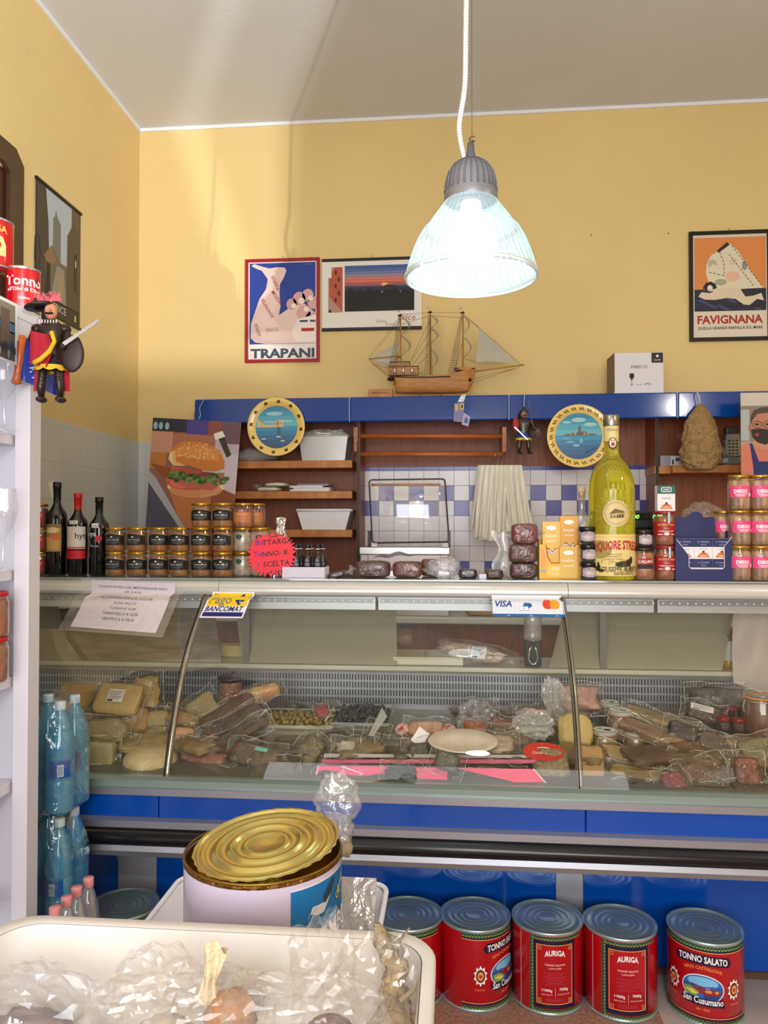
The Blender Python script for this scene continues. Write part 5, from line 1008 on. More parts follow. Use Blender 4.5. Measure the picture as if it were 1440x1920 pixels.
# pink label jars
pj=None; ph=.1335
for r,row in enumerate(('bottom','middle','top')):
    for c_,px in enumerate((1386,1425,1464)):
        lb='pink labelled fish fillet jar, %s column, %s of its stack'%(('left','middle','right')[c_],row)
        loc=(AX(px,3.05),3.05,TOP+r*(ph+.0005))
        if pj is None:
            def pk(mb,S): 
                pinklab('e0447c','DIEGO','ffffff',.048,.092,.088,.025)(mb,S)
                mb.grid(lambda a,b:S(.030+.011*a,.052+.012*b,.001),3,1,PAPER)
            pj=jar(lb,loc,.0405,ph,'a07850',GLID,pk,name='fish_fillet_jar',group='pink label jars on the right',var=25)
            ct_=[c for c in pj.children if c.name.startswith('contents')][0]; ct_.data.materials[0]=M('c09c78',.35,var=.5,vscale=14,bump=.4,bscale=20,stretch=(3,3,.5),col2='70482a')
        else: dup(pj,loc,lb,rz=R([0,4,-6,8,-3,5,-9,2,0][r*3+c_]))
for r in range(2): dup(pj,(AX(1357,3.14),3.14,TOP+r*(ph+.0005)),'gold lidded pink label jar set back left of the stacks, %s one'%('lower','upper')[r])
# weighing scale display
t=thing('scale_display','black scale display with green digits behind the jars','scale',(AX(1213,3.32),3.32,TOP)); k=3.3/1442; S=Flat((0,-.03,0)); mb=MB(); mb.box(-.075,.062,-.028,.028,.135,.272,M('16201f',.35),.006); mb.box(-.02,.02,-.02,.02,0,.135,M('16201f',.35)); mb.build('display_body',t)
mb=MB(); 
for z in (.172,.232): mb.rect(S,-.066,.058,z,z+.030,M('050807',.2),.0003)
GRN=M('7cf05a',.4,emit=2.2)
mb.build('display_window',t); mb=MB(); mb.text(S,'00',-.050,.238,.024,GRN,.001,.01,shear=.15); mb.text(S,'0.00',.036,.238,.024,GRN,.001,.01,shear=.15); mb.text(S,'0',-.06,.178,.024,GRN,.001,.01,shear=.15); mb.text(S,'0',.048,.178,.024,GRN,.001,.01,shear=.15); mb.build('digits',t,'glowing green digits')
mb=MB().blob((0,0,.075),(.17,.12,.15),film((.95,.93,.92),haze=.05,gloss=.06,bump=.9),e=2.3,seed=31,amp=.3,freq=3,nu=44,nv=28); tag(mb.build('crumpled_plastic_bag'),'puffy clear plastic bag standing behind the dark blue display box','bag',None,(AX(1318,3.32),3.32,TOP+.15))
tag(MB().box(-.10,.10,-.07,.07,0,.15,M('6a4a3a',.6),.004).build('brown_carton'),'plain brown carton hidden behind the dark blue display box','box',None,(AX(1318,3.32),3.32,TOP))
# stickers and notice on the counter front
def gpoint(x,z,d=.0): return Vector((x,gY(z)-.006-d,z))
class Trim:                                             # follows trim + curved glass; u along X, v downward
    def __init__(s,x,z,sk=0): s.x=x; s.z=z; s.sk=sk
    def __call__(s,u,v,d=0):
        z=s.z+v; y=(2.944 if z>1.298 else min(2.944,gY(z)-.006)); return Vector((s.x+u+s.sk*v,y-d,z))
t=thing('payment_sticker','yellow blue and white payment sticker reading Pago BANCOMAT on the counter glass','sticker',(AX(432,2.93),2.94,1.245)); o_=Vector(t.location); w=SZ(82,2.93); h=.088
tt=Trim(0,0,.16); S=lambda u,v,d=0: tt.__class__(AX(430,2.93),1.228,.16)(u,v,d)-o_
mb=MB(); mb.grid(lambda a,b:S(-w/2+w*a,h*b,.0),4,10,PAPER); YS=M('f0c400',.5); BS=M('141c6c',.5)
mb.grid(lambda a,b:S(-w/2+.006+(w-.012)*a,h*(.46+.48*b),.0008),4,6,YS); mb.grid(lambda a,b:S(-w/2+.006+(w-.012)*a,h*(.06+.16*b),.0008),4,3,BS); mb.build('sticker_sheet',t)
mb=MB(); mb.text(S,'Pago',-w*.17,h*.56,.042,M('8a8064',.5),.0018,.02,w=w*.52); mb.text(S,'BANCOMAT',-.002,h*.26,.024,BS,.0018,.02,shear=.15,w=w*.88); mb.shape(S,[(w*.16,h*.70),(w*.28,h*.92),(w*.40,h*.70),(w*.28,h*.48)],BS,.0016); mb.text(S,'3',w*.28,h*.62,.022,M('e8e8e8',.5),.0022,rot=-1.57); mb.build('printing',t)
for i,(a,b,lb) in enumerate(((922,962,'white and blue card sticker reading VISA'),(963,1003,'white and blue sticker with a blue hand and banknote picture'),(1004,1052,'white and blue sticker with overlapping red and orange circles'))):
    cx=(a+b)/2; w=SZ(b-a,2.93); o_=Vector((AX(cx,2.93),2.94,1.243)); S=(lambda oo,x0:(lambda u,v,d=0: Trim(x0,1.243,0)(u,v,d)-oo))(o_,AX(cx,2.93)); h=.068
    t=thing('card_sticker',lb,'sticker',o_); mb=MB(); mb.grid(lambda a,b:S(-w/2+w*a,h*b,0),3,8,M('d8dce8',.5)); mb.grid(lambda a,b:S(-w/2+w*a,h*.13*b,.0008),3,3,M('0c64a8',.5)); mb.build('sticker_sheet',t); mb=MB()
    if i==0: mb.text(S,'VISA',0,h*.48,.028,M('1a3a7c',.5),.0018,.02,shear=.2,w=w*.75)
    elif i==1: mb.shape(S,[(-.012,h*.5),(-.004,h*.68),(.018,h*.66),(.024,h*.52),(.010,h*.40)],M('1c5c9c',.5),.0014); mb.rect(S,-.022,.008,h*.30,h*.5,M('e8ecf4',.5),.002); mb.tube([S(*p,.002) for p in ((-.022,h*.3),(.008,h*.3),(.008,h*.5),(-.022,h*.5))],.0006,M('1c5c9c',.5),4,closed=True); mb.text(S,'€1',-.007,h*.36,.010,M('1c5c9c',.5),.0026)
    else: mb.shape(S,ell(-.010,h*.6,.018,.016,20),M('d83c28',.5),.0014); mb.shape(S,ell(.016,h*.6,.018,.016,20),M('f09a28',.5),.0018)
    mb.text(S,'nexi',w*.2,h*.03,.007,M('c8e0f0',.5),.0014); mb.build('printing',t)
# paper notice in a plastic sleeve
def NT(px,py): 
    d=ray(px,py); 
    for i in range(300):
        y=2.95-.001*i; p=Vector((0,0,EYE))+d*(y/d.y); yy=2.945 if p.z>1.298 else min(2.944,gY(p.z)-.008)
        if p.y<=yy: return p
    return p
c_=[NT(172,1087),NT(329,1094),NT(292,1187),NT(132,1175)]; o_=NT(230,1180)
t=thing('paper_notice','white TONNO ROSSO notice in a clear sleeve taped on the counter glass','sign',(o_.x,o_.y,o_.z)); o_=Vector(t.location)
def NS(u,v,d=0):                                        # u,v in 0..1
    p=(c_[3].lerp(c_[2],u)).lerp(c_[0].lerp(c_[1],u),v); yy=2.943 if p.z>1.30 else min(2.943,gY(p.z)-.009); return Vector((p.x,yy-d,p.z))-o_
mb=MB(); mb.grid(lambda a,b:NS(a,b),6,18,M('dccfd8',.6)); mb.build('paper_sheet',t)
mb=MB(); 
class N2:
    def __call__(s,u,v,d=0): return NS(u,v,d)
for i,(tx,w_) in enumerate((('TONNO ROSSO DEL MEDITERRANE VASO',.82),('GR 314 IN',.2),('OLIO EXSTRAVERGINE D\'OLIVA',.62),('ZONA FAO 37',.27),('TONNO € 16,00',.31),('TARANTELLO € 22,00',.42),('VENTRSCA € 24,00',.38))):
    mb.text(N2(),tx,.5,.83-i*.108,.075,INK,.0012,.006,w=w_)
mb.build('printing',t); mb=MB(); mb.grid(lambda a,b:NS(-.12+1.22*a,-.07+1.1*b,.0025),6,18,film(haze=.10,gloss=.04,bump=.15)); mb.build('plastic_sleeve',t)
# ================================================================== INSIDE THE CASE
def deckz(Y): return .732+(Y-2.52)*.0907
FCASE=film((.98,.97,.95),.035,.008,.8,26,.05,.20)
SEAM=film((.9,.9,.88),.10,.55,0,1,.2,.4,(.72,.70,.64))
def vac(label,px,py,Y,w,l,th,col,rx=35,spin=0,rz=0,wavy=.008,sticker=None,seed=None,film_=True,var=.35,name='vacuum_pack',cat='packed food',e=5,flange=.022,cm=None,amp=.08,edge=None,seam=True):
    """flat pack lying in its own XY plane: w along X, l along Y, thickness th"""
    seed=seed if seed is not None else int(px)%97
    p=at(px,py,Y); t=thing(name,label,cat,p); t.rotation_euler=(Matrix.Rotation(R(rz),3,'Z')@Matrix.Rotation(R(rx),3,'X')@Matrix.Rotation(R(spin),3,'Z')).to_euler()
    m=cm or M(darker(col,1.1),.38,var=var+.15,vscale=22,bump=.3,bscale=30)
    MB().blob((0,0,0),(w,l,th),m,e=e,seed=seed,amp=amp*1.5,freq=2.6,nu=34,nv=18).build('contents',t)
    if edge: MB().blob((0,0,-.003),(w*1.02,l*1.02,th*.8),M(edge,.5),e=e,seed=seed,amp=amp,freq=2.2,nu=30,nv=14).build('rind',t)
    if film_:
        W_=w/2+flange; L_=l/2+flange
        def ff(u,v):
            x=(u-.5)*2; y=(v-.5)*2; ox=abs(x)*W_/(w/2); oy=abs(y)*L_/(l/2); q=max(0,1-max(ox,oy)**4); h=(th/2+.0025)*min(1,q*1.6)**.5
            n=noise.noise(Vector((x*2.3+seed,y*2.1,seed*.3))); o=max(abs(x),abs(y)); ed=max(0,o-.72)
            return Vector((x*W_*(1+.04*n),y*L_*(1+.05*n),h+wavy*ed*5*math.sin((x-y)*4.5+seed)+.006*(1-2*abs(noise.noise(Vector((x*3.3,y*3.3,seed)))))))
        fm=MB().grid(ff,26,22,FCASE)
        if seam: fm.tube([ff(k/14,0) for k in range(15)]+[ff(1,k/12) for k in range(1,13)]+[ff(1-k/14,1) for k in range(1,15)]+[ff(0,1-k/12) for k in range(1,12)],.0010,SEAM,4,closed=True)
        fm.build('plastic_film',t)
    if sticker:
        sw,sl,sc=sticker[:3]; z=th/2+.0045; S=Flat((sticker[3] if len(sticker)>3 else 0,sticker[4] if len(sticker)>4 else 0,z),(1,0,0),(0,1,0)); mb=MB(); mb.slab(S,[(-sw/2,-sl/2),(sw/2,-sl/2),(sw/2,sl/2),(-sw/2,sl/2)],M(sc,.5),0,.0004)
        if sc>'a':
            for k in range(5): mb.rect(S,-sw*.4,sw*(.4-.12*(k%3)),sl*(.32-.13*k)-sl*.02,sl*(.32-.13*k)+sl*.02,M('5a5660',.6),.0008)
            mb.rect(S,-sw*.42,-sw*.1,-sl*.44,-sl*.3,INK,.0008)
        mb.build('sticker',t)
    return t
CH=lambda c:M(darker(c,1.0),.5,var=.15,vscale=10,bump=.12,bscale=40)
# --- left bay: cheeses
vac('yellow cheese slab with white label on top of the left pile',222,1312,2.86,.175,.13,.035,'c9a86a',rx=48,spin=-3,sticker=(.065,.055,'d8d0c8',-.005,.005),cm=CH('c4a468'),edge='a87c30',name='cheese_slab',cat='cheese',e=6,amp=.03)
vac('orange rinded cheese slab behind the labelled one at the left end',142,1308,2.95,.14,.12,.04,'b88c40',rx=40,cm=CH('a8823c'),name='cheese_slab',cat='cheese',e=6)
vac('speckled cheese block with white label standing at the front of the left bay',187,1430,2.63,.105,.14,.05,'b8a880',rx=80,sticker=(.062,.06,'c8c8cc',-.012,-.03),cm=M('b4a67c',.5,var=.5,vscale=30,col2='a89a70'),name='cheese_block',cat='cheese',e=8,amp=.01)
vac('clear wrapped pack lying on the speckled cheese block',200,1372,2.72,.15,.08,.05,'9a8458',rx=60,seed=4,cm=CH('9c8a5c'),amp=.2,name='cheese_pack',cat='cheese')
vac('brown edged cheese pack between the speckled block and the round white cheese',238,1418,2.70,.06,.12,.04,'8a5c38',rx=75,rz=-20,cm=CH('8c6440'),name='cheese_pack',cat='cheese')
vac('orange wrapped cheese wedge behind the round white cheese',253,1352,2.86,.10,.10,.05,'a87838',rx=60,rz=10,cm=CH('a88040'),name='cheese_wedge',cat='cheese')
vac('tall cheese wedge with pointed paper top right of the labelled slab',272,1300,2.98,.10,.13,.05,'a88c50',rx=60,rz=25,cm=CH('ab8c4c'),name='cheese_wedge',cat='cheese',amp=.2)
vac('pale wrapped cheese left of the glass post',292,1360,2.88,.09,.10,.05,'a88850',rx=65,rz=15,cm=CH('a58c58'),name='cheese_wedge',cat='cheese',amp=.15)
def round_cheese(label,px,py,Y,r,h,c,ribs=True,rx=0,cut=False):
    p=at(px,py,Y); t=thing('round_cheese',label,'cheese',(p.x,Y,p.z)); t.rotation_euler=(R(rx),0,0)
    prof=dens([(0,0),(r*.9,0),(r,.01),(r,h*.55),(r*.93,h*.75),(r*.7,h*.92),(r*.4,h),(0,h)],4)
    MB().lathe(prof,M(c,.55,bump=.5,bscale=24,var=.12,vscale=12),seg=64,a=lambda an,rr_,z:1+(.012*math.sin(z*260)+.01*math.sin(an*20) if ribs and z<h*.8 else .0)).build('cheese_body',t)
    q=MB(); q.lathe([(r*1.0,-.0),(r*1.04,h*.5),(r*.75,h*1.0),(0,h*1.07)],FCASE,seg=40,a=lambda an,rr_,z:1+.02*math.sin(an*9)+.015*math.sin(an*17)); q.build('plastic_film',t); return t
round_cheese('round white basket ribbed cheese in front beside the left post',283,1462,2.66,.098,.12,'cdb888')
t=vac('striped orange ham pack showing right of the left glass post',340,1378,2.80,.10,.05,.03,'b87048',rx=55,cm=M('c08058',.4,var=.5,vscale=6,col2='d8b48c',stretch=(1,14,1)),name='sliced_ham_pack')
vac('tan folded cheese pack above the striped ham',345,1350,2.88,.13,.05,.04,'a88450',rx=50,spin=-12,cm=CH('a5834a'),name='cheese_wedge',cat='cheese')
vac('tall cream wedge in clear wrap behind the brown packs',380,1330,3.0,.12,.11,.03,'b09a70',rx=55,spin=40,cm=CH('b09868'),name='cheese_wedge',cat='cheese')
# --- mid left
p=at(432,1322,3.08); t=thing('pressed_meat_roll','rough pink pressed meat roll with dark top standing against the grille','packed food',(p.x,3.08,p.z-.03)); MB().lathe(dens([(0,0),(.046,.002),(.048,.02),(.048,.13),(.046,.132)],4),M('a8785c',.7,var=.4,vscale=40,bump=.9,bscale=60),seg=30).build('meat',t); MB().lathe([(.049,.128),(.052,.132),(.052,.145),(0,.147)],M('2c1820',.4),seg=24).build('dark_cap',t); MB().lathe([(.052,.0),(.055,.07),(.05,.13),(.075,.15)],FCASE,seg=30,a=lambda an,r_,z:1+.06*math.sin(an*7)).build('plastic_film',t)
vac('orange rinded loaf shaped cheese tilted above the olive tub',492,1300,3.02,.14,.06,.06,'b8783c',rx=30,spin=25,cm=M('b87434',.45,var=.5,vscale=9,col2='d8b074'),name='cheese_loaf',cat='cheese',e=2.5)
vac('crumpled clear packet of reddish pieces left of the loaf shaped cheese',452,1318,2.98,.09,.06,.05,'8a4430',rx=40,seed=5,amp=.25)
vac('topmost long brown slab of the slanting stack beside the olive tub',425,1335,2.86,.22,.055,.03,'5c3c28',rx=40,spin=38,cm=M('5e3e2a',.4,var=.4,vscale=14),name='long_brown_pack')
vac('second long brown slab of the slanting stack beside the olive tub',435,1356,2.80,.24,.05,.03,'4a3626',rx=40,spin=38,name='long_brown_pack')
vac('third long brown slab of the slanting stack beside the olive tub',448,1378,2.74,.22,.05,.03,'463424',rx=42,spin=35,name='long_brown_pack')
vac('big clear pack of pinkish brown meat in front of the slanting brown slabs',385,1415,2.68,.17,.085,.04,'8a5848',rx=45,spin=-8,sticker=None)
vac('reddish brown pack in the lower left corner of the middle bay',372,1455,2.60,.16,.06,.03,'6e3620',rx=25)
vac('pack with teal strip sticker below the red cord',478,1418,2.64,.17,.08,.03,'5a4a3c',rx=45,spin=-10,sticker=(.045,.014,'6ab0b0',.02,.02))
vac('shiny brown pack at the front centre left of the middle bay',515,1450,2.59,.14,.075,.03,'4c3c30',rx=45,spin=10)
vac('thin flat pack under the shiny brown pack near the front rail',440,1468,2.56,.2,.04,.018,'4a3424',rx=20)
vac('red and dark pack wedged under the olive tub corner',405,1400,2.72,.12,.05,.03,'8c2c2c',rx=40,spin=-35,amp=.2)
mb=MB(); pp=[at(445,1398,2.66),at(470,1412,2.65),at(492,1424,2.64),at(515,1432,2.63)]; o_=pp[1]; mb.tube([q-o_ for q in pp],[.008,.011,.009,.006],M('a82820',.5,bump=.4),8); tag(mb.build('red_packet_band'),'twisted red and orange paper band between the packs below the olive tub','band',None,o_)
vac('mottled green brown sausage pack leaning on the olive tub front',582,1408,2.68,.08,.10,.035,'6c5a34',rx=60,spin=-35,sticker=None,var=.5,cm=M('6e5c36',.5,var=.5,vscale=50,bump=.5,bscale=60))
vac('red square tag pack on the rim between the two olive tubs',603,1333,2.92,.045,.045,.008,'8a1420',rx=55,spin=20,flange=.008,name='red_tag_pack')
# --- olive tubs
def gastro(label,px,pyf,Yf,Yb,wpx,depth,fillc,olivec,nol,fillz,oside=.010,liquid=None):
    z=at(px,pyf,Yf).z; w=SZ(wpx,Yf)/2; cy=(Yf+Yb)/2; d=(Yb-Yf)/2; t=thing('olive_tub',label,'tub',(AX(px,Yf),cy,z-depth)); PL=film((.9,.9,.87),.07,.16,0,1,.15,.45,(.75,.76,.72))
    mb=MB(); q=rr(-w*.88,w*.88,-d*.88,d*.88,.02); q2=rr(-w*.96,w*.96,-d*.95,d*.95,.02); n=len(q)
    mb.add([(a,b,.002) for a,b in q]+[(a,b,depth) for a,b in q2],[(i,(i+1)%n,n+(i+1)%n,n+i) for i in range(n)],PL); mb.shape(Flat((0,0,.002),(1,0,0),(0,1,0)),q,PL,0)
    o=rr(-w,w,-d,d,.022); mb.add([(a,b,depth) for a,b in q2]+[(a,b,depth+.004) for a,b in o]+[(a,b,depth-.008) for a,b in o],[(i,(i+1)%n,n+(i+1)%n,n+i) for i in range(n)]+[(n+i,n+(i+1)%n,2*n+(i+1)%n,2*n+i) for i in range(n)],film((.92,.92,.9),.12,.4,0,1,.15,.4,(.72,.74,.74))); mb.build('tub',t)
    mb=MB(); mb.blob((0,0,fillz*.5),(w*1.72,d*1.72,fillz),M(fillc,.2,var=.3,vscale=30),e=8,amp=.01); mb.build('filling',t)
    g=random.Random(int(px)); mb=MB(); om=M(olivec,.18,var=.4,vscale=30,coat=.4); base=MB().blob((0,0,0),(1,1,1),om,amp=.0,nu=8,nv=6)
    for i in range(nol):
        x=g.uniform(-w*.82,w*.82); y=g.uniform(-d*.82,d*.82); zz=fillz+g.uniform(-.004,.012)+.012*max(0,1-abs(x/w))*(1 if g.random()>.3 else 0); s=oside*g.uniform(.85,1.15)
        T=Matrix.Translation((x,y,zz))@Euler((g.uniform(0,3),g.uniform(0,3),g.uniform(0,3))).to_matrix().to_4x4()@Matrix.Diagonal((s*1.9,s*1.5,s*1.5,1)); mb.add([T@Vector(v) for v in base.v],base.f,om,True)
    oo=mb.build('olives',t); oo['kind']='stuff'; return t
gastro('clear tub of green brown olives in brine, left of the two olive tubs',547,1362,2.80,3.06,160,.085,'6e5a1c','8c7438',230,.070,.012)
gastro('clear tub of black olives, right of the two olive tubs',668,1357,2.86,3.16,124,.075,'1c181c','22222a',260,.062,.011)
# --- centre
t=vac('pinkish ham block with red checked cloth ends behind the oval reflection',799,1370,2.86,.13,.06,.055,'a8765c',rx=50,cm=M('a8745a',.45,var=.3,vscale=5,col2='c09880',stretch=(14,1,1)),name='ham_block',e=5)
mb=MB(); chk=M('b82838',.6,var=1,vscale=60,col2='e0c8c8')
for s_ in (-1,1): mb.blob((s_*.085,0,0),(.06,.05,.05),chk,seed=6,amp=.35,freq=4)
mb.blob((0,-.032,-.01),(.15,.02,.05),chk,seed=3,amp=.2); mb.build('checked_cloth',t)
p=at(868,1400,2.66); t=thing('oval_lamp_reflection','long oval cream lamp reflection built as a body among the centre packs','reflection',p); mb=MB(); w=SZ(130,2.66)/2  # reflection of the lamp shade in the glass, modelled as an oval body
mb.lathe([(0,.000),(.6,.004),(1,.022),(.97,.026),(.6,.010),(0,.006)],M('d8c8b8',.3,var=.12,vscale=4,stretch=(8,1,1)),seg=48,T=Matrix.Rotation(R(16),4,'X')@Matrix.Diagonal((w,.075,1,1))); mb.build('reflection_body',t)
def dark(label,px,py,Y,w,l,**k): return vac(label,px,py,Y,w,l,.03,k.pop('c','2e2622'),rx=k.pop('rx',60),**k)
dark('dark olive brown pack standing behind the left end of the pink reflection',628,1400,2.74,.085,.10)
dark('small pack of white knotted strings between the dark standing packs',648,1405,2.68,.06,.05,c='b8aca0',rx=60,amp=.3)
dark('dark standing pack below the black olive tub, beside a film fin',700,1388,2.78,.05,.10,spin=-20,c='3c342c')
dark('dark grey standing pack left of the oval reflection',733,1410,2.72,.075,.08,c='3a3632')
dark('black standing pack in front of the oval reflection left end',786,1415,2.66,.075,.075,c='1e1a1a',spin=8)
dark('dark grey pack lying in front of the oval reflection',838,1428,2.59,.08,.06,c='3c3830',rx=65,spin=-18)
mb=MB().grid(lambda u,v:Vector((.02*u+.05*v-.02,.004*math.sin(u*6),.10*v*(1-.3*u))),5,8,FILMW); o=mb.build('film_fin'); tag(o,'pale pointed film fin rising before the black olive tub','film',None,at(700,1380,2.70))
mb=MB().box(-.022,.022,-.0005,.0005,-.028,.028,PAPER); o=mb.build('white_price_slip'); o.rotation_euler=(R(-30),0,R(0)); tag(o,'small white price slip leaning left of the oval reflection','slip',None,at(788,1382,2.70)); o.rotation_euler=(R(-25),R(35),0)
# pink and silver reflections in the curved glass, built as flat coloured sheets
def sheet(label,pts,Y0,Y1,c,nm='printed_sheet',edge=None):
    y_=lambda py:Y0+(Y1-Y0)*((py-pts[0][2]) if 0 else 0)
    W3=[at(a,b,Y) for a,b,Y in pts]; o_=sum(W3,Vector())/len(W3); t=thing(nm,label,'paper',o_); fs=[tuple(f) for f in tessellate_polygon([[Vector((a,b,0)) for a,b,_ in pts]])]
    mb=MB(); mb.add([q-o_ for q in W3],fs,M(c,.5)); mb.add([q-o_+Vector((0,.0015,-.001)) for q in W3],fs,M(c,.5)); mb.build('paper_sheet',t)  # coloured sheet standing in for a reflection in the glass
    if edge: mb=MB(); mb.tube([W3[i]-o_+Vector((0,-.002,.001)) for i in edge],.0022,M('e4dce4',.5),4); mb.build('reflected_border',t)
    return t
sheet('pink reflection with white arrow border, built as a sheet over the black packs',[(597,1436,2.60),(680,1436,2.60),(840,1440,2.60),(838,1462,2.56),(700,1458,2.57),(652,1466,2.56),(590,1462,2.56)],0,0,'f04c80',edge=(6,0))
mb=MB().tube([at(640,1437,2.596),at(680,1451,2.58),at(655,1468,2.55)],.003,M('e4dce4',.5),5); tag(mb.build('arrow_line_reflection'),'white arrow head line built into the pink reflection','line',None)  # thin rod painted as the reflected arrow outline
sheet('narrow pink reflection built as a strip above the pink arrow reflection',[(604,1424,2.63),(1010,1424,2.63),(1000,1431,2.62),(602,1431,2.62)],0,0,'c0587c')
sheet('silver reflection built as a strip above the narrow pink one',[(608,1413,2.645),(1030,1416,2.645),(1020,1421,2.64),(606,1420,2.64)],0,0,'a8a0a0','strip_reflection')
sheet('wide salmon pink reflection built as a ragged sheet before the mottled cheese',[(855,1440,2.61),(1000,1442,2.61),(1025,1470,2.56),(1040,1492,2.535),(985,1490,2.535),(960,1465,2.56),(920,1456,2.58)],0,0,'f44870',edge=(1,2,3))
for i,(px,py,w,l,sp) in enumerate(((615,1462,.07,.05,0),(660,1474,.10,.035,5),(720,1466,.14,.05,12),(752,1452,.10,.05,0),(790,1476,.09,.04,-5),(690,1478,.13,.03,0))):
    vac(['round black pack at the left end of the pink reflection','low black pack left under the pink reflection','wide black crinkled pack below the pink reflection','arched black pack standing before the pink reflection','black pack with white striped stickers right of the pink reflection','flat black pack close to the front rail'][i],px,py,2.57,w,l,.035,'0c0c10',rx=40,spin=sp,cm=M('0c0b0f',.15,bump=.5,bscale=40),sticker=(.03,.02,'aab0bc') if i==4 else None,name='black_pack',amp=.15)
vac('dark wine red vacuum pack low in front of the centre',855,1465,2.60,.10,.045,.04,'2e0a10',rx=40,seed=3,amp=.1)
vac('brown wrapped parcel in the front right of the centre',930,1462,2.61,.15,.08,.035,'6e5034',rx=50,spin=-10,cm=M('6a5238',.5,var=.3,vscale=8))
vac('pale beige wrapped pack behind the silver reflection',925,1400,2.72,.14,.07,.05,'a08c78',rx=50,seed=8,amp=.15)
vac('dark round ham end in lilac bag behind the oval reflection',900,1340,2.92,.10,.09,.07,'4c3a34',rx=50,e=2.2,name='ham_end_pack')
vac('red sliced salami pack right of the lilac bag',945,1362,2.88,.11,.05,.04,'7c3c3c',rx=45,spin=-15,cm=M('80403e',.4,var=.4,vscale=6,stretch=(12,1,1)),name='salami_pack')
vac('orange red pack under the lilac bag',890,1368,2.84,.08,.05,.04,'9a4c38',rx=45,amp=.2)
vac('olive brown pack with pale edge before the sliced salami',955,1385,2.80,.14,.06,.03,'6a5640',rx=40,spin=-15)
mb=MB().blob((0,0,0),(.14,.10,.10),film(haze=.16,bump=.4,gloss=.06),e=2.4,seed=6,amp=.32,freq=4.5,nu=30,nv=20,smooth=False); tag(mb.build('crumpled_plastic_bag'),'crumpled clear bag left of the yellow cheese in the case','bag',None,at(1000,1358,2.82))
mb=MB().blob((0,0,0),(.13,.10,.12),film(haze=.16,bump=.4,gloss=.06,hcol=(.6,.56,.75)),e=2.4,seed=26,amp=.3,freq=4.5,nu=30,nv=20,smooth=False); tag(mb.build('lilac_plastic_bag'),'lilac tinted clear bag around the dark ham end','bag',None,at(893,1345,2.90))
vac('long pink sausage pack lying against the grille',1000,1333,3.08,.12,.035,.03,'9a6a58',rx=20)
mb=MB().blob((0,0,0),(.10,.08,.20),film(haze=.18,bump=.4,gloss=.06),e=2.4,seed=16,amp=.3,freq=4.5,nu=30,nv=20,smooth=False); o=mb.build('crumpled_plastic_bag'); o.rotation_euler=(0,R(-25),0); tag(o,'tall whitish crumpled bag against the grille left of the right post','bag',None,at(1048,1320,2.98))
vac('thick tan cheese wedge with smooth pale face behind the right post',1078,1372,2.84,.125,.13,.07,'c4a468',rx=70,cm=CH('c8aa6c'),name='cheese_wedge',cat='cheese',e=2.8,film_=False)
vac('mottled grey cheese wheel piece standing left of the right post',1032,1440,2.66,.125,.12,.07,'8e7a58',rx=62,spin=8,cm=M('93805c',.6,var=.5,vscale=60,bump=.2),name='cheese_piece',cat='cheese',e=4,film_=False)
p=at(1019,1410,2.66); t=thing('red_oval_label','shiny red oval label with white script on the mottled cheese','label',p,rot=(R(-58),0,0)); S=Flat((0,0,0)); w=SZ(38,2.66); mb=MB(); mb.slab(S,ell(0,0,w,.040,32),M('c0241c',.25,coat=.3),0,.003); mb.text(S,'Casale antico',0,-.012,.016,M('f0d8c8',.5),.004,shear=.3,w=w*1.1); mb.tube([S(-.02,.014,.004),S(0,.017,.004),S(.02,.014,.004)],.0015,M('f0d8c8',.5),4); mb.build('label_face',t)
vac('brown paper wrapped parcel directly right of the right post',1105,1442,2.66,.09,.15,.05,'a87c50',rx=65,cm=M('a57e50',.7,bump=.3,bscale=10),name='paper_parcel',film_=False,amp=.12,e=5)
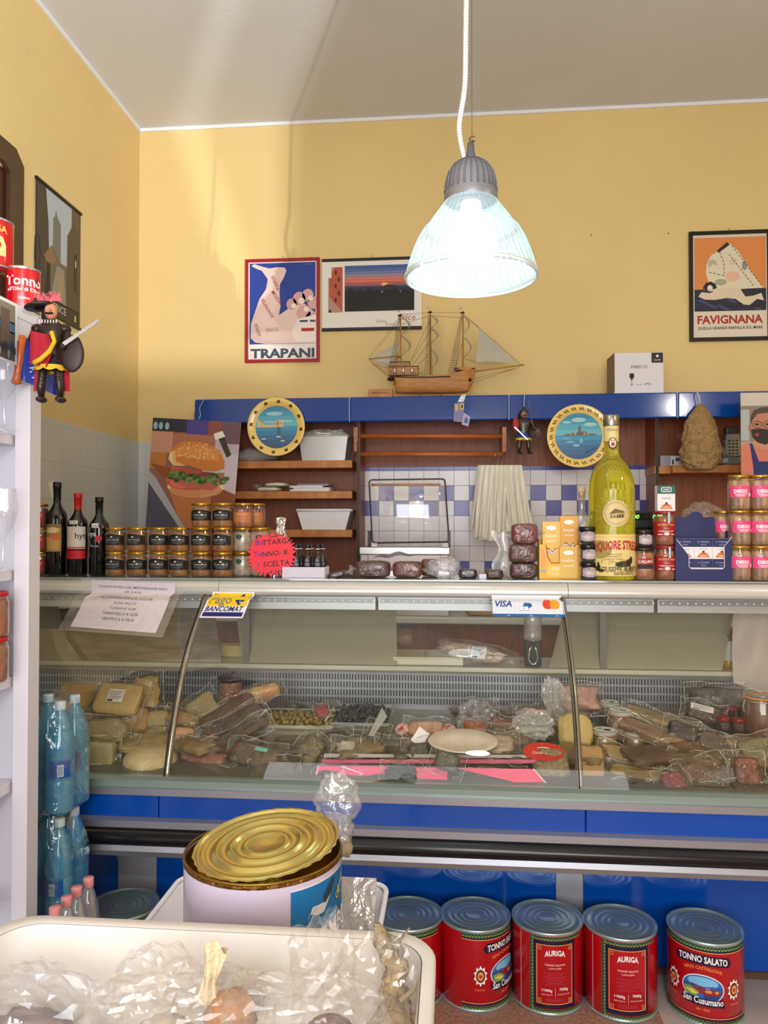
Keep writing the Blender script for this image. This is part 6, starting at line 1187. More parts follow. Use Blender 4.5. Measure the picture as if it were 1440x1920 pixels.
# --- right bay
def cliptop(label,px,py,Y,r,h,c,lidc='d8d8d4',big=False):
    p=at(px,py,Y); t=thing('clip_top_jar',label,'jar',(p.x,Y,p.z)); MB().lathe([(0,0),(r*.9,0),(r*.96,.01),(r*.96,h*.72),(r*.8,h*.78),(0,h*.78)],M(c,.4,var=.4,vscale=25),seg=28).build('contents',t)
    MB().lathe([(0,-.001),(r*.95,-.001),(r,.012),(r,h*.74),(r*.93,h*.80),(r*.93,h*.84)],JARG,seg=28).build('glass',t)
    MB().lathe([(r*.95,h*.83),(r*1.04,h*.845),(r*1.04,h*.865),(r*.95,h*.88)],M('a8604c' if not big else 'c87830',.5),seg=28).build('rubber_ring',t)
    MB().lathe([(r*.97,h*.87),(r*1.0,h*.90),(r*.97,h*.95),(r*.86,h*.99),(0,h)],CLEAR if big else M('9c9c94',.25),seg=28).build('lid',t)
    mb=MB(); mb.shape(Flat((0,0,h),(1,0,0),(0,1,0)),ell(0,0,r*.85,r*.85,24),M(lidc,.5),.0015); mb.shape(Flat((0,0,h),(1,0,0),(0,1,0)),ell(.2*r,-.2*r,r*.3,r*.3,14),INK,.002); mb.rect(Flat((0,0,h),(1,0,0),(0,1,0)),-r*.5,-r*.1,r*.1,r*.3,INK,.002)
    if not big: mb.build('lid_sticker',t)
    mb=MB(); W_=M('b8b8b4',.3,.8); mb.tube([(r*1.06*math.cos(a),r*1.06*math.sin(a),h*.80) for a in [i*PI/12 for i in range(24)]],.0015,W_,5,closed=True); mb.tube([(-r*1.02,-.02,h*.8),(-r*1.15,-.02,h*.86),(-r*1.0,-.02,h*.98),(0,-.02,h*1.02)],.0014,W_,5); mb.tube([(-r*1.05,-.02,h*.8),(-r*1.18,-.025,h*.65),(-r*1.1,-.025,h*.55)],.0018,W_,5)
    if big: mb.tube([(-.015,-r*1.06,h*.80),(-.015,-r*1.08,h*.9),(.015,-r*1.08,h*.9),(.015,-r*1.06,h*.80)],.0016,W_,5)
    mb.build('wire_clip',t); return t
cliptop('clip top jar with white lid sticker, further back of the upper pair',1143,1372,3.05,.040,.115,'5a4038')
cliptop('clip top jar with white lid sticker, front of the upper pair',1163,1386,2.93,.044,.108,'8a6456')
cliptop('low clip top jar half hidden under the upper pair, left one',1133,1420,2.86,.045,.10,'8a7038'); cliptop('low clip top jar half hidden under the upper pair, right one',1192,1422,2.88,.042,.10,'8a6a38')
vac('wide pink sausage bag behind the yellow cheese wedge',1085,1310,3.0,.14,.09,.06,'a8786c',rx=60,amp=.2)
for i,a in enumerate((('long beige grissini pack, upper of the slanting pair in the right bay',1235,1350,2.92,.24,.05,.03,'86704c',35,-24),('long brown sausage pack, lower of the slanting pair in the right bay',1225,1378,2.84,.22,.055,.035,'7a5a3c',38,-28),('beige paper wrapped long pack in the middle of the right bay',1190,1425,2.74,.22,.06,.035,'a08450',40,-18),('beige long packet with shiny front near the right bay rail',1215,1458,2.64,.24,.05,.035,'846a34',35,-12),('dark red meat pack right on the front rail of the right bay',1170,1480,2.57,.14,.04,.03,'2c1214',25,5),('dark red flat pack beside the clear packets at the rail',1235,1484,2.57,.12,.035,.02,'3c1416',20,0),('brown glossy sausage pack in the centre of the right bay',1282,1412,2.78,.13,.07,.05,'5c3414',45,10),('black crumpled pack under the slanting long packs',1280,1375,2.84,.10,.07,.04,'2c201e',45,-20),('round salami slices in clear pack near the right bay front',1318,1450,2.64,.14,.08,.03,'5e4038',50,15),('clear packet with lilac tint beside the salami slices',1372,1462,2.62,.12,.08,.02,'6c6470',45,-15),('dark purple packet at the lower right rail',1335,1486,2.56,.12,.035,.03,'221a26',25,0),('brick red meat slab standing at the lower right',1400,1450,2.62,.08,.10,.04,'6c2c22',65,0),('dark meat pack under the brick red slab',1412,1484,2.57,.14,.04,.04,'301814',30,0),('big clear pack of green brown meat at the right edge',1425,1412,2.72,.13,.10,.03,'6a6040',50,12),('red and blue printed packet on the rail of the right bay',1262,1468,2.58,.07,.06,.02,'7c2840',50,20),('amber honeycomb pack behind the salami slices',1300,1434,2.70,.12,.06,.04,'7a4a1c',45,-8),('grey brown pack lying below the red lidded jars',1345,1400,2.80,.13,.07,.03,'54443c',45,-35))):
    lb,px,py,Y,w,l,th,c,rx,sp=a; vac(lb,px,py,Y,w,l,th,c,rx=rx,spin=sp,seed=i+40,amp=.14,sticker=(.05,.035,'c8c4b4') if i==2 else None)
vac('dark brown parcel with white printed strip in the upper right bay',1318,1340,2.96,.12,.07,.05,'3c201a',rx=50,spin=-15,sticker=(.08,.025,'c8c0c4',-.01,.01),amp=.15)
vac('big black pyramid shaped pack leaning on the grille at the right',1345,1312,3.10,.2,.09,.05,'2a1e1e',rx=60,amp=.2)
rj_=None
for i,(px,py,Y) in enumerate(((1350,1362,2.98),(1372,1352,3.05),(1397,1352,3.05),(1356,1372,2.90),(1385,1375,2.90))):
    lb='small red lidded jar, %s of the cluster in the case'%('leftmost back one','middle back one','rightmost back one','left front one','right front one')[i]; p=at(px,py,Y)
    if rj_ is None: rj_=jar(lb,(p.x,Y,p.z),.024,.055,'3c1410',M('7c1418',.3),None,name='small_red_jar',group='small red lidded jars in the case',lidh=.014)
    else: dup(rj_,(p.x,Y,p.z),lb)
cliptop('big clip top jar of brown paste at the right edge of the case',1428,1380,2.90,.062,.165,'6a3c1c',big=True); cliptop('amber jar standing below the big clip top jar',1380,1428,2.82,.045,.09,'5c3010',big=True); cliptop('low wide jar under the big clip top jar',1425,1418,2.86,.062,.07,'3c1c10',big=True)
# filler packs that close the gaps on the deck
g=random.Random(21); rows=(('back',3.12,.03),('middle',2.93,.028),('front',2.72,.026))
cols=['5a4636','4a3a2c','6c5038','3a2c24','7a5e3c','86704e','5c3c2c']
names={}
for r,(rn,Y,hh) in enumerate(rows):
    for j in range(15):
        x=-1.55+j*.2+.06*(r%2)+g.uniform(-.03,.03)
        if -.46<x<0 and Y>2.8: continue
        px=proj_x=850+x/Y*1442
        if px<60 or px>1500: continue
        b='left bay' if x<-.965 else ('middle bay' if x<.4 else 'right bay'); names[(b,r)]=names.get((b,r),0)+1
        z=deckz(Y)+hh/2+.012; c=cols[g.randrange(7)] if x>-.9 else ('9a8250','ac9460','8c7444')[g.randrange(3)]
        t=vac('flat %s pack, %s from the left, %s row of the %s deck'%('tan' if x<=-.9 else 'brown',('first','second','third','fourth','fifth','sixth','seventh')[names[(b,r)]-1],rn,b),px,985,Y,.17,.14,hh,c,rx=4,spin=g.uniform(-30,30),seed=j*3+r,amp=.15,seam=False)
        t.location=(x,Y,z+.012); t['group']='flat packs on the case deck'
# ---- on the inner worktop
WT=.986
t=thing('cutting_board','thick white topped cutting board on the inner worktop','board',(AX(800,3.32),3.33,WT)); MB().box(-.14,.155,-.08,.12,0,.028,M('cfcbb8',.4),.004).build('board_body',t); MB().box(-.14,.155,-.079,.119,.0285,.034,M('d8cc9c',.5,var=.1)).build('board_top',t)
p=(AX(885,3.33),3.33,WT+.045); t=thing('bread_loaf','long seeded bread loaf in clear bag with white label on the inner worktop','bread',p,rot=(0,R(9),R(-8))); MB().blob((0,0,.0),(.27,.08,.075),M('8c5c38',.8,var=.6,vscale=30,bump=.6,bscale=40,col2='c09c78'),e=2.8,seed=4,amp=.1,nu=40,nv=24).build('loaf',t)
MB().blob((.03,0,.003),(.36,.095,.088),FILM,e=2.6,seed=9,amp=.14,freq=4,nu=50,nv=26).build('plastic_bag',t); S=Flat((0,-.052,-.015),(1,0,.1),(0,-.0,1)); mb=MB(); mb.slab(S,[(0,0),(.062,0),(.062,.05),(0,.05)],PAPER,0,.001)
for k in range(5): mb.rect(S,.005,.055-.008*(k%3),.045-.007*k,.0475-.007*k,INK,.0015)
mb.rect(S,.006,.028,.003,.012,INK,.0015); mb.build('label_sticker',t)
t=thing('tongs_cup','clear ribbed cup with black base and chrome tongs hanging at the inner worktop','cup',(AX(998,3.28),3.28,WT)); MB().box(-.034,.034,-.02,.02,.002,.11,BLK,.004).build('base',t); MB().lathe(dens([(.036,.11),(.038,.13),(.038,.20),(.037,.215)],6),film((.9,.92,.92),.12,.25,0,1,.15,.5),seg=32,a=lambda an,r_,z:1+.01*math.sin(z*700)).build('ribbed_cup',t); MB().tube([(-.003,-.024,.10),(-.016,-.026,.07),(-.02,-.026,.03),(-.008,-.026,.012),(.008,-.026,.012),(.018,-.026,.035),(.012,-.026,.07),(.002,-.024,.10)],.0035,M('c8d4e0',.12,.95),8).build('tongs_loop',t)
t=thing('small_oil_bottle','small bottle with white label and yellow oil at the right inner worktop','bottle',(AX(1364,3.32),3.32,WT)); MB().lathe([(0,0),(.018,0),(.02,.004),(.02,.05),(0,.05)],M('c08a10',.1,coat=.4),seg=20).build('oil',t); MB().lathe([(.0202,.03),(.0204,.085),(.013,.1),(.012,.115)],M('c8c8bc',.5),seg=20).build('printed_label',t); MB().lathe([(.013,.11),(.013,.135),(0,.136)],M('3c4a34',.5),seg=16).build('cap',t)
mb=MB().grid(lambda u,v:Vector(at(1375+110*u*(1-.0*v),1150+(130+40*u)*v,3.20-.05*math.sin(v*3)*u))-at(1400,1250,3.20)+Vector((0,.012*math.sin(u*8+v*3),.0)),16,16,M('c4b4b0',.5,bump=.4,bscale=10,alpha=.85)); tag(mb.build('hanging_plastic_bag'),'pale translucent plastic bag draped at the right end of the inner worktop','bag',None,at(1400,1250,3.20))
p=(AX(262,3.34),3.34,WT); t=thing('tilted_wooden_crate_board','weathered pale wooden board with faded print leaning behind the paper notice','board',p); mb=MB(); q=[at(165,1240,3.26),at(415,1236,3.26),at(398,1128,3.44),at(95,1142,3.44)]; q=[v-Vector(p) for v in q]
WB=wood('9c8c78','6e5c4c',(1.5,8,8),4,.7); mb.add(q,[(0,1,2,3)],WB); mb.add([v+Vector((0,.01,-.004)) for v in q],[(0,1,2,3)],WB); mb.add([q[0],q[1],q[1]+Vector((0,-.01,-.012)),q[0]+Vector((0,-.01,-.012))],[(0,1,2,3)],M('b0a48c',.5))
mb.tube([q[0]+Vector((-.01,0,0)),q[3]+Vector((-.01,0,0))],.012,M('5c4636',.7),6); mb.build('board_body',t)
tag(MB().box(-.08,.09,-.04,.04,0,.05,M('c0a860',.6),.003).build('yellow_carton'),'pale yellow block on the inner worktop right of the leaning board','box',None,(AX(425,3.42),3.42,WT))
vac('brown paper wrapped packet at the left end of the cutting board',757,1194,3.44,.08,.06,.05,'86644c',rx=30,film_=False,name='paper_packet')
for i,(px,w,c) in enumerate(((665,.12,'b8a078'),(640,.09,'b07a48'),(560,.2,'c0b488'))): tag(MB().blob((0,0,.035),(w,.06,.07),M(c,.5,var=.3),e=3,seed=i+2,amp=.1).build('bread_roll'),['pale round loaf seen blurred behind the frosted panel','orange brown roll seen blurred behind the frosted panel','long pale loaf seen blurred behind the frosted panel'][i],'bread',None,(AX(px,3.44),3.43+.0*i,WT+ (.07 if i==1 else 0)))
# back worktop bits seen through the gap
tag(MB().blob((0,0,.02),(.2,.1,.04),M('a8805c',.6,var=.3),e=3,seed=2,amp=.2).build('flat_bread'),'flat bread pack on the back worktop seen under the counter trim','bread',None,(AX(905,4.5),4.52,1.05))
tag(MB().blob((0,0,.03),(.12,.1,.07),M('b08868',.5,var=.3),e=3,seed=12,amp=.2).build('wrapped_bread'),'wrapped bread piece on the back worktop behind the tongs cup','bread',None,(AX(965,4.5),4.52,1.05))
# ================================================================== LEFT SHELVING AND ITS THINGS
ls=thing('white_shelving_unit','tall white shelving unit at the left edge of the picture','shelving',(-1.38,1.35,0)); o0=Vector(ls.location); WS=M('d6d2da',.4)
def LS(mb,n,l=None): return mb.build(n,ls,l,Matrix.Translation(-o0))
PX0,PX1,PY0,PY1=-1.194,-1.151,2.0,2.058
LS(MB().box(PX0,PX1,PY0,PY1,0,2.125,WS,.002),'upright_post'); LS(MB().box(PX0,PX1,.62,.68,0,2.125,WS,.002),'upright_post')
LS(MB().box(-1.64,-1.145,.6,2.078,2.125,2.16,WS,.003),'top_board'); LS(MB().box(PX0+.005,PX1+.002,.68,2.0,2.065,2.125,WS),'top_rail')
for z in (1.795,1.425,1.135,.85,.45,.12): LS(MB().box(-1.62,-1.20,.6,2.03,z,z+.028,WS,.002),'shelf')
LS(MB().box(-1.64,-1.62,.6,2.06,0,2.165,M('c8c6d0',.5)),'back_panel'); LS(MB().box(-1.62,PX0,2.03,2.055,0,2.165,M('c8c6d0',.5)),'end_panel')
LS(MB().lathe([(0,.03),(.022,.03),(.026,.025),(.026,.005),(.02,0)],WHITE,seg=20,T=Matrix.Translation((-1.215,1.9,.59))@Matrix.Rotation(R(90),4,'X')),'round_knob')
# tins on the unit top
def tin_text(mb,S,lines):
    for tx,u,v,sz,c,b in lines: mb.text(S,tx,u,v,sz,M(c,.4),.001,b)
RT=M('b00c1c',.28,coat=.4)
def tin(label,loc,r,h,lines,rz=0,name='red_tuna_tin',extra=None,handle=False,lidm=None):
    t=thing(name,label,'tin',loc,rz); MB().lathe([(0,0),(r*.98,0),(r,.003),(r,h-.003)],RT,seg=48).build('tin_body',t)
    MB().lathe([(r*1.0,h-.006),(r*1.018,h-.003),(r*1.018,h),(r*.985,h+.001),(r*.97,h-.005),(r*.7,h-.004),(r*.68,h-.002),(r*.4,h-.004),(0,h-.004)],lidm or TIN,seg=48).build('lid',t)
    MB().lathe([(r*.99,-.0),(r*1.016,.001),(r*1.016,.004),(r*1.0,.006)],TIN,seg=48).build('bottom_rim',t)
    mb=MB(); S=Wrap((0,0,0),r); 
    if extra: extra(mb,S)
    tin_text(mb,S,lines); mb.build('printed_label',t); return t
TT=2.1605; RZL=R(20)
TL=[('Tonno',0.01,.070,.038,'f0ece8',.02),("all'Olio di Oliva",0.01,.054,.0145,'f0ece8',.008),('Sardinia',0.01,.032,.009,'f0ece8',.01)]
tin('red tin lettered Tonno standing beside the puppet hat on the white unit',(-1.188,2.025,TT),.044,.122,TL,rz=R(20)); tin('red tin lettered Tonno at the picture edge under the stacked tin',(-1.262,1.935,TT),.044,.122,TL,rz=R(30))
mb=MB().tube([(-.005,0,.0),(-.012,.01,.04),(-.016,.02,.10),(-.011,.02,.112),(-.006,.02,.10),(.004,.01,.04),(.012,-.02,-.05)],.0022,M('2c2824',.4,.5),6); tag(mb.build('wire_hook'),'dark open wire hook rising behind the Tonno tin','hook',None,(-1.155,2.035,2.29))
def big(mb,S): mb.shape(S,[(-.045,.03),(.045,.03),(.045,.06),(.035,.082),(.0,.092),(-.035,.082),(-.045,.06)],M('e0b878',.4),.0006,rings=3); mb.shape(S,ell(0,.055,.012,.010,14),M('8a5030',.5),.001); mb.shape(S,ell(.022,.06,.009,.010,14),M('b83030',.5),.001); mb.shape(S,ell(-.01,.042,.006,.006,12),M('3a2a20',.5),.001); mb.text(S,'AURIGA',0,.094,.026,M('e8a850',.4),.0012,.03,arch=.004)
tin('red tin with arched gold lettering, stacked highest at the left edge',(-1.283,2.02,TT+.1225),.060,.135,[],rz=R(30),extra=big)
tin('red tin mostly outside the left edge supporting the stacked tin',(-1.325,2.03,TT),.044,.122,TL)
# photo card on the unit
t=thing('photo_card','white bordered photo card fixed to the upper left of the white unit','photo',(-1.147,atx(30,620,-1.147).y-.065,atx(30,685,-1.147).z)); S=Flat((0,-.17,0),(0,1,0),(0,0,1)); S.n=Vector((1,0,0)); mb=MB(); mb.slab(S,[(0,.0),(.235,.0),(.235,.245),(0,.245)],M('e4e2e4',.5),0,.003); 
for c,u0,u1,v0,v1 in (('8a8270',.01,.225,.16,.235),('4a6a8c',.01,.225,.12,.165),('5a5650',.01,.225,.01,.125),('6c5c50',.16,.20,.07,.21),('8c8478',.11,.15,.03,.08)): mb.rect(S,u0,u1,v0,v1,M(c,.5),.0035+.0004*u0*10)
for k in range(16): mb.shape(S,ell(.02+.013*k,.05+.02*math.sin(k*2.3),.006,.018,8),M(['3c3a40','9c9488','2a3a5a'][k%3],.5),.0085)
mb.build('printed_card',t); t.scale.z=(atx(30,572,-1.147).z-atx(30,685,-1.147).z)/.245
# blue plaque with orange scroll ends behind the puppet
p=at(75,690,1.98); t=thing('ceramic_plaque','blue glazed plaque with orange scroll sides hanging behind the big puppet','plaque',(-1.13,1.955,p.z-.06)); o_=Vector(t.location); q=[at(38,712,1.955)-o_,at(113,745,1.955)-o_,at(118,640,1.955)-o_,at(50,635,1.955)-o_]
mb=MB(); mb.add(q,[(0,1,2,3)],M('0c2a8c',.15,coat=.6)); mb.add([v+Vector((0,.012,0)) for v in q],[(0,1,2,3)],M('0c2a8c',.2)); mb.add([v for v in q]+[v+Vector((0,.012,0)) for v in q],[(0,1,5,4),(1,2,6,5),(2,3,7,6),(3,0,4,7)],M('0c2a8c',.2))
mb.build('blue_panel',t); OR=M('c05a18',.3,coat=.4); 
for pa,pb in (((30,718),(42,632)),((116,742),(122,668))): mb=MB(); a=at(*pa,1.95)-o_; b=at(*pb,1.95)-o_; mb.tube([a+(a-b)*.04,a,a.lerp(b,.15),a.lerp(b,.5),b,b+(b-a)*.04],[.006,.014,.010,.009,.012,.006] if pa[0]<100 else [.004,.007,.006,.006,.007,.004],OR,10); mb.build('scroll_side',t,'orange scroll side')
mb=MB()
for k in range(9): c_=at(62+5*math.sin(k*2.1),705-4*k*.8+3*math.cos(k),1.945)-o_; mb.blob(c_,(.008,.002,.004),M('c8d0d8',.4),nu=6,nv=4)
mb.build('white_decoration',t)
p=at(95,757,1.90); t=thing('knight_puppet','large puppet with black hat, red sash and raised sword','puppet',(p.x,1.90,p.z),rz=R(6)); puppet(t,(at(80,545,1.9).z-p.z)/1.04,True); t.scale=(.84,.84,1)
# jars on the shelves at the very edge
def rlj(mb,S): mb.grid(lambda a,b:S(-.03+.06*a,.03+.03*b,.0006),8,1,M('d8d4cc',.5)); mb.shape(S,ell(.02,.04,.006,.006,10),M('2c3c8c',.5),.001)
a=jar('red lidded jar of pinkish tuna, lower of the two at the left edge',(AX(15,1.93)-.042,1.93,1.1635),.042,.118,'a8684c',M('b01420',.3),rlj,name='tuna_jar',group='red lidded jars at the left edge'); dup(a,(AX(15,1.93)-.042,1.93,1.282),'red lidded jar of pinkish tuna, upper of the two at the left edge')
for i,(y,z,h) in enumerate(((1.94,1.8235,.2),(1.94,1.4535,.22))):
    r=.035; tag(MB().lathe([(0,0),(r,.002),(r*.3,.008),(r*.15,.02),(r*.15,h*.4),(r*.8,h*.55),(r*1.05,h*.75),(r*.9,h)],CLEAR,seg=28).build('wine_glass'),['clear stemmed glass on the top shelf of the white unit','clear stemmed glass on the second shelf of the white unit'][i],'glass',None,(AX(6,y),y,z))
# ================================================================== WATER BOTTLE PACKS
bprof=dens([(0,.006),(.03,0),(.040,.008),(.042,.03),(.042,.10),(.040,.105),(.042,.11),(.042,.16),(.040,.165),(.042,.17),(.042,.20),(.036,.235),(.022,.285),(.0145,.305),(.0135,.315)],2)
BW_=film((.06,.62,.85),.06,.62,0,1,.08,.35,(.0,.36,.56)); CAPW=M('c8dce4',.35,alpha=.9)
bt=None; BH=.352
pos=[(-1.365,2.25),(-1.278,2.245),(-1.19,2.25),(-1.365,2.34),(-1.278,2.34),(-1.19,2.34)]
for lvl in range(3):
    for i,(x,y) in enumerate(pos):
        if lvl==0 and i not in(0,1,2,4,5,3): continue
        lb='blue plastic water bottle, %s of the %s in the %s wrapped pack'%(('left','middle','right')[i%3],('front row','back row')[i//3],('lowest','middle','topmost')[lvl]); loc=(x,y,.0005+lvl*BH)
        if bt is None:
            bt=thing('water_bottle',lb,'bottle',loc,0,'blue water bottles in shrink wrap'); MB().lathe(bprof,BW_,seg=26).build('bottle_body',bt); MB().lathe([(0,.01),(.038,.012),(.0395,.03),(.0395,.19),(.034,.225),(0,.226)],M('0478b4',.2,var=.3,vscale=14),seg=24).build('water',bt)
            MB().lathe([(.0150,.312),(.0155,.316),(.0155,.333),(.0145,.336),(0,.336)],CAPW,seg=20).build('cap',bt,'pale cap'); mb=MB(); S=Wrap((0,0,0),.0425); mb.grid(lambda a,b:S(-.04+.07*a,.115+.05*b,.0004),12,1,M('0c4c94',.4)); mb.grid(lambda a,b:S(-.012+.018*a,.12+.035*b,.001),3,1,M('b8ccd4',.4))
            for k in range(7): mb.grid(lambda a,b:S(-.011+.0023*k+.001*a,.123+.028*b,.0014),1,1,INK)
            mb.build('printed_label',bt)
        else: dup(bt,loc,lb,rz=R((i*53+lvl*31)%90-45))
SW=film((.97,.99,1),.07,.03,.8,12,.08,.45)
for lvl in range(3):
    z0=lvl*BH+.012; mb=MB()
    def wf(u,v):
        n=len(pos); a=u*2*PI; cx,cy=-1.278,2.297; c_,s_=math.cos(a),math.sin(a); e=3.4; f=(abs(c_)**e+abs(s_)**e)**(-1/e); top_=max(0,(v-.62)/.38); k=1-.28*top_**1.6
        n_=noise.noise(Vector((c_*2,s_*2,v*3+lvl*5))); w_=1+.035*math.sin(a*6+1)*top_+.02*n_
        x=cx+.137*f*c_*k*w_; y=cy+.102*f*s_*k*w_; return Vector((x,y,z0+.325*v+ (.012*math.sin(a*6)*top_)))
    mb.grid(wf,72,30,SW,wu=True)
    tag(mb.build('shrink_wrap'),'clear creased shrink wrap around the %s pack of blue water bottles'%('lowest','middle','topmost')[lvl],'plastic wrap')
# small clear bottles with pink caps on a carton
tag(MB().box(-.062,.075,-.13,.13,0,.27,M('8a7460',.7),.004).build('brown_carton'),'brown carton on the floor holding the pink capped bottles','box',None,(-1.04,1.985,0))
sb=None
for i,(px,py) in enumerate(((166,1645),(144,1668),(125,1689),(103,1713))):
    Y=2.08-.055*i; p=at(px,py,Y); lb='clear pink capped bottle, %s of the four beside the blue packs'%('furthest','second furthest','second nearest','nearest')[i]; h=.215
    z=.2705; x=at(px,py,Y).x
    if sb is None:
        sb=thing('small_water_bottle',lb,'bottle',(x,Y,z),0,'pink capped bottles'); hh=p.z-z
        pr=dens([(0,.004),(.028,0),(.031,.01),(.031,hh*.35),(.028,hh*.38),(.031,hh*.42),(.031,hh*.62),(.026,hh*.78),(.016,hh*.88),(.0125,hh*.92),(.0125,hh*.95)],2); MB().lathe(pr,film((.9,.93,.92),.12,.12,0,1,.06,.6),seg=24).build('bottle_body',sb); MB().lathe([(.0135,hh*.925),(.0145,hh*.93),(.0145,hh*.99),(.0135,hh),(0,hh)],M('d88a8c',.4),seg=20).build('cap',sb,'pink cap')
    else: dup(sb,(x,Y,z+(p.z-z-hh)*0),lb)
# ================================================================== BIG RED TINS ON THE FLOOR
r=.1175; h=.262
BR=M('b00a18',.22,coat=.4)
def label_front(mb,S):
    NVY=M('141238',.4); CREAM=M('e8c070',.4); LT=M('f0ece8',.4)
    mb.slab_=None
    pts=[(-.078,.186),(.078,.186),(.088,.197),(.078,.218),(-.078,.218),(-.088,.197)]
    mb.shape(S,[(u,v+.006*(1-(u/.088)**2)) for u,v in [(-.088+.176*i/20,.217 if 0<i<20 else .202) for i in range(21)]+[(.088-.176*i/20,.186 if 0<i<20 else .202) for i in range(21)]],NVY,.0008,rings=3)
    mb.text(S,'TONNO SALATO',0,.194,.028,LT,.0018,.03,w=.150,arch=.006)
    mb.text(S,'NINO CASTIGLIONE',0,.168,.014,M('e88a4c',.4),.0012,.015,w=.115,arch=.010)
    mb.shape(S,ell(0,.118,.064,.044,36),LT,.0008,rings=4); mb.shape(S,ell(0,.118,.061,.041,36),M('2c6cb8',.4),.0014,rings=4)
    mb.shape(S,ell(.0,.137,.045,.018,24),M('7cb8e0',.4),.002,rings=3); mb.shape(S,[(-.056,.124),(-.03,.130),(.0,.126),(.03,.130),(.056,.124),(.056,.117),(-.056,.117)],M('3c4a8c',.4),.0026,rings=2)
    mb.shape(S,[(-.04,.118),(-.01,.124),(.03,.118),(.058,.112),(.05,.104),(.01,.100),(-.02,.108)],M('8a2430',.4),.003,rings=2); mb.shape(S,[(-.058,.116),(-.035,.120),(-.01,.108),(-.02,.092),(-.048,.094)],M('7c9c40',.4),.0034,rings=2); mb.shape(S,[(-.054,.108),(-.03,.112),(-.012,.102),(-.03,.098)],M('e0c860',.4),.0038,rings=2); mb.shape(S,[(.0,.100),(.05,.104),(.045,.09),(.01,.084)],M('24407c',.4),.0036,rings=2)
    for x in (.012,.02,.04): mb.shape(S,ell(x,.114,.006,.005,10),M('d88a3c',.4),.0042)
    for s_ in (-1,1):
        x=s_*.098
        mb.shape(S,[(x+(.023 if i%2 else .017)*math.cos(i*PI/10),.118+(.034 if i%2 else .024)*math.sin(i*PI/10)) for i in range(20)],LT,.0010,rings=2); mb.shape(S,ell(x,.118,.015,.021,20),M('6c1420',.4),.0016,rings=2); mb.shape(S,ell(x,.118,.010,.014,16),M('e0a050',.4),.0022,rings=1); mb.shape(S,ell(x,.117,.006,.006,10),M('c03020',.4),.0026)
    mb.shape(S,[(-.062,.092),(.062,.088),(.064,.066),(-.05,.068),(-.064,.076)],NVY,.0044,rings=2); mb.text(S,'San Cusumano',0,.074,.028,LT,.0052,.02,w=.118,shear=.1); mb.text(S,'dal 1933',0,.05,.012,M('e88a4c',.4),.001,.01)
    for s_ in (-1,1): mb.text(S,'TONNO',s_*.10,.07,.009,M('e88a4c',.4),.001)
    for z in (.232,.029): mb.grid(lambda a,b:S(-.16+.32*a,z+.0018*b-(.0),.0012),50,1,CREAM)
    for z0,z1 in ((.2345,.2395),(.0235,.0285)): mb.grid(lambda a,b:S(-.16+.32*a,z0+(z1-z0)*b,.0010),50,1,NVY)
def border(mb,S,u0,u1,z0,z1,vert=False):
    G=M('3c6c44',.4); C2=M('e0b860',.4); K=M('141a14',.4)
    if vert: mb.grid(lambda a,b:S(u0+(u1-u0)*a,z0+(z1-z0)*b,.0008),2,2,G)
    else: mb.grid(lambda a,b:S(u0+(u1-u0)*a,z0+(z1-z0)*b,.0008),50,1,G)
    L_=(z1-z0) if vert else (u1-u0); n=int(L_/.0105)
    for i in range(n):
        c_=(i+.5)*L_/n
        if vert: mb.shape(S,ell(u0+(u1-u0)*.25,z0+c_,.0022,.0032,8),K,.0014); mb.shape(S,[(u0+(u1-u0)*.6,z0+c_-.0018),(u1,z0+c_),(u0+(u1-u0)*.6,z0+c_+.0018)],C2,.0016)
        else: mb.shape(S,ell(u0+c_,z0+(z1-z0)*.75,.0032,.0022,8),K,.0014); mb.shape(S,[(u0+c_-.0018,z0+(z1-z0)*.45),(u0+c_+.0018,z0+(z1-z0)*.45),(u0+c_,z0+.0005)],C2,.0016)
def label_back(mb,S):                                   # S centred on the back panel
    NVY=M('141238',.4); CREAM=M('e8c070',.4); LT=M('f0c8c0',.4)
    for (u0,u1,z0,z1) in ((-.066,.066,.226,.238),(-.066,.066,.024,.036)): mb.grid(lambda a,b:S(u0+(u1-u0)*a,z0+(z1-z0)*b,.0008),16,1,NVY)
    for u in (-.070,.062): mb.grid(lambda a,b:S(u+.008*a,.024+.214*b,.0009),1,1,NVY)
    for a,b in ((-.060,.214),):
        for z in (.224,.038): mb.grid(lambda a_,b_:S(-.058+.116*a_,z+.0018*b_,.0012),16,1,CREAM)
        for u in (-.059,.0575): mb.grid(lambda a_,b_:S(u+.0018*a_,.038+.188*b_,.0012),1,2,CREAM)
        for u in (-.053,.046):
            for z in (.044,.210): mb.tube([S(u,z,.001),S(u+.008,z,.001),S(u+.008,z+.009,.001),S(u,z+.009,.001)],.0009,CREAM,4,closed=True)
    mb.text(S,'AURIGA',0,.188,.024,M('f0ece8',.4),.0012,.03,w=.066,arch=.005); mb.text(S,'TONNO SALATO',0,.160,.0085,LT,.0012,.015); mb.text(S,'a pinna gialla',0,.150,.008,LT,.0012,.01)
    for k in range(7): w_=(.07,.05,.074,.06,.078,.05,.066)[k]; mb.grid(lambda a,b:S(-w_/2+w_*a,.136-.006*k+.0012*b,.001),8,1,M('c04c54',.4))
    mb.text(S,'11000g',-.026,.078,.012,M('f0ece8',.4),.0012,.015); mb.text(S,'7000g',.028,.082,.012,M('f0ece8',.4),.0012,.015); mb.text(S,'PESO NETTO',-.026,.066,.006,LT,.0012); mb.text(S,'SGOCCIOLATO',.028,.068,.006,LT,.0012); mb.rect(S,0,.0008,.06,.09,LT,.0012)
    for k in range(3): mb.grid(lambda a,b:S(-.03+.06*a,.055-.004*k+.001*b,.001),8,1,M('c04c54',.4))
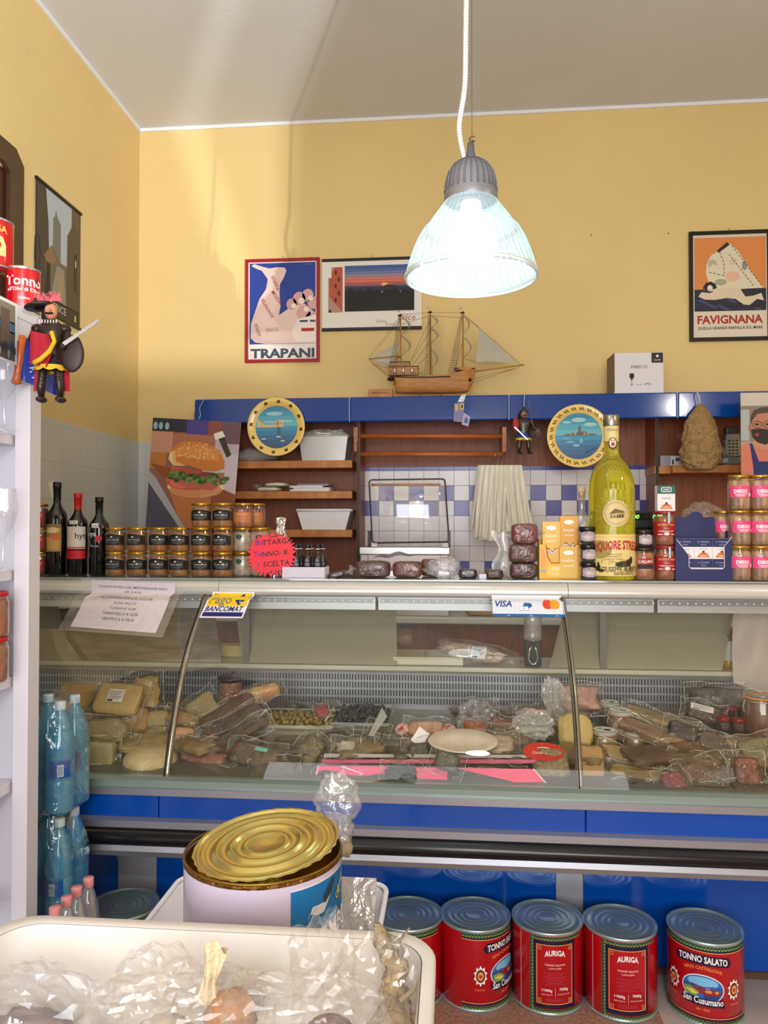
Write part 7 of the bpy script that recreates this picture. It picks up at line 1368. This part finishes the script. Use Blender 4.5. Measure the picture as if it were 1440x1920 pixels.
lidprof=[(r*1.0,h-.010),(r*1.012,h-.005),(r*1.012,h),(r*.99,h+.001),(r*.965,h-.001),(r*.955,h-.007),(r*.90,h-.006),(r*.80,h-.0055),(r*.78,h-.0035),(r*.76,h-.0055),(r*.64,h-.006),(r*.61,h-.0035),(r*.585,h-.006),(r*.46,h-.0065),(r*.43,h-.0035),(r*.40,h-.006),(r*.30,h-.006),(r*.275,h-.0035),(r*.25,h-.005),(0,h-.005)]
LIDM=M('b4ccd4',.3,.7)
def bigtin(label,px,py,turn,rot=None):
    p=atz(px,py,h); loc=(p.x,p.y,.0005); t=thing('large_tuna_tin',label,'tin',loc,0,'large red tuna tins on the floor'); az=math.atan2(p.x,p.y) # facing camera angle
    t.rotation_euler=(0,0,-az+R(turn))
    MB().lathe([(0,.0),(r*.95,.0),(r,.006),(r,h-.008)],BR,seg=72).build('tin_body',t); MB().lathe(lidprof,LIDM,seg=72).build('lid',t,'silver ribbed lid'); MB().lathe([(r*.98,0),(r*1.012,.001),(r*1.012,.006),(r*1.0,.009)],LIDM,seg=72).build('bottom_rim',t)
    mb=MB(); S=Wrap((0,0,0),r,0); label_front(mb,S); border(mb,S,-.16,.16,.239,.252); border(mb,S,-.16,.16,.009,.021); mb.build('front_label',t,'pictorial front label reading TONNO SALATO')
    mb=MB(); S=Wrap((0,0,0),r,PI-.28); label_back(mb,S); border(mb,S,-.082,-.068,.010,.250,True); border(mb,S,-.07,.10,.239,.250); border(mb,S,-.07,.10,.010,.021)
    mb.tube([S(-.118,.01,.0006),S(-.118,.25,.0006)],.0012,M('c88a80',.3),4); mb.build('back_label',t,'text panel label headed AURIGA'); 
    S=Wrap((0,0,0),r,PI+1.05)
    return t
bigtin('large red tin, leftmost of the row, partly behind the white bin',765,1711,-22)
bigtin('large red tin, second of the row, lettering wrapping its right side',891,1712,56)
bigtin('large red tin, third of the row, its text panel in front',1026,1717,-152)
bigtin('large red tin, fourth of the row, next to the gap',1162,1727,-152)
bigtin('large red tin at the right end, full front label with landscape picture',1321,1735,-3)
bigtin('large red tin standing in the dark corner left of the white tray',232,1694,30)
# cardboard sheets and mark on the floor
CB=M('b8aaa0',.7,var=.12,vscale=6)
for i,(x0,x1,y0,y1) in enumerate(((.66,1.10,2.36,2.80),(1.115,1.6,2.34,2.78),(.66,1.35,2.16,2.34))):
    t=thing('cardboard_sheet',['pale cardboard sheet on the floor under the right end tin','pale cardboard sheet on the floor right of the right end tin','front cardboard sheet with black printed letters on the floor'][i],'cardboard',((x0+x1)/2,(y0+y1)/2,.0)); a=(x1-x0)/2; b=(y1-y0)/2
    if i==0: t.location.z=0
    MB().box(-a,a,-b,b,.0001,.0004,CB).build('cardboard',t)
    if i==2: mb=MB(); mb.text(Flat((0,0,.0005),(1,0,0),(0,1,0)),'COS',-.14,.085,.06,INK,.0002); mb.build('lettering',t)
# ================================================================== FOREGROUND TABLE, TRAY, TIN, BIN
TBZ=.785
t=thing('side_table','plain table under the white bin and tray','table',(-.35,.99,0)); MB().box(-.25,.20,-.50,.52,TBZ-.03,TBZ,M('a8a09c',.5),.004).build('table_top',t)
for x in (-.22,.17):
    for y in (-.46,.48): MB().box(x-.02,x+.02,y-.02,y+.02,0,TBZ-.03,M('8a8684',.5)).build('leg',t)
tr=thing('shallow_plastic_tray','shallow white plastic tray under the opened gold lidded tin','tray',(-.345,1.32,TBZ)); TW=M('dedce4',.35)
mb=MB(); hx,hy=.212,.235
for s_,off,zz in ((1,0,0),(1,.006,.004)):
    a=rr(-hx+.03+off,hx-.03-off,-hy+.03+off,hy-.03-off,.03); b=rr(-hx+off,hx-off,-hy+off,hy-off,.035); n=len(a); mb.add([(x,y,zz+.001) for x,y in a]+[(x,y,.068) for x,y in b],[(i,(i+1)%n,n+(i+1)%n,n+i) for i in range(n)],TW,True); mb.shape(Flat((0,0,zz+.001),(1,0,0),(0,1,0)),a,TW,0)
mb.tube([(x,y,.068) for x,y in rr(-hx,hx,-hy,hy,.035,6)],.0055,TW,8,closed=True); mb.build('tray_body',tr)
# opened tin
r2=.125; h2=.262; cx,cy=-.305,1.225
t=thing('opened_tuna_tin','big white and blue tin with jagged opened gold lid in the foreground','tin',(cx,cy,TBZ+.006)); az=math.atan2(cx,cy)
MB().lathe([(0,0),(r2,0),(r2,h2-.003)],M('c9bcd0',.25,coat=.3),seg=80).build('tin_body',t,'plain lilac white tin wall')
mb=MB(); S=Wrap((0,0,0),r2,-az); mb.grid(lambda a,b:S(.040+.17*a,.0+(.246)*b,.0008),30,1,M('0a6ca8',.3)); mb.grid(lambda a,b:S(.040+.17*a,.246+.003*b,.0008),30,1,M('d8d0d8',.3))
mb.text(S,'SGOMBRI',.114,.152,.040,M('e8ecf0',.3),.002,.025,w=.135,rot=.08)
UP=lambda P_:[(a-.022,b+.030) for a,b in P_]
mb.shape(S,UP([(.098,.185),(.112,.178),(.128,.182),(.142,.198),(.150,.206),(.136,.188),(.122,.170),(.106,.170),(.094,.176)]),M('c8ccd4',.3),.0016,rings=2); mb.shape(S,UP([(.120,.192),(.134,.206),(.150,.214),(.150,.206),(.138,.192),(.124,.182)]),M('2c3440',.3),.002,rings=2); mb.shape(S,UP([(.094,.176),(.086,.186),(.092,.178),(.088,.166)]),M('8a94a0',.3),.002)
for k in range(4): mb.text(S,'OKFS'[k],.138+.006*k,.205+.006*k,.018,M('e0c020',.3),.0022,.02)
mb.build('blue_label',t,'blue mackerel label'); GI=M('c8a23c',.25,.92,bump=.15,bscale=30)
MB().lathe([(r2*.965,h2-.002),(r2*.96,.05),(0,.05)],GI,seg=64).build('tin_inside',t)
mb=MB(); n=180
def rimf(u,v):
    a=u*2*PI; j=.0018*noise.noise(Vector((math.cos(a)*22,math.sin(a)*22,v*3))); rr2=r2*(1.008 if v<.5 else .985); return Vector(((rr2+j)*math.cos(a),(rr2+j)*math.sin(a),h2-.006+.007*min(1,v*2)+j))
mb.grid(rimf,n,3,M('6c4a1c',.4,.7,bump=.6,bscale=60),wu=True); mb.tube([(r2*.995*math.cos(a),r2*.995*math.sin(a),h2+.001) for a in [2*PI*i/120 for i in range(120)]],.0022,M('8a6424',.35,.8),6,closed=True); mb.build('jagged_rim',t,'rusty jagged rim')
mb=MB(); rl_=.1165; pr=[(0,.002),(.26,.002),(.29,.0045),(.32,.001),(.43,0),(.46,.004),(.50,.005),(.53,.001),(.62,0),(.66,.004),(.70,.0045),(.73,0),(.84,-.001),(.875,.003),(.90,.001),(.93,-.001),(.955,.001),(.985,.005),(1.0,.004)]
pr=[(a*rl_,b) for a,b in pr][::-1]
def ldj(an,rr_,z): return 1+(.022*noise.noise(Vector((math.cos(an)*9,math.sin(an)*9,1)))+.01*math.sin(an*31) if rr_>rl_*.96 else 0)
T=Matrix.Translation((.004,.004,h2+.008))@Matrix.Rotation(R(5.5),4,'X')@Matrix.Rotation(R(-4.5),4,'Y')
mb.lathe(pr,M('d6c274',.26,.92,bump=.06,bscale=25),seg=120,T=T,a=ldj); mb.build('opened_lid',t,'tilted ribbed gold lid')
# packet in the tray, right of the tin
t=thing('salted_fish_packet','clear packet of pale salted crystals standing right of the opened tin','packed food',(-.165,1.40,TBZ+.01)); 
mb=MB(); S=Flat((0,0,0),(1,0,0),(0,.55,.84)); mb.slab(S,[(-.06,0),(.012,0),(.012,.10),(-.06,.10)],M('b8b4a0',.6,var=.3,vscale=60,col2='98946c',bump=.4,bscale=80),-.008,0); mb.build('contents',t)
mb=MB(); mb.slab(S,[(-.065,-.002),(.018,-.002),(.018,.128),(-.065,.128)],film((.95,.94,.92),.10,.15,.4,20,.15,.4),.0015,.003); mb.slab(S,[(-.065,.10),(.018,.10),(.018,.129),(-.065,.129)],M('a8948c',.4),-.003,.0012); mb.build('plastic_film',t)
# crumpled bag behind the tin
mb=MB(); g=random.Random(2)
mb.blob((0,0,.0),(.075,.06,.10),film(haze=.08,gloss=.08,bump=.4,bscale=20),e=2.2,seed=44,amp=.34,freq=3.2,nu=50,nv=34); mb.blob((-.002,0,-.055),(.06,.05,.06),film(haze=.10,gloss=.08,bump=.4,bscale=20),e=2.2,seed=45,amp=.34,freq=3.2,nu=40,nv=26); mb.blob((.012,0,-.088),(.035,.03,.03),M('b09c7c',.6,var=.3,bump=.4),seed=3,amp=.25); mb.blob((-.03,0,-.20),(.05,.05,.24),film(haze=.10,gloss=.06,bump=.4,bscale=20),e=3,seed=46,amp=.2,nu=24,nv=20)
tag(mb.build('crumpled_plastic_bag'),'crumpled clear bag sticking up behind the right rim of the opened tin','bag',None,at(632,1500,1.40))
# white bin
bn=thing('white_storage_bin','large white plastic bin full of bagged goods across the bottom foreground','bin',(-.325,.72,TBZ)); BM=M('d6cfc8',.42,var=.03)
b0=Vector(bn.location); x0,x1,y0,y1=-.60-b0.x,-.022-b0.x,.44-b0.y,1.0-b0.y; H_=1.05-TBZ
mb=MB(); a=rr(x0+.05,x1-.05,y0+.04,y1-.04,.04,8); b=rr(x0+.012,x1-.012,y0+.012,y1-.012,.05,8); n=len(a)
for off,zz in ((0,.001),(.005,.006)):
    A=rr(x0+.05+off,x1-.05-off,y0+.04+off,y1-.04-off,.04,8); Bq=rr(x0+.012+off,x1-.012-off,y0+.012+off,y1-.012-off,.05,8); mb.add([(x,y,zz) for x,y in A]+[(x,y,H_-.002) for x,y in Bq],[(i,(i+1)%n,n+(i+1)%n,n+i) for i in range(n)],BM,True); mb.shape(Flat((0,0,zz),(1,0,0),(0,1,0)),A,BM,0)
mb.build('bin_body',bn)
mb=MB(); o=rr(x0,x1,y0,y1,.055,8); i_=rr(x0+.016,x1-.016,y0+.016,y1-.016,.05,8); o2=[(x,y,H_-.020) for x,y in o]
om=rr(x0+.004,x1-.004,y0+.004,y1-.004,.053,8)
mb.add([(x,y,H_-.002) for x,y in i_]+[(x,y,H_+.002) for x,y in om]+[(x,y,H_-.003) for x,y in o]+o2,[(k*n+i,k*n+(i+1)%n,(k+1)*n+(i+1)%n,(k+1)*n+i) for k in range(3) for i in range(n)],BM,True); mb.build('rim',bn)
mb=MB().box(x1-.006,x1+.010,-.26,.155,H_-.20,H_-.045,BM,.006); mb.build('side_handle',bn)
# goods in the bin
def bag(label,px,py,Y,size,seed,haze=.10,rot=(0,0,0),name='crumpled_plastic_bag',gloss=.05,amp=.22,hcol=(.85,.82,.80),inner=None,freq=3.0):
    p=at(px,py,Y); t=thing(name,label,'bag',p,rot=rot); MB().blob((0,0,0),size,film((.98,.97,.96),gloss*.8,haze*.5,.3,9,.10,.24,hcol),e=2.3,seed=seed,amp=amp,freq=freq*1.5,nu=30,nv=20,smooth=False).build('plastic_film',t)
    if inner: 
        for q in inner: mb=MB(); mb.blob(q[0],q[1],M(q[2],.6,var=.35,vscale=40,bump=.4,bscale=40),seed=seed+len(q[2]),amp=.2,freq=3); mb.build(q[3],t)
    return t
bag('grey tinted folded clear bag at the bottom left of the bin',85,1902,.90,(.15,.10,.10),61,haze=.22,hcol=(.7,.7,.78),rot=(0,R(18),0),inner=[((0,.0,-.03),(.11,.07,.05),'7c6458','contents')])
bag('tall clear bag curving up in the centre left of the bin',295,1858,.90,(.105,.07,.10),62,rot=(0,R(-12),0),haze=.10)
bag('clear bag of pale pieces at the bottom centre of the bin',290,1900,.87,(.16,.09,.075),66,haze=.14,inner=[((.01,-.0,-.02),(.06,.05,.03),'cfc0b0','contents')])
bag('clear bag of beige dried pieces with tied neck in the bin',400,1895,.87,(.14,.09,.09),63,haze=.08,inner=[((.02,0,-.005),(.06,.05,.06),'b07848','contents'),((-.03,-.02,-.02),(.05,.03,.03),'d0b49c','pale_piece')])
t=thing('twisted_bag_neck','twisted cream bag neck standing up in the centre of the bin','bag neck',at(385,1850,.86)); mb=MB(); pp=[Vector((-.006,0,-.02)),Vector((-.002,0,.0)),Vector((.0,0,.018)),Vector((.006,0,.03)),Vector((.012,0,.044))]; BN=M('cdb894',.5,bump=.5,bscale=60); mb.grid(lambda u,v:Vector(((u-.5)*(.016+.03*abs(v-.45)**1.3)+.012*v,.004*math.sin(u*9+v*3),-.02+.066*v+.006*math.sin(u*5)*v)),12,14,BN); mb.grid(lambda u,v:Vector(((u-.5)*(.014+.03*abs(v-.45)**1.3)+.010*v,.006+.004*math.sin(u*7+v*2),-.02+.060*v)),12,14,BN); mb.build('knot',t)
bag('small clear bag of dark speckled herbs at the centre back of the bin',468,1858,.93,(.05,.04,.045),64,haze=.18,hcol=(.8,.78,.6),inner=[((0,-.004,-.008),(.04,.035,.03),'8a8078','dark_herbs')])
bag('tall gathered clear bag in front of the big tin, spreading at its foot',606,1835,.88,(.075,.06,.14),65,haze=.02,amp=.36,freq=2.4,gloss=.03)
bag('wide clear bag at the bottom right of the bin',570,1893,.86,(.19,.09,.07),67,haze=.10,inner=[((.03,0,-.02),(.05,.03,.03),'6a4c44','contents')])
bag('clear film panel spanning towards the dried fish',690,1860,.90,(.10,.05,.13),68,haze=.04,amp=.3,rot=(0,R(25),0))
# dried fish stick
t=thing('dried_stockfish','gnarled pale dried stockfish leaning over the right rim of the bin','dried fish',at(735,1830,.92)); o_=Vector(t.location); ax=[(708,1730,.94),(716,1755,.935),(728,1785,.93),(742,1815,.925),(738,1850,.92),(742,1885,.905),(728,1925,.89),(715,1960,.87)]; rad=[.003,.010,.013,.015,.014,.019,.022,.023]; ax=[at(*a)-o_ for a in ax]
def fish(u,v):
    f=v*(len(ax)-1); i=min(int(f),len(ax)-2); f-=i; c_=ax[i].lerp(ax[i+1],f); r_=rad[i]+(rad[i+1]-rad[i])*f; a=u*2*PI; n_=noise.noise(Vector((math.cos(a)*1.6,math.sin(a)*1.6,v*11)))+.5*noise.noise(Vector((math.cos(a)*4,math.sin(a)*4,v*30))); r_*=(1+.45*n_); return c_+Vector((r_*math.cos(a),r_*.8*math.sin(a),0))
mb=MB(); mb.grid(fish,40,90,M('b09870',.8,var=.5,vscale=40,col2='6a5c48',bump=.8,bscale=70),wu=True); mb.build('dried_body',t)
mb=MB(); mb.tube([ax[0]+Vector((.008,0,-.012)),ax[1]+Vector((.018,0,-.004)),ax[2]+Vector((.016,0,.002)),ax[3]],[.002,.004,.004,.002],M('6c6c60',.5),6); mb.tube([at(745,1770,.94)-o_,at(768,1740,.96)-o_],[.003,.001],M('7c7460',.6),5); mb.tube([ax[5],ax[5]+Vector((.022,0,.02)),ax[5]+Vector((.026,0,.034))],[.005,.003,.001],M('8c7c60',.6),5); mb.build('dried_fin',t)
